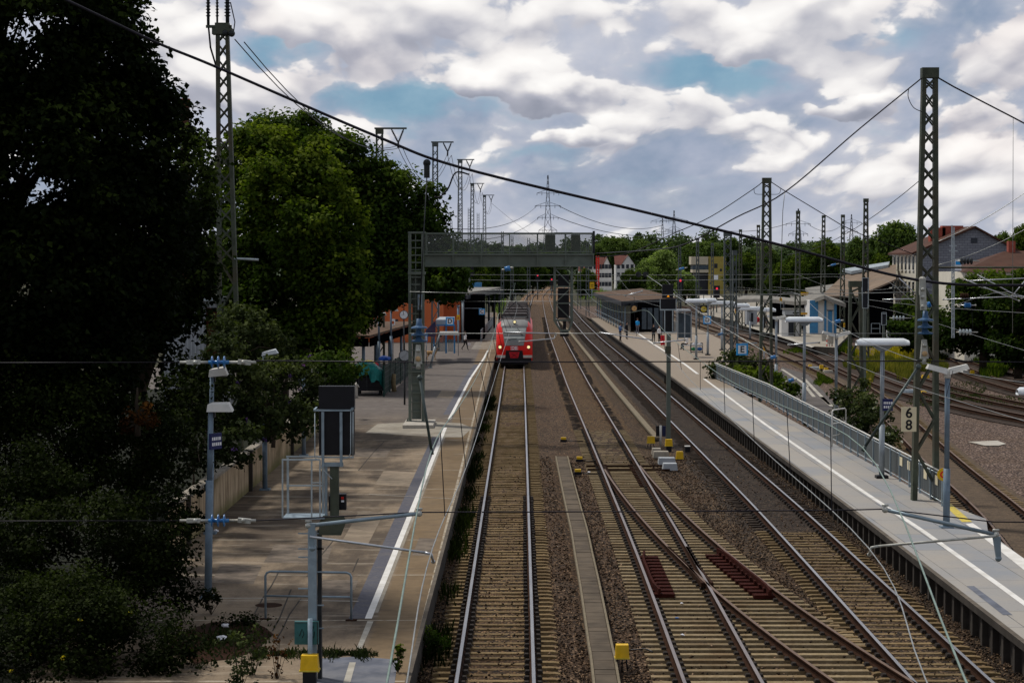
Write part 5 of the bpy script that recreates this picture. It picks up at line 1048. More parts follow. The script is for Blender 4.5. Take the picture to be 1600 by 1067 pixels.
# feeder wires between the V insulator masts
vs_ = [(367, 62, 80), (621, 228, 148), (699, 241, 185), (733, 270, 235), (750, 300, 300), (767, 317, 360)]
for off, lab in ((0, 'upper feeder wire swinging between the V insulators'), (.35, 'lower feeder wire swinging between the V insulators')):
    P = []
    for i in range(len(vs_) - 1):
        a, b = A(*vs_[i]), A(*vs_[i + 1]); P += sag(a + Vector((off, 0, -off * .3)), b + Vector((off * .6, 0, -off * .3)), 2.4 if i else 1.5, 12)[:-1]
    P += sag(A(767, 317, 360), A(900, 395, 700), 2, 8); wire(lab, P, .022)
# ---- main signals
def rect_frame(m, c0, c1, y0, y1, D, w): 
    for p, q in (((c0, y0), (c1, y0)), ((c0, y1), (c1, y1)), ((c0, y0), (c0, y1)), ((c1, y0), (c1, y1))): m.bar(A(*p, D), A(*q, D), w)
DS_ = 38.5; Q = lambda x, y, d=0.0: A(x, y, DS_ + d)
sg_ = thing('main_signal', 'black signal seen from behind on the near platform, with an empty grey work cage', 'railway signal', tuple(G(487, 1067, PZ)))
def bx(m, x0, x1, y0, y1, d0, d1):
    a, b = Q(x0, y0), Q(x1, y1); m.box2((a.x, DS_ + d0, a.z), (b.x, DS_ + d1, b.z)); return m
m = MB(); bx(m, 481.5, 495.5, 829, 1075, -.06, .06); m.build('mast', 'galv', sg_)
m = MB(); bx(m, 495, 502, 829, 1075, .07, .25); m.build('rear_channel', 'dark_steel', sg_)
m = MB()
for y, s_ in ((833, 0), (857, 0), (870, -1), (857, 1), (893, 1), (919, -1), (945, 1), (981, 1)):
    if s_ <= 0: m.bar(Q(466, y, -.02), Q(482, y, -.02), .022)
    if s_ >= 0: m.bar(Q(495, y, .05), Q(506, y, .05), .022)
m.build('rung', 'galv', sg_)
m = MB(); a = [(498, 836), (533, 836), (541, 815), (537, 805), (505, 805), (499, 815)]; m.hexa([Q(x, y, .30) for x, y in a], [Q(x, y, .02) for x, y in a]); m.build('bracket', 'mast_green', sg_)
m = MB(); bx(m, 515, 528.5, 724, 806, .06, .24); m.build('upper_mast', 'mast_green', sg_)
m = MB(); bx(m, 513, 514.8, 775, 799, .02, .2); bx(m, 512.5, 539, 774, 799, .25, .42); m.build('relay_box', 'black', sg_); m = MB(); bx(m, 531.5, 535.5, 778, 782, .235, .245); m.build('red_label', 'red_sign', sg_); m = MB(); bx(m, 531.5, 536, 783.5, 786.5, .235, .245); m.build('white_label', 'white_ink', sg_)
m = MB(); bx(m, 497, 553, 604, 640.5, .10, .34); m.build('upper_board', 'black', sg_); m = MB(); bx(m, 497.5, 552.5, 642, 712, .08, .34); m.build('lower_board', 'black', sg_)
m = MB()
for x in (504.5, 533.0): bx(m, x - 2.2, x + 2.2, 643.5, 729, -.02, .03)
m.bar(Q(491, 641, 0), Q(549, 641, 0), .038, .03); m.bar(Q(549, 641, 0), Q(553, 635, .2), .036); m.bar(Q(491, 641, 0), Q(495, 637, .15), .034); bx(m, 504, 536, 722.5, 729, .032, .06)
m.build('frame', 'galv', sg_)
m = MB(); m.tube([Q(551.5, 643), Q(551.5, 712)], .011, 6); m.tube([Q(548, 643), Q(548, 708), Q(544, 715), Q(534, 717)], .010, 6); m.tube([Q(492, 645), Q(492, 715), Q(498, 718)], .009, 6); m.bar(Q(497, 714, .05), Q(553, 714, .05), .03); m.bar(Q(501, 729, .02), Q(519, 748, .02), .015); m.build('guard_rail', 'galv_light', sg_)
cg = MB(); x0, x1 = 441.5, 500.0
for x in (x0, 487, x1): cg.bar(Q(x, 718, 0), Q(x, 808, 0), .028)
for y in (718, 764): cg.bar(Q(x0, y, 0), Q(x0, y, .62), .028)
P_ = [Q(x0, 718, .0), Q(x1, 718, .0)]
for z_ in (718, 764):
    a, b = Q(x0, z_), Q(x1, z_)
    if z_ == 718: cg.bar(a, b, .030)
    cg.bar((a.x, DS_ + .62, a.z), (b.x, DS_ + .62, b.z), .028)
a0, a1, az, bz = Q(x0, 718).x, Q(x1, 718).x, Q(0, 718).z, Q(0, 808).z
for x in (a0 + .03, a1): cg.bar((x, DS_ + .62, az), (x, DS_ + .62, bz), .04)
cg.bar((a0 + .5, DS_ + .3, az - .45), (a1, DS_ + .3, az - .45), .02); cg.build('work_cage', 'galv_light', sg_)
m = MB(); m.box2((a0, DS_ - .02, bz - .03), (a1 + .08, DS_ + .64, bz)); m.bar((a1 + .1, DS_ + .1, az - .1), (a1 + .1, DS_ + .1, bz - .1), .05); m.build('cage_floor', 'galv', sg_)
cb = thing('cabinet', 'small teal graffiti covered cabinet on the near signal post', 'cabinet', tuple(Q(481, 985))); m = MB(); bx(m, 462, 499, 968, 1003, -.22, -.08); m.build('box', 'graf_teal', cb); m = MB(); bx(m, 462.5, 498.5, 968.4, 969.6, -.224, -.221); bx(m, 497, 498.6, 970, 1003, -.224, -.221); m.build('edge_trim', 'dark_steel', cb)
m = MB()
for pts in (((468, 993), (472, 982), (475, 990), (472, 996)), ((485, 980), (490, 978), (487, 990), (492, 986), (490, 996))): m.tube([Q(x, y, -.225) for x, y in pts], .006, 4)
m.build('graffiti', 'ink', cb); m = MB(); m.tube([Q(484.5, 966, -.27), Q(484.5, 1080, -.27)], .045, 8); m.build('front_pole', 'galv', cb)
def yellow_box(label, x, y0, y1, wpx, D, zleg=-.2, kind='legs', nm='trackside_box'):
    s = D / F; c = A(x, (y0 + y1) / 2, D); t = thing(nm, label, 'trackside box', tuple(c)); w = wpx * s; h = (y1 - y0) * s; m = MB()
    m.hexa([c + Vector((-w / 2, -w * .4, -h / 2)), c + Vector((w / 2, -w * .4, -h / 2)), c + Vector((w / 2, w * .4, -h / 2)), c + Vector((-w / 2, w * .4, -h / 2))], [c + Vector((-w * .44, -w * .36, h / 2)), c + Vector((w * .44, -w * .36, h / 2)), c + Vector((w * .44, w * .36, h / 2)), c + Vector((-w * .44, w * .36, h / 2))]); m.build('housing', 'yellow', t)
    m = MB(); m.box(c - Vector((0, 0, h / 2 + .012)), (w * 1.08, w * .9, .024)); m.build('rim', 'yellow_dull', t)
    zl = c.z - h / 2 - .024; m = MB()
    if kind == 'legs':
        for sx in (-.3, 0, .3): m.tube([(c.x + sx * w, c.y + (.1 if sx else -.05), zl), (c.x + sx * w * 1.4, c.y + .1, zleg)], .018, 5)
    else: m.box2((c.x - w * .36, c.y - w * .3, zleg), (c.x + w * .36, c.y + w * .3, zl))
    m.build('pedestal', 'black', t); return t
yellow_box('yellow hooded box clamped low on the near signal post', 484, 1022, 1045, 29, 38.1, PZ, 'post')
yellow_box('bright yellow box beside the cable trough at the picture bottom, black cable trailing from it', 972, 1006, 1026, 22, 43.5, -.3)
m = MB(); m.tube(catmull([A(984, 1015, 43.4), A(996, 1014, 43.3), A(1008, 1013, 43.2), A(1020, 1018, 43.0)], 5), .016, 5); tag(m.build('cable', 'black'), 'black cable running from the bottom yellow box to the turnout', 'cable')
yellow_box('yellow box on legs nearest the turnout blades, beside the pale duct end', 1017, 681.5, 691.5, 12.4, 97, -.25)
yellow_box('yellow box on a tall black pedestal under the green signal post', 1045, 686, 696, 11.5, 95, -.28, 'post')
yellow_box('yellow box closest to the dark track, next to the turnout machine', 1062, 705, 716, 11.5, 91, -.28, 'post')
yellow_box('small flat yellow cap on the turnout machine', 1039.5, 706, 710, 7, 93, -.2, 'post')
for x, y, lab in ((905.5, 721, 'upper small yellow marker on the stones beside the turnout'), (903, 741, 'lower small yellow marker on the stones beside the turnout'), (880.5, 690, 'tiny yellow tipped cable marker beyond the trough end')):
    t = thing('axle_counter', lab, 'track sensor', tuple(G(x, y, -.2))); p = G(x, y, -.2); m = MB(); m.box((p.x, p.y, p.z + .16), (.24, .2, .10)); m.build('yellow_cap', 'yellow', t); m = MB(); m.box((p.x, p.y, p.z + .05), (.3, .26, .12)); m.tube([(p.x + .1, p.y, p.z + .05), (p.x + .5, p.y - .2, p.z + .04), (p.x + .9, p.y - .1, p.z + .03)], .02, 5); m.build('base', 'black', t)
pm = thing('point_machine', 'low grey turnout machine covers in a stack beside the switch blades', 'turnout machine', tuple(G(1040, 730, -.2)))
for x0, x1, y0, y1, D in ((1019, 1034, 707, 713, 93), (1021, 1046, 713.5, 719, 91.5), (1029, 1056, 719.5, 729, 88.5), (1036, 1059, 734.5, 742, 86)):
    a, b = A(x0, y1, D), A(x1, y0, D); m = MB(); w = b.x - a.x; m.hexa([(a.x, D, -.25), (b.x, D, -.25), (b.x, D + .7, -.25), (a.x, D + .7, -.25)], [(a.x + .03, D + .06, .02), (b.x - .03, D + .06, .02), (b.x - .03, D + .62, .02), (a.x + .03, D + .62, .02)]); m.build('cover', 'grey_panel' if y0 > 715 else 'concrete', pm)
m = MB(); p = G(1032, 697, -.2); m.tube([(p.x, p.y, p.z), (p.x, p.y, p.z + .95)], .05, 8); q = thing('marker_post', 'short white post with black boards behind it near the yellow boxes', 'marker post', tuple(p)); m.build('post', 'lamp_head', q); m = MB(); m.box((p.x - .12, p.y + .1, p.z + .68), (.16, .06, .48)); m.build('board', 'black', q); m = MB(); m.box((p.x + .16, p.y + .1, p.z + .68), (.16, .06, .48)); m.build('board', 'dark_blue', q)
m = MB(); p = G(1074, 706, -.2); m.box((p.x, p.y, p.z + .12), (.22, .3, .24)); t = thing('junction_box', 'small black box with pale lid beside the dark rail', 'trackside box', tuple(p)); m.build('box', 'black', t); m = MB(); m.box((p.x, p.y, p.z + .26), (.24, .32, .03)); m.build('lid', 'lamp_head', t)
s2 = thing('main_signal', 'black island signal with amber triangle on a slim green post between the tracks', 'railway signal', tuple(G(1045, 690, -.2))); R_ = lambda x, y, d=0.0: A(x, y, 97 + d)
def bx2(m, x0, x1, y0, y1, d0, d1):
    a, b = R_(x0, y0), R_(x1, y1); m.box2((a.x, 97 + d0, a.z), (b.x, 97 + d1, b.z)); return m
m = MB(); bx2(m, 1041.5, 1047.5, 522, 700, -.08, .08); m.build('mast', 'gantry_green', s2); m = MB(); bx2(m, 1039.5, 1048, 541, 552, -.14, .14); m.build('collar', 'mast_green', s2)
m = MB(); bx2(m, 1035, 1052, 444.5, 466, .0, .3); m.build('upper_board', 'black', s2); m = MB(); bx2(m, 1032.5, 1055.5, 467, 483.5, .0, .3); m.build('middle_board', 'black', s2); m = MB(); bx2(m, 1036, 1053, 484.5, 517, .1, .35); m.build('lower_board', 'black', s2)
m = MB(); q = [(1044, 460.5), (1046.2, 464), (1041.8, 464)]; m.hexa([R_(x, y, -.01) for x, y in q], [R_(x, y, -.03) for x, y in q]); m.build('triangle', 'amber_glow', s2)
m = MB(); m.bar(R_(1031, 484, -.06), R_(1057, 484, -.06), .06); m.bar(R_(1038.5, 484, -.06), R_(1038.5, 519, -.06), .05); m.bar(R_(1051, 484, -.06), R_(1051, 519, -.06), .05); m.bar(R_(1034, 519, -.06), R_(1056, 519, -.06), .05); m.bar(R_(1056.5, 467, -.06), R_(1056.5, 519, -.06), .03); m.bar(R_(1031.5, 467, -.06), R_(1031.5, 484, -.06), .03); m.build('frame', 'galv_light', s2)
# barrier rail on the near platform
br = thing('barrier_rail', 'worn steel barrier hoop standing across the near platform end', 'barrier', tuple(G(482, 967, PZ))); a, b = G(415, 967, PZ), G(549, 969, PZ); m = MB()
m.tube([a, a + Vector((0, 0, .93)), a + Vector((.03, 0, .99)), a + Vector((.1, 0, 1.02)), b + Vector((-.1, 0, 1.02)), b + Vector((-.03, 0, .99)), b + Vector((0, 0, .93)), b], .025, 8); m.build('hoop', 'galv', br); m = MB(); m.tube([a + Vector((0, 0, .5)), b + Vector((0, 0, .5))], .022, 8); m.build('mid_rail', 'galv', br)
for q in (a, b): m = MB(); m.box(q + Vector((0, 0, .012)), (.24, .14, .02)); m.build('foot_plate', 'rust', br)
# ---- platform fence
fe = thing('platform_fence', 'long grey panel fence with tube handrails along the island platform', 'fence', (13.6, 66, PZ)); FX = 13.62
def fx(d): return interp([(66, 13.42), (72, 13.46), (115, 13.85), (141, 13.3)], d)
d = 66.3; seg = 1.9; i = 0
while d < 141:
    d2 = min(141, d + seg); m = MB(); n = 6
    m.bar((fx(d) + .01, d + .06, PZ + .55), (fx(d2) + .01, d2 - .06, PZ + .55), .02, .74)
    m.build('panel', 'fence_panel', fe); m = MB(); m.box((fx(d), d, PZ + .52), (.07, .07, 1.04)); m.build('post', 'galv', fe); d = d2; i += 1
for z in (1.05, .95, .12):
    m = MB(); m.tube([(fx(d), d, PZ + z) for d in (66.2, 72, 80, 90, 100, 115, 125, 133, 141)], .028 if z > 1 else .02, 6); m.build('rail', 'lamp_head' if z > 1 else 'galv_light', fe)
for d in (67.2, 69.1, 70.6, 72.1, 73.6): m = MB(); m.box((fx(d) - .018, d, PZ + .72), (.006, .5, .3)); m.build('paper_patch', 'sign_cream', fe)
ho = thing('handrail_hoop', 'cream tube hoop standing at a gap in the grey fence', 'handrail', tuple(G(1300, 698, PZ))); p = G(1300, 698, PZ); q = p + Vector((.75, 1.2, 0)); m = MB(); m.tube([p, p + Vector((0, 0, 1.45)), p + Vector((.06, .1, 1.52)), q + Vector((-.06, -.1, 1.52)), q + Vector((0, 0, 1.45)), q], .03, 8); m.build('hoop', 'lamp_head', ho); m = MB(); m.tube([p + Vector((0, 0, .95)), q + Vector((0, 0, .95))], .025, 8); m.tube([p + Vector((0, 0, .45)), q + Vector((0, 0, .45))], .025, 8); m.build('rail', 'lamp_head', ho)
dk = thing('warning_disc', 'round yellow and red disc at the near end of the grey fence', 'sign', tuple(A(1474, 741, 66))); c = A(1474, 741, 65.9); m = MB(); m.lathe(c, (0, -1, 0), [(0, .20), (.02, .20)], 18); m.build('disc', 'yellow', dk); m = MB(); m.lathe(c + Vector((0, -.021, 0)), (0, -1, 0), [(0, .11), (.006, .11)], 16); m.build('red_ring', 'red_sign', dk); m = MB(); m.lathe(c + Vector((0, -.028, 0)), (0, -1, 0), [(0, .06), (.006, .06)], 12); m.build('yellow_centre', 'yellow', dk); m = MB(); m.box((c.x, c.y + .03, c.z - .35), (.04, .03, .5)); m.build('stalk', 'galv', dk)
# ================================================================== signal gantry
DG = 100.0
def gb(m, x0, x1, y0, y1, d0=0.0, d1=.2):
    a, b = A(x0, y0, DG), A(x1, y1, DG); m.box2((a.x, DG + d0, a.z), (b.x, DG + d1, b.z)); return m
ga = thing('signal_gantry', 'grey green cantilever signal gantry with meshed walkway reaching over the train track', 'signal gantry', tuple(G(652, 663, PZ)))
m = MB(); a = G(628, 671, PZ); b = G(680, 662, PZ); m.box2((a.x, 97.6, PZ), (b.x, 101.2, PZ + .16)); m.build('plinth', 'concrete_light', ga)
for x in (640.5, 661.0):
    m = MB(); gb(m, x - 2.6, x + 2.6, 362.5, 660, -.1, .06); gb(m, x - 1.6, x + 1.6, 362.5, 660, .064, .7); m.build('leg', 'gantry_green', ga)
m = MB(); gb(m, 643.6, 658, 575, 655, .05, .12); gb(m, 643.6, 658, 430, 573, .40, .46); m.build('web_plate', 'gantry_green', ga)
m = MB()
y = 376
while y < 652: gb(m, 643.2, 658.3, y - .9, y + .9, -.06, .0); y += 11.4 if y < 560 else 14.6
gb(m, 648.7, 650.3, 364, 520, -.02, .03); m.build('rung', 'gantry_green', ga)
for a_ in ((424.5, 429, -.14, .74), (579, 582, -.14, .1), (362, 365, -.12, .72)): m = MB(); gb(m, 637.5, 664, *a_); m.build('collar', 'gantry_green', ga)
m = MB(); m.hexa([A(632, 664, DG - .1), A(638, 664, DG - .1), A(638, 664, DG + .4), A(632, 664, DG + .4)], [A(637.4, 652, DG - .1), A(638, 652, DG - .1), A(638, 652, DG + .4), A(637.4, 652, DG + .4)]); m.build('foot_gusset', 'gantry_green', ga); m = MB(); m.hexa([A(664, 664, DG - .1), A(670, 664, DG - .1), A(670, 664, DG + .4), A(664, 664, DG + .4)], [A(664, 652, DG - .1), A(664.6, 652, DG - .1), A(664.6, 652, DG + .4), A(664, 652, DG + .4)]); m.build('foot_gusset', 'gantry_green', ga)
for dd, nm in ((0, 'girder'), (1.25, 'girder')):
    m = MB(); gb(m, 663.8, 928, 399, 414, dd, dd + .05); gb(m, 663.8, 928.4, 396, 399, dd - .10, dd + .14); gb(m, 663.8, 928.4, 414, 417, dd - .10, dd + .14)
    for x in (708, 752, 796, 840, 884, 927): gb(m, x - 1, x + 1, 399.1, 413.9, dd - .09, dd - .002)
    m.build(nm, 'gantry_green', ga)
m = MB(); gb(m, 664, 928, 395, 395.9, .15, 1.24); m.build('walkway_floor', 'wire_mesh', ga)
for dd in (.0, 1.3):
    for i, x in enumerate((665.5, 708, 752, 796, 840, 884, 927)):
        m = MB(); gb(m, x - 1.0, x + 1.0, 364, 395.8, dd - .04, dd + .04); m.build('railing_post', 'gantry_green', ga)
    m = MB(); gb(m, 664, 928.5, 363.6, 366, dd - .05, dd + .05); gb(m, 664, 928.5, 392.6, 394.4, dd - .045, dd + .045); m.build('railing_rail', 'gantry_green', ga)
    for i in range(6):
        xs = (665.5, 708, 752, 796, 840, 884, 927); m = MB(); gb(m, xs[i] + 1.4, xs[i + 1] - 1.4, 366.4, 392.2, dd - .006, dd + .006); m.build('mesh_panel', 'wire_mesh', ga)
m = MB(); gb(m, 926, 929.5, 361, 396, -.08, .08); m.build('end_post', 'dark_steel', ga)
for x0, x1 in ((852, 868), (893, 907)): m = MB(); gb(m, x0, x1, 366.5, 394, .5, .95); m.build('equipment_cabinet', 'mast_green', ga)
m = MB(); gb(m, 866, 895, 363, 365, .5, 1.0); m.build('cable_tray', 'dark_steel', ga)
m = MB()
for x in (867, 893.8):
    for dd in (.1, 1.0): gb(m, x - 1.7, x + 1.7, 417, 503, dd, dd + .09); m.bar(A(x, 503, DG + dd + .04), A(877 if x < 880 else 888.5, 517, DG + dd + .04), .09)
for y in (420, 448, 474, 501): 
    for dd in (.1, 1.0): gb(m, 868.7, 892.1, y - 1, y + 1, dd + .01, dd + .07)
for dd in (.1, 1.0): gb(m, 877, 888.5, 516, 518.6, dd, dd + .09)
for (p, q) in (((869, 422), (892, 446)), ((892, 450), (869, 472)), ((869, 476), (892, 499))): m.bar(A(*p, DG + .05), A(*q, DG + .05), .055, .05)
m.build('signal_cage', 'gantry_green', ga)
for y0, y1 in ((430, 447), (450.5, 473), (475, 497)): m = MB(); gb(m, 872, 889.5, y0, y1, .4, .65); m.build('signal_board', 'black', ga)
m = MB(); gb(m, 880, 885, 502, 515, .4, .6); gb(m, 875.5, 889, 518.8, 526, .3, .7); m.build('lower_box', 'black', ga)
m = MB(); gb(m, 653, 660, 460, 484, -.22, -.1); m.build('balance_plate', 'galv', ga)
for y in (466, 478): m = MB(); m.ball(A(656.5, y, DG - .24), .07); m.build('bolt_head', 'clamp', ga)
# ================================================================== red train
FXT, FYT = X(T1, 168.7), 168.7; ang = -math.atan2(X(T1, 234) - FXT, 65.3)
tn = thing('electric_train', 'red commuter train with dark roof and lit headlamps standing at the platform', 'train', (FXT, FYT, 0), rz=ang)
def tp(x, z): return x
prof = [(.10, .42), (0.0, .62), (0.0, 1.60), (.18, 2.0), (.78, 3.15), (1.15, 3.42), (1.9, 3.62), (3.0, 3.70), (22.2, 3.70)]
xs_ = [-1.44, -1.41, -1.30, -1.08, -.8, -.4, 0, .4, .8, 1.08, 1.30, 1.41, 1.44]
def shell(m, y0, L, nose=True):
    rows = []
    for x in xs_:
        f = abs(x) / 1.44; setb = .55 * f ** 5; r = []
        for y, z in prof:
            zz = z - (max(0, f - .55) / .45) ** 2.2 * .62 * (1 if z > 3.3 else max(0, (z - 2.2) / 1.1)); yy = y + setb if y < 3.5 else L
            r.append((x, y0 + yy, zz))
        rows.append(r)
    o = [m.add(r) for r in rows]; n = len(prof); m.smooth = True
    for i in range(len(xs_) - 1):
        for j in range(n - 1):
            ax = abs((xs_[i] + xs_[i + 1]) / 2); m.m = 1 if (j >= 6 and ax < 1.25) else (2 if (j in (4, 5) and ax < 1.0) else 0); m.face((o[i] + j, o[i + 1] + j, o[i + 1] + j + 1, o[i] + j + 1))
    m.smooth = False; m.m = 3
    for k, rev in ((0, True), (len(xs_) - 1, False)):
        q = list(range(o[k], o[k] + n)); e = m.add([(xs_[k], y0 + L, .42)]); q.append(e); m.face(tuple(q if not rev else reversed(q)))
    m.m = 0; e0 = o[0]; m.face(tuple([o[i] + n - 1 for i in range(len(xs_))] + [m.add([(xs_[-1], y0 + L, .42)]), m.add([(xs_[0], y0 + L, .42)])]))
m = MB(); shell(m, 0, 22.2); m.build('front_car', ['train_red', 'train_roof', 'train_grey', 'train_side'], tn)
for k in range(2):
    m = MB(); y0 = 22.9 + k * 22.3; sec = [(-1.42, .42), (-1.42, 2.6), (-1.30, 3.2), (-1.0, 3.55), (-.5, 3.68), (.5, 3.68), (1.0, 3.55), (1.30, 3.2), (1.42, 2.6), (1.42, .42)]
    a = m.add([(x, y0, z) for x, z in sec]); b = m.add([(x, y0 + 21.6, z) for x, z in sec])
    for i in range(9): m.m = 1 if 2 <= i <= 6 else 2; m.face((a + i, b + i, b + i + 1, a + i + 1))
    m.m = 2; m.face(tuple(a + i for i in range(10))); m.face(tuple(b + i for i in reversed(range(10)))); m.build('rear_car', ['train_red', 'train_roof', 'train_side'], tn)
    m = MB(); m.box((0, 22.55 + k * 22.3, 1.9), (2.3, .68, 2.7)); m.build('gangway', 'black', tn)
for y, w, l, h in ((5.5, 2.3, 3.0, .35), (10, 2.2, 2.4, .30), (14.5, 2.3, 3.2, .38), (19.5, 2.2, 2.0, .3), (26, 2.2, 3.0, .36), (31.5, 2.3, 3.0, .3), (37, 2.2, 3.4, .38), (48, 2.2, 3.4, .36), (54, 2.3, 3.0, .38), (61, 2.2, 3.0, .34)):
    m = MB(); z0 = 3.66; m.hexa([(-w / 2, y, z0), (w / 2, y, z0), (w / 2, y + l, z0), (-w / 2, y + l, z0)], [(-w / 2 + .15, y + .12, z0 + h), (w / 2 - .15, y + .12, z0 + h), (w / 2 - .15, y + l - .12, z0 + h), (-w / 2 + .15, y + l - .12, z0 + h)]); m.build('roof_equipment', 'train_roof', tn)
for y in (3.6, 9.2, 13.6, 18.6, 24.5, 30): m = MB(); m.bar((-1.0, y, 3.80), (1.0, y, 3.80), .10, .10); m.build('roof_rail', 'train_grey', tn)
m = MB(); m.tube([(-.8, 23.2, 3.9), (0, 22.1, 4.7), (0, 23.4, 5.42)], .035, 6); m.tube([(.8, 23.2, 3.9), (0, 22.1, 4.7)], .035, 6); m.bar((-.85, 23.4, 5.46), (.85, 23.4, 5.46), .10, .05); m.build('pantograph', 'dark_steel', tn)
def nose_y(z): return interp([(.62, 0), (1.6, 0), (2.0, .18), (3.15, .78), (3.42, 1.15)], z)
def patch(m, zx, off, nx=6):
    rows = []
    for z, hw in zx: rows.append(m.add([(lerp(-hw, hw, k / nx), nose_y(z) + .55 * (abs(lerp(-hw, hw, k / nx)) / 1.44) ** 5 - off, z) for k in range(nx + 1)]))
    m.smooth = True
    for r in range(len(rows) - 1):
        for k in range(nx): m.face((rows[r] + k, rows[r] + k + 1, rows[r + 1] + k + 1, rows[r + 1] + k))
    m.smooth = False
m = MB(); patch(m, [(1.62, .74), (1.8, .78), (2.0, .82), (2.4, .88), (2.8, .95), (3.15, 1.0)], .035); ws = m.build('windscreen', 'glass_grey', tn)
for z0, z1, mt in ((2.72, 3.0, 'screen_light'), (2.50, 2.56, 'worn_white'), (2.18, 2.30, 'screen_light'), (1.64, 1.98, 'train_grey'), (3.02, 3.14, 'train_grey')):
    m = MB(); hw = lambda z: interp([(1.62, .74), (3.15, 1.0)], z) - .04; patch(m, [(z0, hw(z0)), (z1, hw(z1))], .045); m.build('screen_band', mt, ws)
m = MB(); m.tube([(.25, nose_y(3.0) - .07, 3.0), (.55, nose_y(2.5) - .08, 2.5), (.68, nose_y(2.44) - .08, 2.44)], .025, 5); m.build('wiper', 'black', tn)
m = MB(); m.tube([(-.45, nose_y(2.05) - .07, 2.05), (-.2, nose_y(2.15) - .08, 2.14), (.2, nose_y(2.15) - .08, 2.13)], .02, 5); m.build('wiper', 'black', tn)
for sg in (-1, 1):
    m = MB(); m.lathe((sg * 1.13, .20, 1.50), (0, -1, 0), [(0, .17), (.06, .17), (.07, .13)], 14); h_ = m.build('headlight', 'dark_steel', tn); m = MB(); m.lathe((sg * 1.13, .125, 1.50), (0, -1, 0), [(0, .12), (.015, .11), (.03, .05)], 14); m.build('lamp', 'lamp_glow', h_)
    m = MB(); m.box((sg * 1.06, .10, .76), (.72, .2, .20)); m.build('bumper', 'train_white', tn)
m = MB(); m.lathe((.02, 1.02, 3.47), (0, -1, 0), [(0, .15), (.05, .15)], 12); h_ = m.build('roof_light', 'dark_steel', tn); m = MB(); m.lathe((.02, .965, 3.47), (0, -1, 0), [(0, .10), (.02, .07)], 12); m.build('lamp', 'lamp_glow', h_)
m = MB(); m.hexa([(-.72, -.02, .55), (.72, -.02, .55), (.72, .1, .55), (-.72, .1, .55)], [(-.66, -.02, 1.24), (.66, -.02, 1.24), (.66, .1, 1.24), (-.66, .1, 1.24)]); m.build('coupler_recess', 'black', tn)
m = MB(); m.hexa([(-.30, -.08, .64), (.30, -.08, .64), (.30, -.025, .64), (-.30, -.025, .64)], [(-.42, -.08, 1.12), (.42, -.08, 1.12), (.42, -.025, 1.12), (-.42, -.025, 1.12)]); m.build('coupler_cover', 'cloth_red', tn)
m = MB(); m.bar((-.25, -.095, 1.05), (.25, -.095, .70), .03, .02); m.bar((.25, -.095, 1.05), (-.25, -.095, .70), .03, .02); m.build('cover_ribs', 'black', tn)
m = MB(); m.bar((-1.35, .05, .48), (1.35, .05, .48), .3, .28); m.box((0, 1.2, .28), (2.2, 2.0, .3)); m.build('underframe', 'black', tn)
for q in ((-.29, .29, 1.55, 1.57), (-.29, .29, 1.27, 1.29), (-.29, -.27, 1.29, 1.55), (.27, .29, 1.29, 1.55)): 
    pass
m = MB(); fr = [(-.29, 1.55, .29, 1.57), (-.29, 1.27, .29, 1.29), (-.29, 1.291, -.27, 1.549), (.27, 1.291, .29, 1.549)]
for x0, z0, x1, z1 in fr: m.box2((x0, -.012, z0), (x1, -.002, z1))
lg = m.build('logo_frame', 'sign_white', tn); t_ = text('DB', 'logo_letters', 'sign_white', None, (0, -.008, 1.42), .34); t_.parent = tn
for k, y in enumerate(np.arange(3.2, 21, 2.9)):
    for sg in (-1, 1): m = MB(); m.box((sg * 1.446, y, 2.15), (.016, 1.9, .85)); m.build('side_window', 'glass_dark', tn)
# ================================================================== station on the near platform
def panelbox(name, label, cat, parts, loc):
    t = thing(name, label, cat, loc)
    for nm, mt, boxes in parts:
        m = MB()
        for p, q in boxes: m.box2(p, q)
        m.build(nm, mt, t)
    return t
sh = thing('platform_shelter', 'long low shelter with leaf covered brown roof and black fascia beside the green fence', 'shelter', (-9.5, 146, PZ))
zt = 3.55; q = [(-8.75, 131), (-7.15, 163), (-13.5, 163), (-13.5, 131)]
m = MB(); m.hexa([(x, y, zt) for x, y in q], [(x, y, zt + .14) for x, y in q]); m.build('roof', 'canopy_brown', sh)
m = MB(); m.bar((-8.72, 131, zt - .28), (-7.12, 163, zt - .28), .10, .52); m.bar((-13.5, 130.95, zt - .28), (-8.8, 130.95, zt - .28), .10, .52); m.build('fascia', 'void', sh)
for d in (132, 139, 147, 155, 162): m = MB(); x = lerp(-8.75, -7.15, (d - 131) / 32) - .5; m.tube([(x, d, PZ), (x, d, zt)], .10, 8); m.build('post', 'lamp_post', sh)
m = MB(); m.box2((-13.4, 131.2, PZ), (-13.3, 163, zt - .01)); m.build('back_wall', 'grey_panel', sh)
s3 = thing('platform_shelter', 'blue framed shelter with grey fascia and glass sides below a letter board', 'shelter', (-6, 164, PZ)); 
def sb(m, x0, x1, y0, y1, D, d1): 
    a, b = A(x0, y0, D), A(x1, y1, D); m.box2((a.x, D, a.z), (b.x, D + d1, b.z)); return m
m = MB(); sb(m, 681, 706, 499.5, 507, 163, 9); m.build('roof', 'grey_panel', s3); m = MB(); sb(m, 681, 711, 507.3, 509.3, 162.9, .3); m.build('beam', 'shelter_blue', s3)
m = MB(); m.hexa([A(665, 526, 160), A(680.6, 526, 162.8), A(680.6, 526, 170), A(665, 526, 170)], [A(665, 516, 160), A(680.6, 501, 162.8), A(680.6, 501, 170), A(665, 516, 170)]); m.build('side_panel', 'dark_blue', s3)
for x in (678, 697, 710): m = MB(); sb(m, x - 1.3, x + 1.3, 509.6, 552, 163.0, .12); m.build('post', 'shelter_blue', s3)
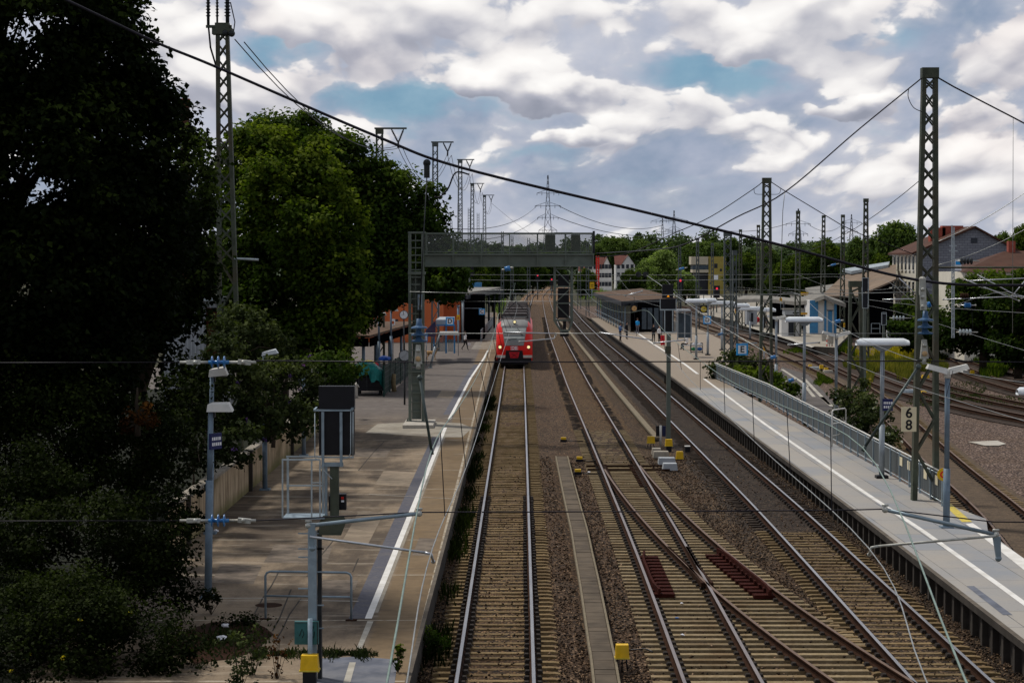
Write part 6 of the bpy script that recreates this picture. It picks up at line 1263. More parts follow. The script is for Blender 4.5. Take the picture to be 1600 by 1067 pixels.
m = MB(); sb(m, 681, 696, 522, 549, 165, .04); sb(m, 699.5, 708, 530, 549, 165, .04); m.build('glass_side', 'clear_pane', s3)
def letter_board(label, ch, x, y, D, wpx, pole=None):
    c = A(x, y, D); s = D / F; w = wpx * s; t = thing('letter_board', label, 'sign', tuple(c)); m = MB(); m.box(c, (w, .16, w)); m.build('frame', 'sign_blue', t); m = MB(); m.box(c - Vector((0, .083, 0)), (w * .72, .01, w * .72)); m.build('panel', 'sign_white', t); text(ch, 'letter', 'ink', t, (c.x, D - .092, c.z), w * .76)
    if pole:
        m = MB(); x1, y1 = pole; a = A(x1, y1, D); m.bar(c + Vector((0, 0, w * .56)), Vector((a.x, D, c.z + w * .56)), .06); m.build('arm', 'galv', t)
    return t
letter_board('square blue framed letter D board on the blue shelter of the near platform', 'D', 703, 502, 162.5, 13)
letter_board('square blue framed letter C board hanging before the dark hall canopy', 'C', 753, 487, 212, 9.5, (723, 487))
letter_board('square blue framed letter D board on the lamp row of the island platform', 'D', 1105, 500, 167, 12)
letter_board('square blue framed letter E board by the tapered lattice mast', 'E', 1159.5, 546, 136, 18, (1183, 546))
ob = thing('station_building', 'low bright orange station building behind the shelters', 'building', (-11, 200, PZ)); m = MB(); a = A(560, 480, 205); b = A(692, 540, 205); m.box2((a.x, 205, PZ), (b.x, 225, 5.1)); c = A(720, 476, 214); m.box2((b.x, 209, PZ), (c.x, 224, 4.6)); m.build('wall', 'orange_wall', ob)
m = MB(); m.box2((a.x - .2, 204.8, 5.1), (b.x + .2, 225.2, 5.3)); m.build('roof_edge', 'lamp_head', ob)
for x0, x1, y0, y1 in ((640, 655, 505, 522), (700, 706, 530, 545), (575, 590, 500, 520), (612, 622, 499, 512)): m = MB(); p, q = A(x0, y0, 204.9), A(x1, y1, 204.9); m.box2((p.x, 204.93, p.z), (q.x, 204.98, q.z)); m.build('window', 'window_dark', ob)
tw = thing('brick_tower', 'small brick red tower with slate blue cap behind the orange building', 'tower', tuple(A(745, 460, 260))); m = MB(); sb(m, 738, 751.5, 449, 485, 260, 1.4); m.build('wall', 'brick_red', tw); m = MB(); sb(m, 737, 752.5, 441.5, 448.7, 259.9, 1.6); m.build('cap', 'shelter_blue', tw)
hc = thing('station_canopy', 'dark station hall canopy with pale ribbed roof at the far platform end', 'canopy', (-4, 215, PZ)); z4 = 5.0
q = [A(690, 478, 208), A(727, 478, 208), A(785, 466, 258), A(740, 466, 258)]; q = [Vector((p.x, p.y, z4)) for p in q]; m = MB(); m.hexa(q, [p + Vector((0, 0, .25)) for p in q]); m.build('roof', 'canopy_grey', hc)
m = MB(); m.bar(q[1] + Vector((.06, 0, -.2)), q[2] + Vector((.06, 0, -.2)), .1, .36); m.bar(q[0], q[1], .1, .5); m.build('fascia', 'dark_panel', hc)
for f in np.linspace(.02, .98, 7): p = q[1].lerp(q[2], f); m = MB(); m.tube([(p.x - .3, p.y, PZ), (p.x - .3, p.y, z4)], .12, 8); m.build('post', 'dark_panel', hc)
m = MB(); m.box2((A(721, 500, 213).x, 213, PZ), (A(757, 500, 213).x, 218, z4 - .02)); m.box2((q[0].x - 1, 218.01, PZ), (q[1].x - .6, 256, z4 - .01)); m.build('dark_hall_fill', 'void', hc)  # black blocks painted in for the unlit space under the canopy
rp = struct(sheet('ramp', 'concrete_light', lambda d: interp([(212, -2.9), (262, -2.2)], d), lambda d: e1(d) - .3, [210, 225, 240, 262], PZ + .02)); m = MB()
for i in range(9): d = 189 + i * 2.2; m.box((e1(d) - 1.3, d, PZ + .012), (2.0, .75, .01))  # pale bars painted in as the sunlit gaps of a striped shadow
struct(m.build('ramp_sun_stripe', 'concrete_light', rp)); rl = thing('ramp_railing', 'grey sloping railing beside the bright ramp at the letter C board', 'railing', (-2.9, 212, PZ)); m = MB()
for d in range(206, 262, 4): x = interp([(206, -3.0), (262, -2.25)], d); m.box((x, d, PZ + .55), (.06, .06, 1.1))
m.build('posts', 'galv', rl); m = MB(); m.bar((-3.0, 206, PZ + 1.1), (-2.25, 262, PZ + 1.1), .08); m.bar((-3.0, 206, PZ + .6), (-2.25, 262, PZ + .6), .02, .7); m.build('panel', 'grey_panel', rl)
for x, y, D, dpx, lab, hc_ in ((631, 492, 145, 14, 'round white platform clock in front of the orange wall', 'sign_white'), (632, 555.5, 114, 18, 'round grey platform clock partly behind the gantry leg', 'grey_panel')):
    c = A(x, y, D); r = dpx * D / F / 2; t = thing('platform_clock', lab, 'clock', tuple(c)); m = MB(); m.lathe(c, (0, -1, 0), [(-.1, r), (.04, r), (.05, r * .92)], 22); m.build('case', 'black', t); m = MB(); m.lathe(c - Vector((0, .051, 0)), (0, -1, 0), [(0, r * .88), (.006, r * .88)], 22); m.build('dial', hc_, t)
    m = MB(); 
    for k in range(12): an = k * math.pi / 6; m.bar(c + Vector((math.sin(an) * r * .72, -.06, math.cos(an) * r * .72)), c + Vector((math.sin(an) * r * .84, -.06, math.cos(an) * r * .84)), .02, .006)
    m.build('hour_marks', 'ink', t); m = MB(); m.bar(c - Vector((0, .065, 0)), c + Vector((-r * .1 if D > 130 else r * .5, -.065, r * .7 if D > 130 else r * .5)), .028, .006); m.build('minute_hand', 'ink', t); m = MB(); m.bar(c - Vector((0, .066, 0)), c + Vector((-r * .5, -.066, 0 if D > 130 else -r * .4)), .034, .006); m.build('hour_hand', 'ink', t); m = MB(); m.tube([c + Vector((0, .08, r * .9)), c + Vector((0, .08, r + .5))], .03, 6); m.tube([c + Vector((.0, .06, -r)), Vector((c.x, c.y + .06, PZ))], .05, 6); m.build('stand', 'dark_steel', t)
for x, y, D, dpx, lab in ((991, 482, 219, 9, 'tan faced clock under the island canopy edge'), (1099.5, 483, 172, 10, 'yellowish faced clock hanging in a black case by the lamp row')):
    c = A(x, y, D); r = dpx * D / F / 2; t = thing('platform_clock', lab, 'clock', tuple(c)); m = MB(); m.box(c + Vector((0, .05, 0)), (r * 2.3, .1, r * 2.4)); m.build('case', 'black', t); m = MB(); m.lathe(c, (0, -1, 0), [(0, r * .9), (.02, r * .9)], 18); m.build('dial', 'yellow_dull' if x > 1000 else 'dog_tan', t); m = MB(); m.bar(c - Vector((0, .03, 0)), c + Vector((r * .5, -.03, r * .5)), .04, .01); m.bar(c - Vector((0, .03, 0)), c + Vector((r * .3, -.03, -r * .4)), .04, .01); m.build('hands', 'ink', t); m = MB(); m.tube([c + Vector((0, .05, r)), c + Vector((0, .05, r + .9))], .03, 6); m.build('hanger', 'dark_steel', t)
# green mesh fence, cart, post
gf = thing('mesh_fence', 'dark green mesh fence with a gate running along the shelter', 'fence', (-7.2, 118, PZ)); a = G(600, 620, PZ); b = G(640, 588, PZ); n = 5
a0 = G(574, 612, PZ)
for i in range(n + 1):
    p = a.lerp(b, i / n); m = MB(); m.box(p + Vector((0, 0, .9)), (.08, .08, 1.8)); m.build('post', 'fence_green', gf)
    if i < n: q = a.lerp(b, (i + 1) / n); m = MB(); m.bar(p + Vector((0, .06, .95)), q + Vector((0, -.06, .95)), .012, 1.6); m.build('mesh_panel', 'mesh_green', gf)
m = MB()
for i in range(n):
    p, q = a.lerp(b, i / n), a.lerp(b, (i + 1) / n)
    for z in (.15, .45, .75, 1.05, 1.35, 1.65): m.bar(p + Vector((0, .06, z)), q + Vector((0, -.06, z)), .035, .035)
m.build('bar', 'fence_green', gf)
wp = thing('timber_post', 'weathered timber post leaning on the green mesh fence', 'post', tuple(G(616, 612, PZ))); p = G(616, 612, PZ); m = MB(); m.tube([p, p + Vector((-.05, 0, .6)), p + Vector((0, 0, 1.05))], [.15, .14, .12], 9); m.build('trunk', 'wood', wp); m = MB(); m.tube([p + Vector((0, 0, 1.05)), p + Vector((.02, 0, 1.3))], .02, 5); m.build('spike', 'rust', wp)
ct = thing('platform_cart', 'dark baggage cart covered by a rumpled teal tarpaulin, parked at the bushes', 'cart', tuple(G(572, 618, PZ))); p0 = G(553, 618, PZ); p1 = G(598, 620, PZ); m = MB(); m.box2((p0.x, p0.y - .2, PZ + .28), (p1.x, p0.y + 2.0, PZ + .40)); m.box2((p0.x, p0.y + 1.9, PZ + .4), (p1.x, p0.y + 2.0, PZ + 1.5)); m.box2((p0.x + .35, p0.y, PZ + .4), (p1.x - .04, p0.y + 1.85, PZ + 1.05)); m.build('body', 'black', ct)
for x in (p0.x + .25, p1.x - .25):
    for y in (p0.y + .1, p0.y + 1.7): m = MB(); m.lathe((x, y, PZ + .16), (1, 0, 0), [(-.05, .15), (.05, .15)], 12); m.build('wheel', 'dark_steel', ct)
m = MB(); 
for x in (p0.x + .3, p0.x + .75): m.box((x, p0.y - .22, PZ + .75), (.04, .03, .9))
m.bar((p0.x + .3, p0.y - .22, PZ + 1.18), (p0.x + .75, p0.y - .22, PZ + 1.18), .04); m.build('end_frame', 'dark_steel', ct)
nx, ny = 14, 10; m = MB(); m.smooth = True; A0 = A(546, 600, p0.y); ids = []
for j in range(ny + 1):
    r = []
    for i in range(nx + 1):
        u, v = i / nx, j / ny; x = lerp(p0.x - .28, p1.x + .02, u); y = lerp(p0.y - .3, p0.y + 2.1, v); z = PZ + 1.62 + .26 * math.sin(u * 3.1) ** 1.3 - .25 * u ** 3 + .05 * math.sin(u * 17 + v * 5) + .04 * math.sin(u * 9 - v * 11); e = min(v, 1 - v, (1 - u), u)
        if e < .02: z -= .62 + .10 * math.sin(u * 21) + .25 * (u > .6)
        elif e < .12: z -= .10
        r.append(m.add([(x, y, z)]))
    ids.append(r)
for j in range(ny):
    for i in range(nx): m.face((ids[j][i], ids[j][i + 1], ids[j + 1][i + 1], ids[j + 1][i]))
tp_ = m.build('tarpaulin', 'tarp', ct); tp_.data.polygons.foreach_set('use_smooth', [False] * len(tp_.data.polygons))
for x, y, D, wp_, h, mt, lab, nm in ((577, 567, 124, 20, 10, 'tarp_yellow', 'bright yellow bag heaped behind the teal tarpaulin', 'bag'), (601, 560, 128, 20, 9, 'tarp_blue', 'bright blue bundle behind the green mesh fence', 'bundle'), (588, 571, 126, 8, 10, 'cloth_red', 'small reddish bundle between the yellow and blue ones', 'bundle'), (535, 577, 104, 14, 5, 'tarp_yellow', 'flat orange yellow tray showing through the shaded shrub', 'tray')):
    b = bmesh.new(); bmesh.ops.create_icosphere(b, subdivisions=2, radius=1); s = D / F; rr = random.Random(int(x))
    for v in b.verts: v.co *= rr.uniform(.88, 1.1); v.co.x *= wp_ * s / 2; v.co.y *= .5; v.co.z = max(-.8, v.co.z) * h * s / 2
    me = bpy.data.meshes.new(nm); b.to_mesh(me); b.free(); me.materials.append(M[mt]); o = bpy.data.objects.new(nm, me); COL.objects.link(o); o.location = A(x, y, D); tag(o, lab, 'bag')
t = thing('sack', 'pale grey sack leaning at the cart end next to the signal board', 'sack', tuple(G(556, 622, PZ))); p = G(556, 622, PZ); m = MB(); m.tube([p, p + Vector((-.05, 0, .3)), p + Vector((0, 0, .68)), p + Vector((.12, 0, .75))], [.14, .16, .14, .18], 8); m.build('body', 'concrete_light', t)
# shed in the trees and chimney
sd_ = thing('trackside_shed', 'pale corrugated shed glimpsed through the dark leaves by the lattice mast', 'shed', (-13, 92, .3)); m = MB(); a, b = A(255, 570, 92), A(338, 470, 92); m.box2((a.x, 92, .3), (b.x, 98, b.z)); 
for k in range(14): x = lerp(a.x, b.x, (k + .5) / 14); m.box((x, 91.97, (.3 + b.z) / 2), (.06, .05, b.z - .35))
m.build('wall', 'grey_panel', sd_); m = MB(); m.box2((a.x - .3, 91.6, b.z), (b.x + .3, 98.3, b.z + .16)); m.build('roof', 'galv_light', sd_); m = MB(); q = A(322, 500, 91.9); m.box2((q.x, 91.90, .3), (q.x + .5, 91.93, b.z - .3)); m.build('door', 'primer_red', sd_)
ch_ = thing('chimney_stack', 'tall square brown chimney rising behind the dark trees', 'chimney', tuple(A(289, 300, 150))); m = MB(); a, b = A(282.5, 160, 150), A(294.5, 160, 150); m.box2((a.x, 150, 0), (b.x, 150.55, a.z)); m.build('shaft', 'roof_brown', ch_); m = MB(); m.box2((a.x - .05, 149.95, a.z), (b.x + .05, 150.6, a.z + .25)); m.build('cap', 'brick_red', ch_)
# signs and small posts near the left station
for x, y, D, w_, h_, mt, lab in ((666, 527, 158, 4, 14, 'sign_blue', 'upright blue and white information sign by the gantry leg'), (716, 496, 175, 5, 8, 'amber_glow', 'orange hanging notice in front of the dark hall'), (614, 503, 150, 7, 9, 'sign_white', 'white notice with yellow mark on the grey box over the shelter'), (1190, 0, 0, 0, 0, '', '')):
    if not D: continue
    t = thing('notice_sign', lab, 'sign', tuple(A(x, y, D))); m = MB(); c = A(x, y, D); s = D / F; m.box(c, (w_ * s, .05, h_ * s)); m.build('panel', mt if mt != 'amber_glow' else 'yellow', t); m = MB(); m.box(c - Vector((0, .03, h_ * s * .1)), (w_ * s * .5, .01, h_ * s * .5)); m.build('inset', 'sign_white' if mt == 'sign_blue' else 'orange_wall', t); m = MB(); m.tube([(c.x, D + .06, c.z + h_ * s * .5), (c.x, D + .06, PZ)], .03, 6); m.build('post', 'galv', t)
for x, y0, y1, D, lab in ((685, 470, 530, 190, 'slender dark column before the orange wall nearest the gantry'), (716, 478, 536, 186, 'slender dark column at the corner of the orange building'), (723, 470, 535, 205, 'pale canopy column carrying the letter C arm'), (735, 405, 470, 300, 'slim bright pole above the canopy roof'), (748, 402, 465, 310, 'second slim bright pole above the canopy roof')):
    t = thing('column', lab, 'post', tuple(A(x, y1, D))); m = MB(); m.tube([A(x, y1, D), A(x, y0, D)], .1, 8); m.build('shaft', 'lamp_post_light' if D > 195 else 'lamp_post', t); m = MB(); m.box(A(x, y0, D), (.3, .3, .1)); m.build('cap', 'galv', t)
def color_signal(label, x, y, D, lamp, post_to):
    c = A(x, y, D); t = thing('light_signal', label, 'railway signal', tuple(c)); m = MB(); m.box(c, (.9, .3, 1.9)); m.build('board', 'black', t); m = MB(); m.lathe(c + Vector((0, -.16, .5)), (0, -1, 0), [(0, .17), (.05, .15)], 12); m.build('lamp', lamp, t); m = MB(); m.tube([(c.x, D + .2, c.z - .9), (c.x, D + .2, post_to)], .1, 6); m.build('post', 'mast_far', t)
color_signal('far signal showing red under the gantry beam', 840, 434, 480, 'red_glow', 0); color_signal('far red signal just left of the hanging cage', 862, 440, 500, 'red_glow', 0); color_signal('red signal between the black island signal and the yellow tower', 1063, 444, 300, 'red_glow', 0); color_signal('small red signal at the foot of the yellow tower', 1120, 456, 330, 'red_glow', 0); color_signal('amber light high under the gantry by the dark tree', 734, 420, 260, 'amber_glow', 0)
sy = thing('poster_board', 'bright yellow poster board before the white houses', 'sign', tuple(A(925, 445, 420))); m = MB(); c = A(925, 446, 420); m.box(c, (.9, .1, 1.3)); m.build('panel', 'yellow', sy); m = MB(); m.box(c + Vector((0, -.06, .15)), (.55, .02, .12)); m.box(c + Vector((0, -.06, -.2)), (.55, .02, .12)); m.build('marking', 'ink', sy); m = MB(); m.tube([(c.x, 420.1, c.z - .6), (c.x, 420.1, 0)], .06, 6); m.build('post', 'galv', sy)
# ================================================================== island platform canopy building
ic = thing('island_canopy', 'waiting hall on the island platform with broad rusty brown roof and blue posts', 'canopy building', (16, 250, PZ))
qr = [G(972, 470.5, 4.0), G(1058, 465.5, 4.0), G(1002, 450.5, 4.3), G(928, 457, 4.0)]; qr[0].z = qr[1].z = 4.0
m = MB(); m.hexa([p - Vector((0, 0, .22)) for p in qr], qr); m.build('roof', 'canopy_brown', ic); m = MB(); m.bar(qr[0] - Vector((0, .05, .28)), qr[1] - Vector((0, .05, .28)), .06, .5); m.bar(qr[3] - Vector((.05, 0, .28)), qr[0] - Vector((.05, 0, .28)), .06, .5); m.build('fascia', 'dark_panel', ic)
L0, L1 = qr[0], qr[3]
for f in np.linspace(.03, .97, 12): p = L0.lerp(L1, f) + Vector((.45, 0, 0)); m = MB(); m.box((p.x, p.y, (PZ + 3.7) / 2), (.16, .16, 3.7 - PZ)); m.build('post', 'lamp_post', ic)
a, b = L0 + Vector((1.0, 1.0, 0)), L1 + Vector((1.0, -3, 0)); m = MB(); m.bar((a.x, a.y, 2.15), (b.x, b.y, 2.15), .05, 3.1); m.build('glass_side', 'glass_dark', ic)
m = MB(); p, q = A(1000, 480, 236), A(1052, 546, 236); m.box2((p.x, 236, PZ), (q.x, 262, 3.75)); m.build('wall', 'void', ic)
for x0, x1 in ((1003, 1010), (1012, 1019), (1022, 1029), (1031, 1040)): m = MB(); p, q = A(x0, 486, 235.9), A(x1, 524, 235.9); m.box2((p.x, 235.95, PZ + .3), (q.x, 235.985, 3.2)); m.build('window', 'glass_blue', ic)
m = MB(); 
for z in (.5, 1.05): m.bar((L0.x + .15, L0.y, PZ + z), (L1.x + .15, L1.y, PZ + z), .05)
m.build('handrail', 'galv', ic)
bk = thing('glass_shelter', 'small glass sided shelter next to the black island signal', 'shelter', tuple(G(1070, 535, PZ))); m = MB(); sb(m, 1058, 1080, 484, 486.5, 172, 2.5); m.build('roof', 'grey_panel', bk); m = MB(); sb(m, 1060, 1079, 489, 528, 174, .04); m.build('pane', 'glass_blue', bk)
for x in (1059, 1070, 1080): m = MB(); sb(m, x - .8, x + .8, 486.8, 533, 172, .1); m.build('post', 'lamp_post_light', bk)
iv = thing('bin_cage', 'square wire litter cage with white and green rubbish by the bench', 'litter bin', tuple(G(1089, 552, PZ))); a, b = G(1080, 552, PZ), G(1098, 552, PZ); h = .85; m = MB()
for x in (a.x, b.x):
    for y in (a.y, a.y + .7): m.box((x, y, PZ + h / 2), (.04, .04, h))
for z in (.1, h): 
    m.bar((a.x, a.y, PZ + z), (b.x, a.y, PZ + z), .04); m.bar((a.x, a.y + .7, PZ + z), (b.x, a.y + .7, PZ + z), .04); m.bar((a.x, a.y, PZ + z), (a.x, a.y + .7, PZ + z), .04); m.bar((b.x, a.y, PZ + z), (b.x, a.y + .7, PZ + z), .04)
m.build('frame', 'dark_steel', iv)
for k, mt in ((0, 'litter_white'), (1, 'cloth_white'), (2, 'leaf_bag'), (3, 'cloth_blue')):
    m = MB(); m.ball((lerp(a.x, b.x, .25 + .5 * (k % 2)), a.y + .3, PZ + (.72 if k < 2 else .35)), .24, 8, .7); m.build('rubbish_bag', mt, iv)
bn = thing('platform_bench', 'low bench with the seated person beside the litter cage', 'bench', tuple(G(1075, 548, PZ))); a, b = G(1066, 547, PZ), G(1081, 547, PZ); m = MB(); m.box2((a.x, a.y - .2, PZ + .40), (b.x, a.y + .25, PZ + .45)); m.build('seat', 'galv', bn)
for x in (a.x + .1, b.x - .1): m = MB(); m.box2((x - .03, a.y - .15, PZ), (x + .03, a.y + .2, PZ + .4)); m.build('leg', 'dark_steel', bn)
# ================================================================== far platform hut, canopy, hall, houses
hu = thing('platform_kiosk', 'white hut with blue corner panels and blue door under the grey dome roof', 'kiosk', tuple(G(1285, 522, PZ))); DH = 229.0
m = MB(); sb(m, 1266, 1306, 469, 524, DH, 4.5); m.build('wall', 'plaster_white', hu); m = MB(); sb(m, 1265.3, 1278, 469.5, 523, DH - .12, .1); m.build('corner_panel', 'shelter_blue', hu); m = MB(); sb(m, 1288, 1291, 469.5, 523, DH - .1, .08); sb(m, 1303.5, 1307, 469.5, 523, DH - .1, .08); m.build('pilaster', 'shelter_blue', hu); m = MB(); sb(m, 1294, 1300, 486, 522, DH - .07, .05); m.build('door', 'shelter_blue', hu); m = MB(); sb(m, 1292, 1302, 484.5, 485.8, DH - .09, .07); m.build('door_frame', 'dark_panel', hu)
gc = thing('platform_canopy', 'long grey canopy sagging to a shallow dome over the white hut', 'canopy', tuple(A(1220, 465, 235))); m = MB(); P0 = [(1150, 463, 262), (1180, 462, 255), (1210, 463, 246), (1240, 466, 238), (1262, 464, 232), (1284, 456, 228), (1300, 463, 228), (1318, 469, 228)]; prev = None
for x, y, D in P0:
    a = A(x, y, D); o = m.add([(a.x, D - 1.6, a.z - .35), (a.x, D + 3, a.z), (a.x, D + 8, a.z - .3), (a.x, D - 1.6, a.z - .75)])
    if prev is not None:
        for i, j in ((0, 1), (1, 2), (3, 0)): m.face((prev + i, o + i, o + j, prev + j))
    prev = o
m.build('roof', 'canopy_grey', gc)
for x, D in ((1165, 258), (1195, 250), (1225, 241), (1250, 235)): m = MB(); p = A(x, 480, D); m.tube([(p.x, D, PZ), (p.x, D, A(x, 466, D).z - .4)], .12, 8); m.build('post', 'dark_panel', gc)
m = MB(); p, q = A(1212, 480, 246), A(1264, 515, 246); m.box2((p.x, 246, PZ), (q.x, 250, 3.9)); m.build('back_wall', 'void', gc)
for x0, x1, y0, y1, D, mt, lab, nm in ((1221, 1252, 497, 528, 222, 'plaster_white', 'low white shelter box behind the white boat lamp over the strip', 'shelter_box'), (1167, 1183, 483, 507, 232, 'grey_panel', 'grey waiting shelter behind the person with the red bag', 'shelter_box'), (1214, 1234, 497, 523, 228, 'dark_panel', 'dark vending box under the grey canopy', 'vending_machine'), (1226, 1262, 484, 492, 233, 'grey_panel', 'pale blue grey beam panel below the grey canopy', 'shelter_box'), (1283, 1292, 520, 533, 200, 'concrete_light', 'first round concrete planter on the far platform end', 'planter'), (1293, 1303, 523, 537, 195, 'concrete_light', 'second round concrete planter on the far platform end', 'planter'), (1238, 1248, 463, 469, 300, 'plaster_white', 'white box far behind the tube lamps', 'shelter_box')):
    a, b = A(x0, y1, D), A(x1, y0, D); t = thing(nm, lab, nm.replace('_', ' '), ((a.x + b.x) / 2, D, a.z)); m = MB()
    if nm == 'planter': m.lathe(((a.x + b.x) / 2, D, a.z), (0, 0, 1), [(0, (b.x - a.x) * .42), (b.z - a.z, (b.x - a.x) * .5), (b.z - a.z - .05, (b.x - a.x) * .44)], 14); m.build('bowl', mt, t); m = MB(); m.lathe(((a.x + b.x) / 2, D, b.z - .08), (0, 0, 1), [(0, (b.x - a.x) * .42), (.02, (b.x - a.x) * .42)], 14); m.build('soil', 'rust', t)
    else:
        m.box2((a.x, D, a.z), (b.x, D + 2, b.z)); m.build('body', mt, t); m = MB(); m.box2((a.x - .1, D - .1, b.z), (b.x + .1, D + 2.1, b.z + .12)); m.build('top', 'canopy_grey', t); m = MB(); w = b.x - a.x; m.box2((a.x + w * .35, D - .03, a.z + .3), (a.x + w * .62, D - .002, b.z - .4)); m.build('panel', 'dark_panel' if mt != 'dark_panel' else 'grey_panel', t)
for x, y, D, w_, h_, lab in ((1257, 459, 238, 12, 4.5, 'wide orange yellow sign above the grey canopy edge'), (1256, 490, 226, 11, 3.2, 'orange yellow sign below the canopy, over the white shelter box'), (1220, 468, 240, 4, 5, 'small orange sign hanging under the canopy'), (1225, 488, 235, 4, 6, 'orange notice on the dark back wall'), (1319, 508, 180, 2.5, 7, 'slim orange post sign behind the wing lamp'), (1149, 484, 210, 2, 12, 'slim yellow post sign next to the ladder mast'), (1194, 545, 150, 2.5, 7, 'small yellow track sign near the letter E board')):
    t = thing('notice_sign', lab, 'sign', tuple(A(x, y, D))); m = MB(); c = A(x, y, D); s = D / F; m.box(c, (w_ * s, .06, h_ * s)); m.build('panel', 'yellow', t); m = MB(); m.box(c - Vector((0, .035, 0)), (w_ * s * .7, .008, h_ * s * .3)); m.build('marking', 'orange_wall', t); m = MB(); m.tube([(c.x, D + .06, c.z - h_ * s * .5), (c.x, D + .06, c.z - h_ * s - .8)], .03, 6); m.build('post', 'galv', t)
ha = thing('old_hall', 'old hall with big brown sloping roof and pale ridge strip, dark open front', 'hall', tuple(G(1360, 520, 0))); DHL = 245.0
def hp(x, y, D=DHL): return A(x, y, D)
m = MB(); r0, r1, r2, r3 = hp(1282, 463, 238), hp(1340, 462, 238), hp(1400, 436, 238), hp(1400, 413, 262); r4 = hp(1318, 430, 262)
m.hexa([r0 - Vector((0, 0, .2)), r1 - Vector((0, 0, .2)), r2 - Vector((0, 0, .2)), r3 - Vector((0, 0, .2)), r4 - Vector((0, 0, .2))], [r0, r1, r2, r3, r4]); m.build('roof', 'hall_roof', ha)
m = MB(); a, b, c, d = hp(1316, 423.5, 264), hp(1390, 412, 264), hp(1388, 417, 260), hp(1330, 427, 260); m.hexa([p - Vector((0, 0, .1)) for p in (d, c, b, a)], [p + Vector((0, 0, .25)) for p in (d, c, b, a)]); m.build('ridge_strip', 'galv_light', ha)
m = MB(); p, q = hp(1326, 525, 241), hp(1396, 462, 241); m.hexa([(p.x, 241, 0), (q.x, 241, 0), (q.x, 256, 0), (p.x, 256, 0)], [(p.x, 241, r1.z - .3), (q.x, 241, r2.z - .4), (q.x, 256, r2.z - .4), (p.x, 256, r1.z - .3)]); m.build('front', 'void', ha); m = MB(); p, q = hp(1312, 428, 262.2), hp(1318, 455, 262.2); m.box2((p.x, 262.2, 0), (hp(1392, 425, 262.2).x, 264, p.z)); m.build('clerestory_wall', 'void', ha)  # front is a solid black box standing in for the shaded interior
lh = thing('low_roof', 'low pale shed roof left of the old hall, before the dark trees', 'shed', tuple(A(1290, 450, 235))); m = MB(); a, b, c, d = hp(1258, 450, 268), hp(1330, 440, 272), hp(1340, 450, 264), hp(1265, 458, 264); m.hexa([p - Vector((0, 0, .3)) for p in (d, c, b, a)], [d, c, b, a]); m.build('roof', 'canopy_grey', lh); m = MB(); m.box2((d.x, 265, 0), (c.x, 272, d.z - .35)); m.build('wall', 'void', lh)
# white house with grey gable
wh = thing('apartment_house', 'white plastered house with grey slate gable, brown roof and red chimneys', 'house', tuple(G(1510, 520, 0))); DW = 250.0; xl = 47.3; xr = 59.4; zE = A(0, 394, DW).z; ax, az_ = A(1523, 357, DW).x, A(1523, 357, DW).z; DB_ = 265.5
m = MB(); m.poly([(xl, DW, 0), (xr, DW, 0), (xr, DW, zE), (ax, DW, az_), (xl, DW, zE)]); m.build('gable_wall', 'slate_grey', wh)
m = MB(); m.poly([(xl, DB_, 0), (xl, DW, 0), (xl, DW, zE), (xl, DB_, zE)]); m.poly([(xr, DW, 0), (xr, DB_, 0), (xr, DB_, zE), (xr, DW, zE)]); m.poly([(xr, DB_, 0), (xl, DB_, 0), (xl, DB_, zE), (ax, DB_, az_), (xr, DB_, zE)]); m.build('wall', 'plaster_cream', wh)
m = MB()
for x_, sgn in ((xl, -1), (xr, 1)):
    a = Vector((x_ + sgn * .5, DW - .4, zE - .28)); b = Vector((ax, DW - .4, az_ + .06)); c = Vector((ax, DB_ + .4, az_ + .06)); d = Vector((x_ + sgn * .5, DB_ + .4, zE - .28)); u = Vector((0, 0, .22)); m.hexa([a, b, c, d] if sgn < 0 else [b, a, d, c], [a + u, b + u, c + u, d + u] if sgn < 0 else [b + u, a + u, d + u, c + u])
rf = m.build('roof', 'roof_brown', wh)
for px, w_, h_ in ((1486, 1.25, 2.2), (1463, .9, 1.9)): m = MB(); p = A(px, 370, 256); m.box2((p.x - w_, 255, p.z - 2.2), (p.x + w_, 256.4, A(px, 353, 256).z if px > 1470 else A(px, 356, 256).z)); m.build('chimney', 'brick_red', rf)
m = MB(); p = A(1522, 376, DW); m.box((p.x, DW - .03, p.z), (.75, .05, .62)); m.build('window', 'window_dark', wh)
for fl in range(3):
    for k in range(6):
        y = DW + 1.5 + k * 2.45; z = 1.6 + fl * 3.0; m = MB(); m.box((xl - .03, y, z + .55), (.05, .95, 1.55)); f = m.build('window', 'window_dark', wh); m = MB(); m.box((xl - .06, y, z + 1.40), (.08, 1.15, .12)); m.box((xl - .08, y, z - .32), (.12, 1.2, .10)); m.build('sill', 'plaster_white', f)
m = MB(); m.box((xl - .2, (DW + DB_) / 2, zE - .2), (.3, DB_ - DW, .3)); m.build('gutter', 'plaster_white', wh)
h2 = thing('brown_roof_house', 'lower house with hipped brown roof behind the dark edge trees', 'house', tuple(G(1560, 560, 0))); D2 = 178.0; a, b, c, d = A(1502, 425, D2), A(1640, 425, D2), A(1600, 392, D2 + 7), A(1568, 393, D2 + 7); m = MB(); m.poly([a, b, c, d]); e = A(1490, 418, D2 + 14); m.poly([e, a, d]); m.build('roof', 'roof_brown', h2); m = MB(); m.box2((a.x + .4, D2 + .4, 0), (b.x - .3, D2 + 12, a.z - .02)); m.build('wall', 'plaster_cream', h2)
m = MB(); p = A(1579, 393, D2 + 7); m.box2((p.x - .3, D2 + 6.5, p.z - 1), (p.x + .3, D2 + 7.2, p.z + .9)); m.build('chimney', 'brick_red', h2)
